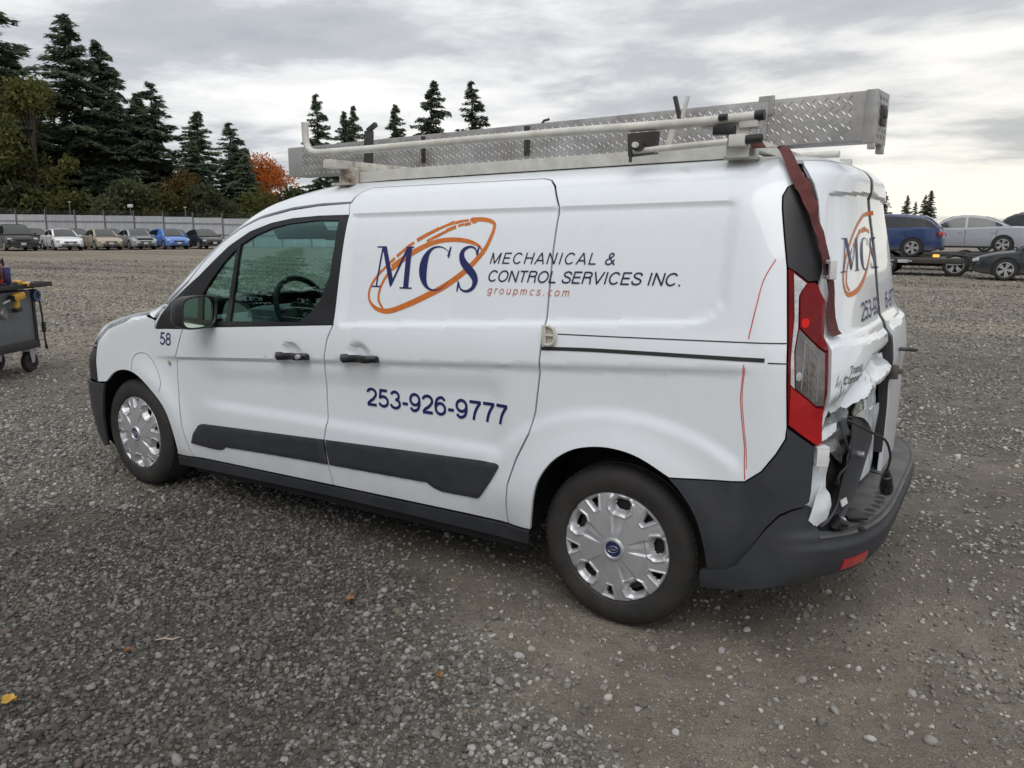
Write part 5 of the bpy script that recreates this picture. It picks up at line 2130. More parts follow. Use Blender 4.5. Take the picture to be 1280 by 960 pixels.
    b.box((-L / 2 + .02, 0, .32), (.09, W * .66, .16), None, .03)
    b.build('rear_valance', M['trim'], root)
    for xx in (L / 2 + .005, -L / 2 - .002):
        b = MB()
        b.box((xx, 0, .47 if xx > 0 else .72), (.025, .30, .15), None, .004)
        b.build('number_plate', M['plate'], root)
    if crumple_hood:
        b = MB()
        b.hexa([(L * .24, -hw * .72, zf(L * .24) + .03), (L * .47, -hw * .60, zn + .02), (L * .47, hw * .60, zn + .02), (L * .24, hw * .72, zf(L * .24) + .03)],
               [(L * .24, -hw * .72, zf(L * .24) + .06), (L * .45, -hw * .60, zn + .20), (L * .46, hw * .60, zn + .13), (L * .24, hw * .72, zf(L * .24) + .06)])
        b.build('buckled_hood', pm, root)
        b = MB()
        b.box((L * .47, 0, zn - .02), (.06, W * .6, .16), None, .02)
        b.build('engine_bay_gap', M['dark'], root)
    if rails:
        for sg in (-1, 1):
            b = MB()
            yy = gy(0, max(rz)) - .04
            b.tube([(-L * .40, sg * yy, rfz(-L * .40) + .03), (-L * .36, sg * yy, rfz(-L * .36) + .09), (.0, sg * yy, max(rz) + .085), (.06 * L, sg * yy, rfz(.06 * L) + .02)], .022, 8)
            b.build('roof_rail', M['chrome'], root)
        for xx in (-L * .30, -L * .02):
            b = MB()
            b.box((xx, 0, max(rz) + .12), (.07, W * .80, .035), None, .01)
            for sg in (-1, 1):
                b.box((xx, sg * W * .33, max(rz) + .12), (.16, .10, .12), None, .03)
            b.build('rail_clamp', M['trim'], root)
    return root


M['tarp'] = mat('blue_tarp', (.02, .16, .50), .5, var=.3, vscale=5, bump_s=.5, bump_scale=12)
ROWG = 'parked cars in front of the far fence'
H0 = -14
car('parked_suv', 'black suv at the left end of the far row of cars', car_paint('black', (.012, .013, .016)), (-52.6, 23.3, 0), H0, 'suv', 4.75, 1.88, 'car', ROWG)
car('parked_car', 'white sedan parked between the black suv and a beige car', car_paint('white', (.74, .75, .77)), (-51.7, 25.9, 0), H0, 'sedan', 4.55, 1.78, 'car', ROWG)
car('parked_car', 'beige sedan in the far row beside the white car', car_paint('beige', (.36, .31, .235)), (-50.75, 28.2, 0), H0, 'sedan', 4.45, 1.72, 'car', ROWG)
car('parked_car', 'silver grey sedan with a buckled hood in the far row', car_paint('grey', (.29, .30, .315)), (-50.1, 30.35, 0), H0, 'sedan', 4.5, 1.76, 'car', ROWG, crumple_hood=True)
car('parked_car', 'bright blue hatchback with a blue tarp over its window', car_paint('azure', (.10, .21, .55)), (-49.2, 32.45, 0), H0, 'hatch', 4.2, 1.74, 'car', ROWG, tarp=True)
car('parked_car', 'black sedan in the far row just past the blue hatchback', car_paint('black', (.012, .013, .016)), (-48.2, 34.65, 0), H0, 'sedan', 4.6, 1.80, 'car', ROWG)
BKG = 'cars behind the far row'
bk = [((-57.5, 26.9), 'sedan', 'ink', (.014, .016, .022), 'dark car whose roof shows behind the white sedan'),
      ((-56.4, 29.4), 'sedan', 'graphite', (.05, .052, .055), 'charcoal car half hidden behind the beige sedan'),
      ((-55.7, 31.7), 'sedan', 'ink', (.014, .016, .022), 'dark car glimpsed over the roof of the grey damaged sedan'),
      ((-54.8, 33.8), 'hatch', 'green', (.02, .035, .03), 'dark green car glimpsed behind the blue hatchback'),
      ((-53.9, 36.1), 'sedan', 'graphite', (.05, .052, .055), 'charcoal car behind the black sedan at the row end')]
for (p, sty, key, colr, lab) in bk:
    car('parked_car', lab, car_paint(key, colr), (*p, 0), H0, sty, 4.4, 1.75, 'car', BKG)
car('yellow_van', 'yellow vehicle showing above the black suv at the left edge', car_paint('yellow', (.55, .42, .08)), (-60.0, 24.2, 0), H0, 'suv', 4.6, 1.85, 'car', zs=1.05)
car('parked_car', 'white car at the left edge in front of the black suv', car_paint('white', (.74, .75, .77)), (-44.6, 15.9, 0), -20, 'hatch', 4.2, 1.75, 'car')
car('parked_car', 'dark car seen from behind beyond the tool cart', car_paint('plum', (.030, .026, .032)), (-19.0, 4.9, 0), 158, 'sedan', 4.6, 1.80, 'car')

# ---- vehicles on the right, on low trailers
car('blue_hatchback', 'blue hatchback standing on the low car trailer', car_paint('deepblue', (.015, .038, .125)), (-.15, 28.3, .63), 180, 'hatch', 4.4, 1.76, 'car')
car('silver_sedan', 'silver sedan on a trailer behind the blue hatchback', car_paint('silver', (.33, .35, .385), .25), (2.45, 32.9, .71), 180, 'sedan', 4.55, 1.76, 'car')
car('grey_green_sedan', 'dark grey green sedan on the gravel in front of the silver one', car_paint('slate', (.018, .026, .032)), (5.45, 26.6, 0), 180, 'sedan', 4.75, 1.82, 'car', wr=.345)
car('dark_suv', 'dark suv with roof rails and clamps behind the silver sedan', car_paint('black', (.012, .013, .016)), (4.5, 38.6, .64), 180, 'suv', 4.8, 1.88, 'car', rails=True)


def trailer(label, loc, L, W, zt, wheels, lamp=None, ramp=False, tone='dark'):
    root = empty('car_trailer', loc)
    tag(root, label, 'trailer')
    b = MB()
    b.box((0, 0, zt - .035), (L, W, .06), None, .01)
    b.build('deck', M['deck'], root)
    for sg in (-1, 1):
        b = MB()
        b.box((0, sg * (W / 2 - .03), zt - .11), (L, .08, .17), None, .01)
        b.build('side_beam', M['steel_dark'], root)
        b = MB()
        b.box((L * .02, sg * W * .28, zt - .22), (L * .96, .10, .16))
        b.build('chassis_beam', M['dark'], root)
    for i in range(9):
        b = MB()
        b.box((-L / 2 + L * (i + .5) / 9, 0, zt - .15), (.07, W * .94, .10))
        b.build('cross_member', M['dark'], root)
    for wx in wheels:
        for sg in (-1, 1):
            add_wheel(root, wx, W / 2 - .02, min(.40, zt - .17 + .12), sg)
        b = MB()
        b.tube([(wx, -W / 2, .36), (wx, W / 2, .36)], .05, 8)
        b.build('axle', M['dark'], root)
    return root


M['deck'] = mat('worn_trailer_deck', (.14, .135, .125), .6, metal=.3, var=.35, vscale=1.2, dirt=(.05, .045, .04), dirt_amt=.6)
t1 = trailer('low black car trailer carrying the blue hatchback', (-1.0, 28.3, 0), 7.6, 2.1, .63, (1.35, 2.35 + 1.2))
b = MB()
b.box((1.95, -1.08, .50), (.34, .10, .11), None, .01)
b.build('light_board', M['plate'], t1)
b = MB()
b.box((1.55, -1.11, .52), (.22, .04, .05), None, .01)
b.box((2.15, -1.11, .50), (.16, .04, .06), None, .01)
b.build('tail_strip', M['chrome'], t1)
am, nt_, bs_, o_ = new_mat('lit_amber_lamp')
bs_.inputs['Base Color'].default_value = (.9, .35, .03, 1)
bs_.inputs['Emission Color'].default_value = (1, .42, .06, 1)
bs_.inputs['Emission Strength'].default_value = 1.3
b = MB()
b.box((2.95, -1.06, .70), (.20, .06, .09), None, .02)
b.build('amber_lamp', am, t1)
b = MB()
b.box((3.9, -.9, .70), (.9, .30, .04), Matrix.Rotation(math.radians(7), 3, 'Y'), .01)
b.build('mudguard', M['steel_dark'], t1)
trailer('second low trailer under the silver sedan', (2.3, 32.9, 0), 7.4, 2.1, .71, (.2, 1.3))
trailer('far trailer under the dark suv', (4.6, 38.6, 0), 7.4, 2.1, .64, (-.6, .5))

# ================================================================== ground and gravel
def vnoise(x, y, scale, seed, octaves=4, gain=.5):
    """smooth lattice noise in 0..1"""
    r = np.random.default_rng(seed)
    tab = r.random((256, 256))
    out = np.zeros(np.shape(x))
    amp, tot, f = 1.0, 0.0, scale
    for o in range(octaves):
        u, v = np.asarray(x) * f + 37.3 * o, np.asarray(y) * f + 11.7 * o
        i, j = np.floor(u).astype(int), np.floor(v).astype(int)
        a, b = u - i, v - j
        a = a * a * (3 - 2 * a)
        b = b * b * (3 - 2 * b)
        g = lambda p, q: tab[p % 256, q % 256]
        out = out + amp * ((g(i, j) * (1 - a) + g(i + 1, j) * a) * (1 - b) + (g(i, j + 1) * (1 - a) + g(i + 1, j + 1) * a) * b)
        tot += amp
        amp *= gain
        f *= 2.03
    return out / tot


def loose(x, y):
    """how much loose stone lies on the packed dirt, 0..1"""
    n1 = vnoise(x, y, .55, 21, 4)
    n2 = vnoise(x, y, 2.3, 22, 3)
    # packed wheel lane along the near side of the van, opening out behind it
    edge = y - (-.66 - .42 * (x - 1.3))
    lane = smooth01(edge / .45 + .5) * smooth01((x - .7) / 1.1) * smooth01((1.6 - y) / 1.2)
    behind = .62 * smooth01((x - 3.3) / .7) * smooth01((7.0 - y) / 5.0) * smooth01((y + 2.6) / 1.0)
    bare = np.maximum(lane, behind)
    g = .84 - .74 * bare + (n1 - .5) * 1.05 + (n2 - .5) * .75
    return np.clip(g, 0, 1)


def dark_patch(x, y):
    """patch of darker gravel, front left of the van"""
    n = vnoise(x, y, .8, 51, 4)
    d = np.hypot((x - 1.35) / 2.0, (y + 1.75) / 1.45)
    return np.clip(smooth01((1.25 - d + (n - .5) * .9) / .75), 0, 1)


def ground_z(x, y):
    n = (vnoise(x, y, .35, 31, 3) - .5) * .030 + (vnoise(x, y, 3.2, 32, 4) - .5) * .012
    # shallow ruts further out
    k = y * .83 + x * -.1
    n = n + .012 * np.sin((y * .95 - x * .22) * 1.9 + 2 * vnoise(x, y, .2, 33, 2)) * smooth01((np.hypot(x - 1.5, y) - 4) / 3)
    keep = np.ones(np.shape(x))
    for cx, cy in ((0, -.79), (3.063, -.79), (0, .79), (3.063, .79)):
        keep = keep * smooth01((np.hypot(x - cx, y - cy) - .12) / .35)
    return n * keep - .003 * (1 - keep)


def ground_material():
    m, nt, bs, out = new_mat('gravel_yard')
    geo = N(nt, 'ShaderNodeNewGeometry')
    v = geo.outputs['Position']
    at = N(nt, 'ShaderNodeAttribute')
    at.attribute_name = 'loose'
    big = noise(nt, v, .09, 5, .6)
    mid = noise(nt, v, .9, 6, .62)
    fine = noise(nt, v, 14.0, 6, .68)
    dirt = ramp(nt, math_node(nt, 'ADD', math_node(nt, 'MULTIPLY', mid, .6), math_node(nt, 'MULTIPLY', fine, .4)),
                [(.30, (.098, .088, .074)), (.5, (.152, .138, .118)), (.72, (.205, .188, .164))])
    vo = N(nt, 'ShaderNodeTexVoronoi')
    vo.inputs['Scale'].default_value = 62
    vo.inputs['Randomness'].default_value = 1.0
    nt.links.new(v, vo.inputs['Vector'])
    vo2 = N(nt, 'ShaderNodeTexVoronoi')
    vo2.inputs['Scale'].default_value = 24
    nt.links.new(v, vo2.inputs['Vector'])
    sep = N(nt, 'ShaderNodeSeparateColor')
    nt.links.new(vo.outputs['Color'], sep.inputs[0])
    sep2 = N(nt, 'ShaderNodeSeparateColor')
    nt.links.new(vo2.outputs['Color'], sep2.inputs[0])
    stone = ramp(nt, sep.outputs[0], [(0.0, (.028, .026, .024)), (.45, (.070, .066, .060)), (.8, (.15, .143, .131)), (1.0, (.33, .315, .29))])
    stone2 = ramp(nt, sep2.outputs[0], [(0.0, (.075, .070, .064)), (.6, (.13, .121, .108)), (1.0, (.26, .245, .22))])
    stones = mixc(nt, .35, stone, stone2)
    k = math_node(nt, 'MULTIPLY', at.outputs['Fac'], 1.0)
    k = math_node(nt, 'ADD', k, math_node(nt, 'MULTIPLY', math_node(nt, 'SUBTRACT', fine, .5), .9), clamp=True)
    col = mixc(nt, k, dirt, stones)
    spk = noise(nt, v, 210.0, 2, .6)
    col = mixc(nt, 1.0, col, ramp(nt, spk, [(.34, (.62, .62, .62)), (.5, (1, 1, 1)), (.66, (1.38, 1.37, 1.34))]), 'MULTIPLY')
    patch = noise(nt, v, 3.2, 6, .72)
    col = mixc(nt, 1.0, col, ramp(nt, patch, [(.34, (.74, .735, .73)), (.52, (1, 1, 1)), (.68, (1.24, 1.23, 1.2))]), 'MULTIPLY')
    # tone of the wider yard: paler dry bands and tracks
    sepp = N(nt, 'ShaderNodeSeparateXYZ')
    nt.links.new(v, sepp.inputs[0])
    wv = N(nt, 'ShaderNodeTexNoise')
    wv.inputs['Scale'].default_value = 1.0
    wv.inputs['Detail'].default_value = 5
    mp = N(nt, 'ShaderNodeMapping')
    mp.inputs['Rotation'].default_value = (0, 0, math.radians(-40))
    mp.inputs['Scale'].default_value = (.045, .50, 1)
    nt.links.new(v, mp.inputs[0])
    nt.links.new(mp.outputs[0], wv.inputs['Vector'])
    tone = math_node(nt, 'ADD', math_node(nt, 'MULTIPLY', big, .5), math_node(nt, 'MULTIPLY', wv.outputs['Fac'], .6))
    tn = ramp(nt, tone, [(.40, (.58, .56, .53)), (.50, (.92, .90, .87)), (.56, (1.05, 1.03, .99)), (.68, (1.32, 1.28, 1.20))])
    col = mixc(nt, 1.0, col, tn, 'MULTIPLY')
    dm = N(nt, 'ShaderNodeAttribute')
    dm.attribute_name = 'dark_patch'
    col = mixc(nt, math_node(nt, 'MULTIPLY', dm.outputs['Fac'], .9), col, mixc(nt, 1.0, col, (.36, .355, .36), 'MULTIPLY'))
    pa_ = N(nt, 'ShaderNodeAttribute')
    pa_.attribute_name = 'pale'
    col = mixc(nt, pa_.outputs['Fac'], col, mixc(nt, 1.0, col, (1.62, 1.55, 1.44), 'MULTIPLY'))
    nt.links.new(col, bs.inputs['Base Color'])
    bs.inputs['Roughness'].default_value = .85
    bs.inputs['Specular IOR Level'].default_value = .3
    hgt = math_node(nt, 'ADD', math_node(nt, 'MULTIPLY', math_node(nt, 'SUBTRACT', 1.0, vo.outputs['Distance']), .6), math_node(nt, 'MULTIPLY', math_node(nt, 'SUBTRACT', 1.0, vo2.outputs['Distance']), .6))
    hgt = math_node(nt, 'MULTIPLY', hgt, math_node(nt, 'ADD', math_node(nt, 'MULTIPLY', k, .8), .2))
    grit = noise(nt, v, 150.0, 3, .7)
    lump = noise(nt, v, 7.0, 5, .65)
    hgt = math_node(nt, 'ADD', hgt, math_node(nt, 'MULTIPLY', fine, .8))
    hgt = math_node(nt, 'ADD', hgt, math_node(nt, 'MULTIPLY', grit, .35))
    hgt = math_node(nt, 'ADD', hgt, math_node(nt, 'MULTIPLY', lump, 1.2))
    bump(nt, bs, hgt, .9, .012)
    return m


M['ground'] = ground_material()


def build_ground():
    # fine patch round the van inside a sheet that runs to the horizon, one mesh
    xs = np.concatenate([[-1500, -700, -350, -180, -110, -75, -50, -36, -26], np.arange(-19, -8, .5), np.arange(-8, 9.001, .07), np.arange(9.5, 18, .5), [22, 30, 42, 60, 90, 150, 300, 700, 1500]])
    ys = np.concatenate([[-1500, -700, -350, -180, -100, -60, -35, -20, -12], np.arange(-9, -4.6, .4), np.arange(-4.5, 9.001, .07), np.arange(9.5, 20, .5), [24, 30, 38, 50, 70, 100, 150, 300, 700, 1500]])
    X, Y = np.meshgrid(xs, ys, indexing='ij')
    Z = ground_z(X, Y) * smooth01((26 - np.hypot(X, Y)) / 8)
    nx, ny = X.shape
    idx = np.arange(nx * ny).reshape(nx, ny)
    F = np.stack([idx[:-1, :-1], idx[1:, :-1], idx[1:, 1:], idx[:-1, 1:]], -1).reshape(-1, 4)
    V = np.stack([X, Y, Z], -1).reshape(-1, 3)
    me = bpy.data.meshes.new('ground')
    me.vertices.add(len(V))
    me.vertices.foreach_set('co', V.ravel())
    me.loops.add(F.size)
    me.loops.foreach_set('vertex_index', F.ravel().astype(np.int32))
    me.polygons.add(len(F))
    me.polygons.foreach_set('loop_start', np.arange(0, F.size, 4, dtype=np.int32))
    me.polygons.foreach_set('loop_total', np.full(len(F), 4, dtype=np.int32))
    me.update(calc_edges=True)
    me.validate()
    me.shade_smooth()
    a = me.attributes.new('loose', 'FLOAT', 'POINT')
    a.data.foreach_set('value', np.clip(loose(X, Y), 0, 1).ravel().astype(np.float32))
    a = me.attributes.new('dark_patch', 'FLOAT', 'POINT')
    a.data.foreach_set('value', dark_patch(X, Y).ravel().astype(np.float32))
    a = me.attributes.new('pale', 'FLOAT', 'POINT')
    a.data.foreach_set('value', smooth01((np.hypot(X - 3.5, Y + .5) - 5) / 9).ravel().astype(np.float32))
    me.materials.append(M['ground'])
    o = bpy.data.objects.new('ground', me)
    link(o)
    o['kind'] = 'structure'
    return o


build_ground()


def stone_mat():
    m, nt, bs, out = new_mat('gravel_stone')
    oi = N(nt, 'ShaderNodeObjectInfo')
    tc = N(nt, 'ShaderNodeTexCoord')
    f = noise(nt, tc.outputs['Object'], 2.2, 5, .65)
    la = N(nt, 'ShaderNodeAttribute')
    la.attribute_type = 'INSTANCER'
    la.attribute_name = 'loose'
    lift = math_node(nt, 'MULTIPLY', math_node(nt, 'SUBTRACT', 1.0, la.outputs['Fac']), .24)
    rnd = math_node(nt, 'ADD', math_node(nt, 'MULTIPLY', oi.outputs['Random'], math_node(nt, 'SUBTRACT', 1.0, math_node(nt, 'MULTIPLY', lift, .8))), lift, clamp=True)
    c = ramp(nt, rnd, [(0.0, (.072, .070, .067)), (.22, (.135, .131, .122)), (.46, (.225, .217, .200)), (.68, (.33, .318, .292)), (.775, (.27, .215, .165)), (.81, (.34, .332, .315)), (.92, (.46, .445, .42)), (1.0, (.60, .585, .55))])
    c = mixc(nt, math_node(nt, 'MULTIPLY', f, .45), c, (.085, .074, .058))
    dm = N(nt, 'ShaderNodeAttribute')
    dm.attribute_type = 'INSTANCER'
    dm.attribute_name = 'dark_patch'
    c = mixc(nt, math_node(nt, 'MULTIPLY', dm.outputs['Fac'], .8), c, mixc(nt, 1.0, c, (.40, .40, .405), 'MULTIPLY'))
    nt.links.new(c, bs.inputs['Base Color'])
    bs.inputs['Roughness'].default_value = .7
    bs.inputs['Specular IOR Level'].default_value = .35
    bump(nt, bs, f, .4, .15)
    return m


def build_gravel():
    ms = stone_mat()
    coll = bpy.data.collections.new('stone_shapes')
    rg = np.random.default_rng(77)
    for k in range(7):
        bm = bmesh.new()
        bmesh.ops.create_icosphere(bm, subdivisions=2 if k < 4 else 1, radius=.5)
        sc = Vector((1, rg.uniform(.62, .95), rg.uniform(.42, .72)))
        cuts = [(Vector(rg.normal(0, 1, 3)).normalized(), rg.uniform(.30, .44)) for _ in range(7)]
        for v in bm.verts:
            for n_, d_ in cuts:                       # facets like broken stone
                e = v.co.dot(n_) - d_
                if e > 0:
                    v.co -= n_ * e * .85
            v.co += Vector(rg.normal(0, .018, 3))
            v.co = Vector((v.co.x * sc.x, v.co.y * sc.y, v.co.z * sc.z))
        me = bpy.data.meshes.new('stone')
        bm.to_mesh(me)
        bm.free()
        if k < 3:
            me.shade_smooth()
        me.materials.append(ms)
        coll.objects.link(bpy.data.objects.new('stone', me))
    cx, cy = 4.2132, -3.4079
    pts, scl = [], []

    def scatter(r0, r1, dens, smin, smax, pw, seed, thr, a0=-82, a1=20):
        r = np.random.default_rng(seed)
        area = math.radians(a1 - a0) / 2 * (r1 * r1 - r0 * r0)
        n = int(area * dens)
        rad = np.sqrt(r.uniform(r0 * r0, r1 * r1, n))
        an = np.radians(r.uniform(a0, a1, n))
        x, y = cx + rad * np.sin(an), cy + rad * np.cos(an)
        g = loose(x, y)
        clump = vnoise(x, y, 5.5, 44, 3)
        k = r.random(n) < np.clip((g - thr) * 1.5 + (clump - .5) * 1.1, .10, 1)
        # nothing inside the tyres
        for wx in (0, 3.063):
            for wy in (-.79, .79):
                k &= ~((np.abs(x - wx) < .10) & (np.abs(y - wy) < .11))
        x, y = x[k], y[k]
        s = smin + (smax - smin) * r.random(len(x)) ** pw
        pts.append(np.stack([x, y, ground_z(x, y) + s * .10], -1))
        scl.append(s)

    scatter(1.2, 4.2, 6600, .006, .027, 1.6, 1, .10)
    scatter(1.2, 4.2, 330, .020, .048, 2.4, 2, .08)
    scatter(1.2, 4.2, 1100, .004, .009, 1.2, 12, -.75)
    scatter(4.2, 7.5, 1900, .011, .030, 1.9, 3, .12)
    scatter(4.2, 7.5, 90, .028, .054, 2.4, 4, .08)
    scatter(7.5, 13.0, 380, .018, .042, 2.2, 5, .12)
    scatter(13.0, 24.0, 170, .025, .060, 2.0, 6, .10)
    scatter(24.0, 42.0, 32, .035, .085, 1.8, 7, .10)
    P = np.concatenate(pts)
    S = np.concatenate(scl)
    n = len(P)
    me = bpy.data.meshes.new('gravel')
    me.vertices.add(n)
    me.vertices.foreach_set('co', P.ravel())
    a = me.attributes.new('size', 'FLOAT', 'POINT')
    a.data.foreach_set('value', S.astype(np.float32))
    a = me.attributes.new('dark_patch', 'FLOAT', 'POINT')
    a.data.foreach_set('value', dark_patch(P[:, 0], P[:, 1]).astype(np.float32))
    a = me.attributes.new('loose', 'FLOAT', 'POINT')
    a.data.foreach_set('value', loose(P[:, 0], P[:, 1]).astype(np.float32))
    a = me.attributes.new('turn', 'FLOAT_VECTOR', 'POINT')
    rot = np.stack([rg.normal(0, .35, n), rg.normal(0, .35, n), rg.uniform(0, 6.283, n)], -1)
    a.data.foreach_set('vector', rot.astype(np.float32).ravel())
    me.materials.append(ms)
    o = bpy.data.objects.new('gravel', me)
    link(o)
    o['kind'] = 'stuff'
    o['label'] = 'loose grey gravel stones scattered over the packed dirt of the yard'
    ng = bpy.data.node_groups.new('gravel_scatter', 'GeometryNodeTree')
    ng.interface.new_socket('Geometry', in_out='INPUT', socket_type='NodeSocketGeometry')
    ng.interface.new_socket('Geometry', in_out='OUTPUT', socket_type='NodeSocketGeometry')
    gi, go = ng.nodes.new('NodeGroupInput'), ng.nodes.new('NodeGroupOutput')
    m2p = ng.nodes.new('GeometryNodeMeshToPoints')
    iop = ng.nodes.new('GeometryNodeInstanceOnPoints')
    ci = ng.nodes.new('GeometryNodeCollectionInfo')
    ci.inputs['Collection'].default_value = coll
    ci.inputs['Separate Children'].default_value = True
    ci.inputs['Reset Children'].default_value = True
    a1 = ng.nodes.new('GeometryNodeInputNamedAttribute')
    a1.data_type = 'FLOAT'
    a1.inputs['Name'].default_value = 'size'
    a2 = ng.nodes.new('GeometryNodeInputNamedAttribute')
    a2.data_type = 'FLOAT_VECTOR'
    a2.inputs['Name'].default_value = 'turn'
    rv = ng.nodes.new('FunctionNodeRandomValue')
    rv.data_type = 'INT'
    mn = [q for q in rv.inputs if q.name == 'Min' and q.type == 'INT'][0]
    mx = [q for q in rv.inputs if q.name == 'Max' and q.type == 'INT'][0]
    mn.default_value, mx.default_value = 0, 6
    ro = [q for q in rv.outputs if q.type == 'INT'][0]
    lk = ng.links.new
    lk(gi.outputs[0], m2p.inputs['Mesh'])
    lk(m2p.outputs[0], iop.inputs['Points'])
    lk(ci.outputs[0], iop.inputs['Instance'])
    iop.inputs['Pick Instance'].default_value = True
    lk(ro, iop.inputs['Instance Index'])
    lk(a2.outputs[0], iop.inputs['Rotation'])
    lk(a1.outputs[0], iop.inputs['Scale'])
    lk(iop.outputs[0], go.inputs[0])
    md = o.modifiers.new('scatter', 'NODES')
    md.node_group = ng
    print('stones', n)


build_gravel()

# a few fallen leaves and a twig on the gravel
leaf_m = [mat('yellow_leaf', (.42, .25, .04), .7, var=.3, vscale=40), mat('brown_leaf', (.22, .10, .035), .7, var=.3, vscale=40)]

# ================================================================== fence and trees
def fence_mat():
    m, nt, bs, out = new_mat('pale_metal_sheet')
    tc = N(nt, 'ShaderNodeTexCoord')
    oi = N(nt, 'ShaderNodeObjectInfo')
    f = noise(nt, tc.outputs['Object'], 1.6, 6, .6)
    mp = N(nt, 'ShaderNodeMapping')
    mp.inputs['Scale'].default_value = (9, 9, .6)
    nt.links.new(tc.outputs['Object'], mp.inputs[0])
    st = noise(nt, mp.outputs[0], 1.0, 4, .6)
    c = ramp(nt, math_node(nt, 'ADD', math_node(nt, 'MULTIPLY', f, .5), math_node(nt, 'MULTIPLY', st, .5)), [(.3, (.30, .31, .33)), (.7, (.47, .48, .50))])
    k = math_node(nt, 'ADD', math_node(nt, 'MULTIPLY', oi.outputs['Random'], .22), .88)
    cc = N(nt, 'ShaderNodeCombineColor')
    for i in range(3):
        nt.links.new(k, cc.inputs[i])
    nt.links.new(mixc(nt, 1.0, c, cc.outputs[0], 'MULTIPLY'), bs.inputs['Base Color'])
    bs.inputs['Roughness'].default_value = .5
    return m


FM = fence_mat()
fd = Vector((.8425, .5387, 0))
f0 = Vector((-68.8, 29.83, 0)) - fd * 26
fence = empty('sheet_fence', f0, math.atan2(fd.y, fd.x))
tag(fence, 'long pale sheet metal fence behind the far row of cars', 'fence')
PW = 2.50
pb = MB()
nrib = 10
pv, pf = [], []
for i in range(nrib * 4 + 1):
    u = i / (nrib * 4)
    y = (.0, .0, .028, .028)[i % 4]
    pv += [(u * (PW - .06), -y, 0), (u * (PW - .06), -y, 1)]
for i in range(nrib * 4):
    pf.append((2 * i, 2 * i + 2, 2 * i + 3, 2 * i + 1))
pb.add(pv, pf)
panel_o = pb.build('fence_panel', FM, fence, smooth=False)
po = MB()
po.box((0, -.05, 1.45), (.07, .07, 2.9))
post_o = po.build('fence_post', mat('galvanised_post', (.16, .165, .17), .5, metal=.5), fence, smooth=False)
ra = MB()
for z in (.42, .80):
    ra.box((PW / 2, -.055, z), (PW - .10, .03, .035))
rail_o = ra.build('fence_rail', mat('fence_rail_metal', (.25, .255, .26), .5, metal=.4), fence, smooth=False)
NP = 36
for i in range(NP):
    hgt = 2.62 - .30 * smooth01(np.array((i - 8) / 18.0)) - .42 * smooth01(np.array((i - 14) / 12.0))
    hgt = float(hgt)
    for k, src in enumerate((panel_o, rail_o, post_o)):
        o = src if i == 0 else src.copy()
        if i:
            COL.objects.link(o)
            o.parent = fence
        o.location = (i * PW + (.03 if k == 0 else 0), 0, .02 if k < 2 else 0)
        o.scale = (1, 1, hgt if k < 2 else (hgt + .50) / 2.9)
for k, z in enumerate((.18, .34)):
    w = MB()
    for i in range(NP - 1):
        pass
    pts = []
    for i in range(NP):
        hgt = 2.62 - .30 * float(smooth01(np.array((i - 8) / 18.0))) - .42 * float(smooth01(np.array((i - 14) / 12.0)))
        pts.append((i * PW, -.05, hgt + z))
    w.tube(pts, .012, 4)
    w.build('barbed_wire', M['steel_dark'], fence)
# small lamp heads on poles along the fence
for k, (u, hh, wht, lab) in enumerate(((31.6, 3.7, 0, 'thin pole with a bracket behind the fence above the black suv'), (36.8, 3.4, 1, 'pole with a small white box above the beige sedan'),
                                       (41.5, 3.3, 0, 'bare thin pole behind the fence above the grey sedan'), (50.2, 2.9, 1, 'pole with a small white box near the orange tree'))):
    q = f0 + fd * u + Vector((-.5, .8, 0))
    pl_ = empty('lamp_pole', q)
    tag(pl_, lab, 'pole', 'thin poles behind the fence')
    b = MB()
    b.tube([(0, 0, 0), (0, 0, hh)], .035, 8)
    b.build('pole', mat('pole_metal', (.22, .22, .22), .5, metal=.4), pl_)
    b = MB()
    b.box((.0, 0, hh), (.50, .22, .26) if wht else (.38, .06, .06), None, .02)
    b.build('lamp_box' if wht else 'bracket', M['clip'], pl_)


def leaf_mat(name, lo, mid, hi, trans=.25):
    m, nt, bs, out = new_mat(name)
    geo = N(nt, 'ShaderNodeNewGeometry')
    tc = N(nt, 'ShaderNodeTexCoord')
    f = noise(nt, tc.outputs['Object'], .55, 4, .6)
    r = math_node(nt, 'ADD', math_node(nt, 'MULTIPLY', geo.outputs['Random Per Island'], .6), math_node(nt, 'MULTIPLY', f, .4))
    c = ramp(nt, r, [(.15, lo), (.5, mid), (.85, hi)])
    oi = N(nt, 'ShaderNodeObjectInfo')
    k = math_node(nt, 'ADD', math_node(nt, 'MULTIPLY', oi.outputs['Random'], .5), .75)
    cc = N(nt, 'ShaderNodeCombineColor')
    for i in range(3):
        nt.links.new(k, cc.inputs[i])
    c = mixc(nt, 1.0, c, cc.outputs[0], 'MULTIPLY')
    nt.links.new(c, bs.inputs['Base Color'])
    bs.inputs['Roughness'].default_value = .75
    bs.inputs['Specular IOR Level'].default_value = .25
    tl = N(nt, 'ShaderNodeBsdfTranslucent')
    nt.links.new(c, tl.inputs[0])
    mx = N(nt, 'ShaderNodeMixShader')
    mx.inputs[0].default_value = .5
    nt.links.new(bs.outputs[0], mx.inputs[1])
    nt.links.new(tl.outputs[0], mx.inputs[2])
    nt.links.new(mx.outputs[0], out.inputs[0])
    return m


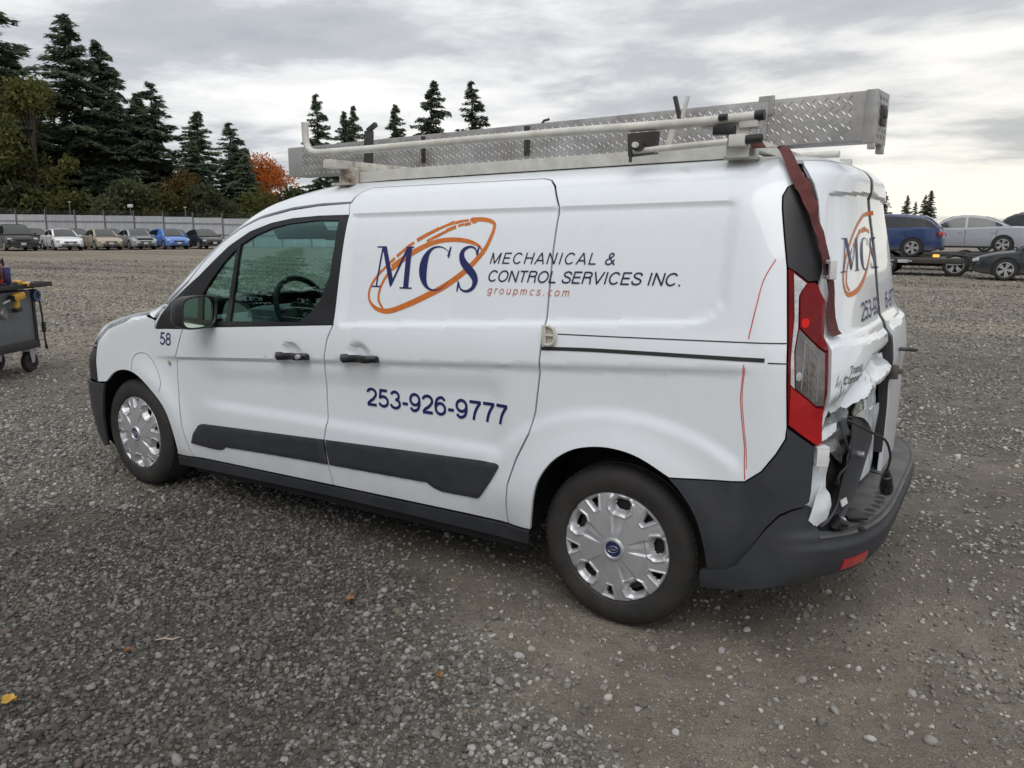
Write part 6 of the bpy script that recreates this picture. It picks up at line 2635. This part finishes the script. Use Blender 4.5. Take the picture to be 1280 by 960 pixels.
LM = {
    'fir': leaf_mat('fir_needles', (.075, .105, .072), (.135, .180, .118), (.20, .24, .155)),
    'olive': leaf_mat('olive_leaves', (.055, .064, .020), (.10, .105, .034), (.16, .15, .05)),
    'amber': leaf_mat('amber_leaves', (.09, .065, .022), (.16, .11, .036), (.22, .15, .05)),
    'orange': leaf_mat('orange_leaves', (.30, .080, .018), (.46, .15, .035), (.56, .21, .055)),
    'bush': leaf_mat('bush_leaves', (.045, .058, .028), (.08, .095, .046), (.13, .14, .07)),
}
BARK = mat('bark', (.075, .060, .048), .9, var=.3, vscale=4)


def leaf_quads(C, A, B):
    """C centre, A half-length, B half-width (n,3 each) -> diamond faces"""
    n = len(C)
    V = np.stack([C - A, C + B - A * .1, C + A, C - B - A * .1], 1).reshape(-1, 3)
    F = np.arange(4 * n).reshape(n, 4)
    return V, F


def raw_mesh(name, V, F, m):
    me = bpy.data.meshes.new(name)
    me.vertices.add(len(V))
    me.vertices.foreach_set('co', np.asarray(V, float).ravel())
    me.loops.add(F.size)
    me.loops.foreach_set('vertex_index', F.ravel().astype(np.int32))
    k = F.shape[1]
    me.polygons.add(len(F))
    me.polygons.foreach_set('loop_start', np.arange(0, F.size, k, dtype=np.int32))
    me.polygons.foreach_set('loop_total', np.full(len(F), k, dtype=np.int32))
    me.update(calc_edges=True)
    me.materials.append(m)
    return me


def fir_meshes(seed, H=20.0, R=4.0, gaps=.12, nb=150, lean=0.0):
    """crown of drooping sprays on whorled limbs, trunk with limbs"""
    r = np.random.default_rng(seed)
    C, A, B = [], [], []
    tr = MB()
    bendx = r.normal(0, .25, 3)
    ctr = lambda u: np.array([bendx[0] * math.sin(u * 3) + lean * u * u, bendx[1] * math.sin(u * 2.2 + 1), 0])
    pts = [Vector((*ctr(u)[:2], u * H)) for u in np.linspace(0, 1, 12)]
    tr.tube(pts, [float(.26 * (1 - u) ** .9 + .015) for u in np.linspace(0, 1, 12)], 7)
    side = r.uniform(0, 6.28)
    for i in range(nb):
        u = .06 + .935 * (i / nb) ** .92
        if r.random() < gaps:
            continue
        az = r.uniform(0, 6.283)
        prof = (1 - u) ** .80 * (.55 + .45 * min(1, u / .18))
        Lb = R * prof * r.uniform(.42, 1.34) * (1 + .18 * math.cos(az - side)) + .20
        droop = r.uniform(.10, .42) * (1 - .6 * u)
        d = np.array([math.cos(az), math.sin(az), 0])
        q = np.array([-math.sin(az), math.cos(az), 0])
        z0 = u * H
        base = ctr(u) + np.array([0, 0, z0])
        tip = base + d * Lb + np.array([0, 0, -droop * Lb + .10 * Lb])
        if Lb > 1.2:
            tr.tube([Vector(base), Vector(base * .5 + tip * .5 + np.array([0, 0, .06 * Lb])), Vector(tip)], [.05, .03, .01], 4, False)
        n = int(30 + 54 * Lb)
        t = r.random(n) ** .75
        p = base[None] + d[None] * (Lb * t)[:, None]
        p[:, 2] += -droop * Lb * t ** 1.6 + .12 * Lb * t
        wid = .34 * Lb * (1 - t) * .55 + .16 + .05 * Lb
        lat = r.normal(0, 1, n) * wid * .75
        p += q[None] * lat[:, None]
        p[:, 2] += -np.abs(lat) * .28 + r.normal(0, .09, n) - .05
        ln = r.uniform(.15, .38, n) * (.6 + .4 * (1 - u) + .1)
        dirv = d[None] * (.75) + q[None] * np.sign(lat)[:, None] * .55 + r.normal(0, .28, (n, 3))
        dirv[:, 2] -= .25
        dirv /= np.linalg.norm(dirv, axis=1, keepdims=True)
        up = r.normal(0, .5, (n, 3)) + np.array([0, 0, 1.0])
        bb = np.cross(dirv, up)
        bb /= np.linalg.norm(bb, axis=1, keepdims=True)
        C.append(p)
        A.append(dirv * ln[:, None])
        B.append(bb * (ln * r.uniform(.22, .42, n))[:, None])
    V, F = leaf_quads(np.concatenate(C), np.concatenate(A), np.concatenate(B))
    crown = raw_mesh('crown', V, F, LM['fir'])
    o = tr.build('trunk', BARK)
    tm = o.data
    bpy.data.objects.remove(o)
    return tm, crown


def broad_meshes(seed, H, R, m, n=5200, leaf=.20, low=.12):
    r = np.random.default_rng(seed)
    tr = MB()
    tr.tube([(0, 0, 0), (.1, .05, H * .25), (.0, .1, H * .5), (.1, 0, H * .85)], [.16, .13, .09, .02], 7)
    C, A, B = [], [], []
    nl = 34
    for i in range(nl):
        u = r.uniform(low, .97)
        prof = math.sin(math.pi * min(1, (u * .86 + .14)) ** .9) ** .6
        a = r.uniform(0, 6.283)
        rad = R * prof * r.uniform(.25, .92)
        c = np.array([rad * math.cos(a), rad * math.sin(a), u * H])
        s = R * r.uniform(.22, .44)
        tr.tube([Vector((0, 0, max(.1, u * H * .62))), Vector((c[0] * .6, c[1] * .6, u * H * .9)), Vector(c)], [.05, .03, .01], 4, False)
        k = n // nl
        v = r.normal(0, 1, (k, 3))
        v /= np.linalg.norm(v, axis=1, keepdims=True)
        p = c + v * (s * r.random((k, 1)) ** .45) * np.array([1, 1, .85])
        d = r.normal(0, 1, (k, 3))
        d /= np.linalg.norm(d, axis=1, keepdims=True)
        e = np.cross(d, r.normal(0, 1, (k, 3)))
        e /= np.linalg.norm(e, axis=1, keepdims=True)
        ln = r.uniform(.6, 1.2, (k, 1)) * leaf
        C.append(p)
        A.append(d * ln)
        B.append(e * ln * .55)
    V, F = leaf_quads(np.concatenate(C), np.concatenate(A), np.concatenate(B))
    crown = raw_mesh('crown', V, F, m)
    o = tr.build('trunk', BARK)
    tm = o.data
    bpy.data.objects.remove(o)
    return tm, crown


FIRS = [fir_meshes(1, 20, 5.4, .07, 215), fir_meshes(2, 20, 5.0, .10, 195, .5), fir_meshes(3, 20, 6.0, .06, 235), fir_meshes(4, 20, 4.0, .16, 140, -.3)]


def plant(name, label, cat, meshes, xy, h, h0, wide=1.0, rz=0.0, group=None, z=0.0):
    r_ = empty(name, (*xy, z), rz)
    tag(r_, label, cat, group)
    k = h / h0
    r_.scale = (k * wide, k * wide, k)
    for nm, me in zip(('trunk', 'crown'), meshes):
        link(bpy.data.objects.new(nm, me), r_)
    return r_


TG = 'tall conifers behind the fence'
firs = [
    ((-82.6, 35.4), 25.5, 2, 1.4, .3, 'tallest dark conifer, cut off by the left edge of the view'),
    ((-83.8, 39.6), 19.0, 0, 1.25, 2.1, 'ragged conifer with a bare side just right of the edge tree'),
    ((-74.2, 40.9), 21.6, 1, 1.10, 4.0, 'tall conifer with a leaning broken top left of its twin'),
    ((-76.4, 44.3), 20.2, 0, 1.0, 1.0, 'dense conifer twin standing close behind the leaning top'),
    ((-70.2, 45.8), 15.8, 3, 1.35, 2.6, 'pointed conifer between the twin pair and the smaller row'),
    ((-72.0, 42.9), 14.6, 2, 1.0, 5.1, 'broad low conifer filling the gap under the twin pair'),
    ((-68.2, 49.6), 13.4, 0, 1.15, 3.3, 'mid sized conifer left of the pair beside the orange tree'),
    ((-70.2, 55.5), 13.1, 3, 1.45, .9, 'thin topped conifer to the left of the orange tree'),
    ((-71.0, 57.6), 10.6, 1, 1.15, 5.5, 'shorter conifer rising just above the orange crown'),
    ((-79.5, 36.2), 11.2, 2, 1.05, 1.9, 'dark lower conifer under the yellow green tree'),
    ((-82.5, 36.2), 15.2, 0, 1.15, 4.4, 'dark mid height conifer near the left edge'),
    ((-66.5, 47.5), 10.2, 2, 1.0, .2, 'low dark conifer above the blue hatchback'),
    ((-75.5, 47.8), 15.6, 0, 1.1, 2.9, 'dark conifer filling between the twin pair and the pointed one'),
    ((-63.5, 51.5), 9.0, 0, 1.2, 3.9, 'small conifer just left of the orange tree'),
    ((-90.5, 32.0), 22.0, 0, 1.1, 3.0, 'tall conifer outside the left edge of the row'),
]
firs += [((-80.0, 42.5), 13.0, 0, 1.3, 2.2, 'dark conifer behind the yellow green tree'), ((-73.0, 46.5), 13.5, 2, 1.2, 3.7, 'dark conifer behind the gap right of the twin pair'),
         ((-67.0, 53.0), 10.4, 2, 1.2, 1.2, 'dark conifer low behind the two small ones'), ((-84.0, 39.5), 16.5, 2, 1.2, .6, 'dark conifer behind the ragged one at left')]
for (xy, h, k, w, rz, lab) in firs:
    plant('conifer_tree', lab, 'tree', FIRS[k], xy, h, 20.0, w * 1.22, rz, TG)
CG = 'distant conifers above the van roof'
for (xy, h, k, w, rz, lab) in [
    ((-80.2, 78.2), 20.2, 3, 1.15, .5, 'distant conifer leaning left above the front of the rack'),
    ((-82.0, 84.4), 18.8, 1, .95, 1.4, 'distant conifer left half of the close pair by the rack post'),
    ((-81.9, 86.8), 19.8, 0, .8, 2.2, 'distant conifer right half of the close pair by the rack post'),
    ((-73.9, 87.1), 19.4, 2, .85, 3.1, 'small rounded distant conifer left of the densest one'),
    ((-65.3, 85.3), 21.6, 2, 1.0, 4.2, 'densest distant conifer above the middle of the rack'),
    ((-61.8, 90.0), 22.0, 3, 1.25, .8, 'thin ragged distant conifer furthest right above the rack')]:
    plant('conifer_tree', lab, 'tree', FIRS[k], xy, h, 20.0, w, rz, CG)
RG = 'small conifers on the right horizon'
for (xy, h, k, w, rz, lab) in [
    ((-31.5, 264.3), 14.5, 0, 1.0, .4, 'distant conifer just emerging past the right door of the van'),
    ((-26.5, 279.7), 13.2, 1, .95, 1.5, 'leftmost of the four small conifers above the blue hatchback'),
    ((-26.0, 298.1), 11.8, 3, 1.1, 2.5, 'thinnest of the four small conifers above the blue hatchback'),
    ((-22.4, 288.3), 13.6, 3, 1.0, 3.6, 'slim conifer directly left of the widest one on the right'),
    ((-19.2, 272.2), 14.2, 2, .95, 4.7, 'widest of the four small conifers behind the blue hatchback')]:
    plant('conifer_tree', lab, 'tree', FIRS[k], xy, h, 20.0, w, rz, RG)
plant('broadleaf_tree', 'yellow green broadleaf tree between the left conifers', 'tree', broad_meshes(11, 14, 4.2, LM['olive'], 6500, .24), (-71.5, 34.7), 14.4, 14, .92, 0)
plant('broadleaf_tree', 'bright orange autumn tree behind the front of the van', 'tree', broad_meshes(12, 8, 3.4, LM['orange'], 11000, .13), (-64.9, 55.2), 8.8, 8, 1.0, 0)
plant('broadleaf_tree', 'amber brown thin tree above the blue hatchback', 'tree', broad_meshes(13, 6.5, 2.4, LM['amber'], 3600, .18), (-64.6, 44.6), 6.8, 6.5, 1.0, 0)
plant('shrub', 'olive bush in front of the orange tree', 'shrub', broad_meshes(14, 5, 3.4, LM['olive'], 5200, .18, .05), (-61.0, 50.4), 4.9, 5, 1.15, 0)
BG = 'bushes along the back of the fence'
bush = broad_meshes(15, 4, 2.6, LM['bush'], 4200, .17, .05)
bush2 = broad_meshes(16, 4, 2.2, LM['olive'], 3600, .17, .05)
for k, (px_, d_, h, m_, lab) in enumerate([(-12, 4, 4.6, bush, 'dark bush behind the fence at the left edge'), (0, 4.4, 5.0, bush, 'dark rounded bush above the black suv'), (4.5, 4.0, 4.4, bush2, 'pale green bush above the white sedan'),
                                           (8.6, 4.6, 5.2, bush, 'dark bush behind the fence above the beige sedan'), (12.2, 4.0, 4.5, bush2, 'light olive bush above the grey damaged sedan'),
                                           (16.0, 4.5, 4.9, bush, 'dark bush left of the amber tree'), (24.5, 4.0, 4.6, bush, 'dark bush behind the front pillar of the van'), (29.0, 4.2, 4.6, bush, 'bush hidden low behind the van windscreen')]):
    q = Vector((-68.8, 29.83, 0)) + fd * px_ + Vector((-.5387, .8425, 0)) * d_
    plant('shrub', lab, 'shrub', m_, (q.x, q.y), h, 4, 1.1, k * 1.3, BG)

# conifers on the near side of the yard, mirrored in the cab windows
for k, (x, y, h) in enumerate([(-46, -30, 20), (-40, -35, 17), (-35, -39, 21), (-29, -43, 15), (-52, -25, 18), (-58, -19, 21), (-22, -47, 19), (-14, -50, 16), (-5, -52, 20)]):
    plant('conifer_tree', 'conifer on the near side of the yard, seen only mirrored in the cab glass', 'tree', FIRS[k % 4], (x, y), h, 20.0, 1.25, k * 1.7, 'conifers mirrored in the cab glass')

# ================================================================== tool cart
CX, CY, CA = -4.37, .744, math.atan2(-.877, .481)
cart = empty('tool_cart', (CX, CY, 0), CA)
tag(cart, 'grey steel tool cart with black top tray and caster wheels at the left edge', 'cart')
gm_ = mat('grey_cart_paint', (.135, .145, .155), .5, var=.12, vscale=5, dirt=(.25, .25, .25), dirt_amt=.25)
bk_ = mat('black_cart_steel', (.022, .023, .025), .55, var=.2)
b = MB()
b.box((.55, -.27, .60), (1.10, .52, .52), bev=.012)
b.build('cabinet', gm_, cart)
b = MB()
b.box((.55, -.27, .30), (1.13, .55, .085), bev=.008)
for x in (.012, 1.088):
    for y in (-.012, -.528):
        b.box((x, y, .58), (.035, .035, .56), bev=.004)
b.build('base_frame', bk_, cart)
b = MB()
b.box((.48, -.27, .895), (1.40, .66, .018), bev=.004)
for (c, s) in (((.48, .060, .912), (1.40, .016, .045)), ((.48, -.600, .912), (1.40, .016, .045)), ((-.215, -.27, .912), (.016, .66, .045)), ((1.175, -.27, .912), (.016, .66, .045))):
    b.box(c, s, bev=.003)
b.build('top_tray', bk_, cart)
b = MB()
b.lathe([(.0, .022), (.040, .022), (.046, .012), (.058, .010), (.060, .0)], 28, 'y', (.455, -.008, .655))
b.build('round_lock', mat('worn_steel', (.28, .28, .27), .4, metal=.8), cart)
for (x, y) in ((.05, -.09), (1.02, -.09), (.05, -.46), (1.02, -.46)):
    b = MB()
    b.lathe([(.055, -.028), (.085, -.032), (.104, -.024), (.110, 0), (.104, .024), (.085, .032), (.055, .028)], 26, 'y', (x, y, .110))
    w = b.build('caster_wheel', M['tyre'], cart)
    b = MB()
    b.lathe([(.0, .026), (.030, .026), (.056, .020)], 20, 'y', (x, y, .110))
    b.lathe([(.0, -.026), (.030, -.026), (.056, -.020)], 20, 'y', (x, y, .110))
    b.build('wheel_hub', M['steel_dark'], w)
    b = MB()
    for sg in (-1, 1):
        b.hexa([(x - .020, y + sg * .042 - .004, .10), (x + .020, y + sg * .042 - .004, .10), (x + .020, y + sg * .042 + .004, .10), (x - .020, y + sg * .042 + .004, .10)],
               [(x - .045, y + sg * .042 - .004, .235), (x + .045, y + sg * .042 - .004, .235), (x + .045, y + sg * .042 + .004, .235), (x - .045, y + sg * .042 + .004, .235)])
    b.box((x, y, .245), (.11, .10, .02), bev=.003)
    b.build('caster_fork', M['silver'], w)


def at_cart(name, u, v, w):
    o = empty(name, Vector((CX, CY, 0)) + Matrix.Rotation(CA, 3, 'Z') @ Vector((u, v, w)), CA)
    return o


# red jump-starter pack
p = at_cart('jump_pack', .33, -.20, .905)
tag(p, 'red and black jump starter pack standing on the cart tray', 'tool')
rd_ = mat('red_plastic', (.50, .03, .025), .4, var=.1)
b = MB()
b.box((0, 0, .13), (.22, .14, .20), bev=.03)
b.build('case', rd_, p)
b = MB()
b.tube([(-.10, 0, .20), (-.10, 0, .33), (-.06, 0, .37), (.06, 0, .37), (.10, 0, .33), (.10, 0, .20)], .020, 8)
b.build('carry_handle', rd_, p)
b = MB()
b.box((0, .072, .14), (.15, .02, .12), bev=.006)
b.box((0, .0, .02), (.24, .16, .04), bev=.01)
b.build('face_panel', M['trim'], p)
b = MB()
b.tube([(-.12, .02, .22), (-.16, .03, .28), (-.17, .03, .20), (-.155, .04, .06)], .012, 8)
b.build('clamp_cable', M['trim'], p)
b = MB()
b.box((.03, .085, .08), (.09, .01, .05), bev=.002)
b.build('sticker', mat('teal_sticker', (.05, .30, .30), .5), p)
# tumbler
p = at_cart('tumbler', .135, -.18, .905)
tag(p, 'purple insulated tumbler with grey lid beside the red pack', 'cup')
b = MB()
b.lathe([(.0, 0), (.036, 0), (.040, .03), (.044, .05), (.052, .19), (.050, .195)], 28, 'z')
b.build('cup', mat('purple_steel', (.045, .045, .15), .35, metal=.3), p)
b = MB()
b.lathe([(.0, .210), (.030, .210), (.052, .200), (.053, .190)], 28, 'z')
b.build('lid', mat('grey_lid', (.20, .20, .22), .4), p)
b = MB()
b.tube([(.01, 0, .205), (.018, 0, .285)], .006, 8)
b.build('straw', mat('pale_straw', (.5, .5, .52), .3), p)


def drill(name, lab, u, v, w, rot):
    p_ = at_cart(name, u, v, w)
    tag(p_, lab, 'power tool')
    p_.rotation_euler = (rot[0], rot[1], CA + rot[2])
    ye = mat('yellow_tool_plastic', (.55, .30, .03), .45, var=.15)
    b = MB()
    b.box((0, 0, 0), (.17, .066, .072), bev=.024)
    b.box((-.035, 0, -.065), (.045, .044, .10), Matrix.Rotation(math.radians(12), 3, 'Y'), .016)
    b.build('housing', ye, p_, angle=50)
    b = MB()
    b.tube([(.08, 0, 0), (.12, 0, 0), (.135, 0, 0)], [.028, .022, .010], 12)
    b.box((-.085, 0, 0), (.02, .06, .06), bev=.008)
    b.box((-.045, 0, -.125), (.085, .060, .040), bev=.008)
    b.build('chuck', M['trim'], p_)
    return p_


drill('impact_driver', 'yellow impact driver hanging on the front face of the cart', .305, .050, .815, (0, math.radians(-8), math.radians(180)))
b = MB()
d2 = drill('cordless_drill', 'yellow and black drill lying on the cart tray', .22, .0, .940, (math.radians(80), 0, .4))
p = at_cart('tool_bit', .44, .030, .775)
tag(p, 'short white socket bit below the hanging impact driver', 'tool')
b = MB()
b.tube([(-.045, 0, .010), (.05, 0, -.012)], .010, 8)
ob_ = b.build('shaft', M['clip'], p)
p = at_cart('spare_battery', .10, .01, .905)
tag(p, 'pale tool battery block on the tray edge beside the drill', 'battery')
b = MB()
b.box((0, 0, .022), (.085, .06, .045), bev=.008)
b.build('battery_case', M['clip'], p)
# hose reel with hanging lead
p = at_cart('cable_reel', -.03, -.02, .80)
tag(p, 'small blue and black reel with a lead hanging off the cart corner', 'reel')
b = MB()
b.lathe([(.0, -.035), (.062, -.035), (.068, -.02), (.068, .02), (.062, .035), (.0, .035)], 26, 'y')
b.build('reel_case', M['trim'], p)
b = MB()
b.lathe([(.036, .037), (.058, .037), (.058, .042), (.036, .042)], 26, 'y', (0, 0, 0), True)
b.build('reel_ring', mat('blue_plastic', (.05, .11, .28), .4), p)
b = MB()
b.tube(catmull([(-.035, .03, -.03), (-.045, .035, -.20), (-.055, .03, -.34), (-.062, .03, -.50), (-.070, .03, -.545)], 5), .010, 8)
b.box((-.062, .03, -.34), (.034, .03, .11), bev=.006)
b.tube([(-.068, .03, -.53), (-.074, .03, -.575)], .014, 8)
b.build('hanging_lead', M['rubber'], p)

# ---- fallen leaves and a twig on the gravel
for k, (x, y, s, mi, rz, lab) in enumerate([(1.679, -2.396, .055, 0, .4, 'bright yellow leaf lying on the gravel at the lower left corner'), (2.103, -1.313, .045, 1, 1.9, 'brown curled leaf on the gravel in front of the sliding door'),
                                            (1.712, -2.02, .032, 1, .2, 'small tan leaf on the gravel lower left of the twig'), (2.75, -1.55, .028, 1, 2.6, 'small orange brown leaf on the dirt below the rear wheel')]):
    o_pts = []
    n = 9
    vs = []
    fs = []
    for i in range(n):
        u = i / (n - 1)
        w = .42 * s * math.sin(math.pi * min(1, u * 1.02 + .02)) ** .8 * (1 + .25 * math.sin(i * 2.4))
        for j in (-1, 0, 1):
            vs.append(((u - .5) * s, j * w, .004 + .012 * abs(j) * (.6 + .4 * math.sin(i)) + .010 * u * u))
    for i in range(n - 1):
        for j in range(2):
            fs.append((i * 3 + j, i * 3 + 3 + j, i * 3 + 4 + j, i * 3 + 1 + j))
    lo = mesh_obj('fallen_leaf', vs, fs, leaf_m[mi], None, True)
    lo.location = (x, y, float(ground_z(np.array(x), np.array(y))) + .012)
    lo.rotation_euler = (0, .15, rz)
    tag(lo, lab, 'leaf')
b = MB()
b.tube([(-.03, 0, .012), (.0, .004, .018), (.03, .002, .014), (.055, .012, .020)], [.0022, .003, .0028, .0015], 6)
b.tube([(.0, .004, .018), (.012, .022, .022)], [.002, .0012], 5)
o = b.build('twig', mat('pale_twig', (.42, .33, .25), .7))
o.location = (1.745, -1.90, float(ground_z(np.array(1.745), np.array(-1.9))))
o.rotation_euler = (0, 0, .55)
tag(o, 'short pale twig on the dark gravel in the lower left', 'twig')
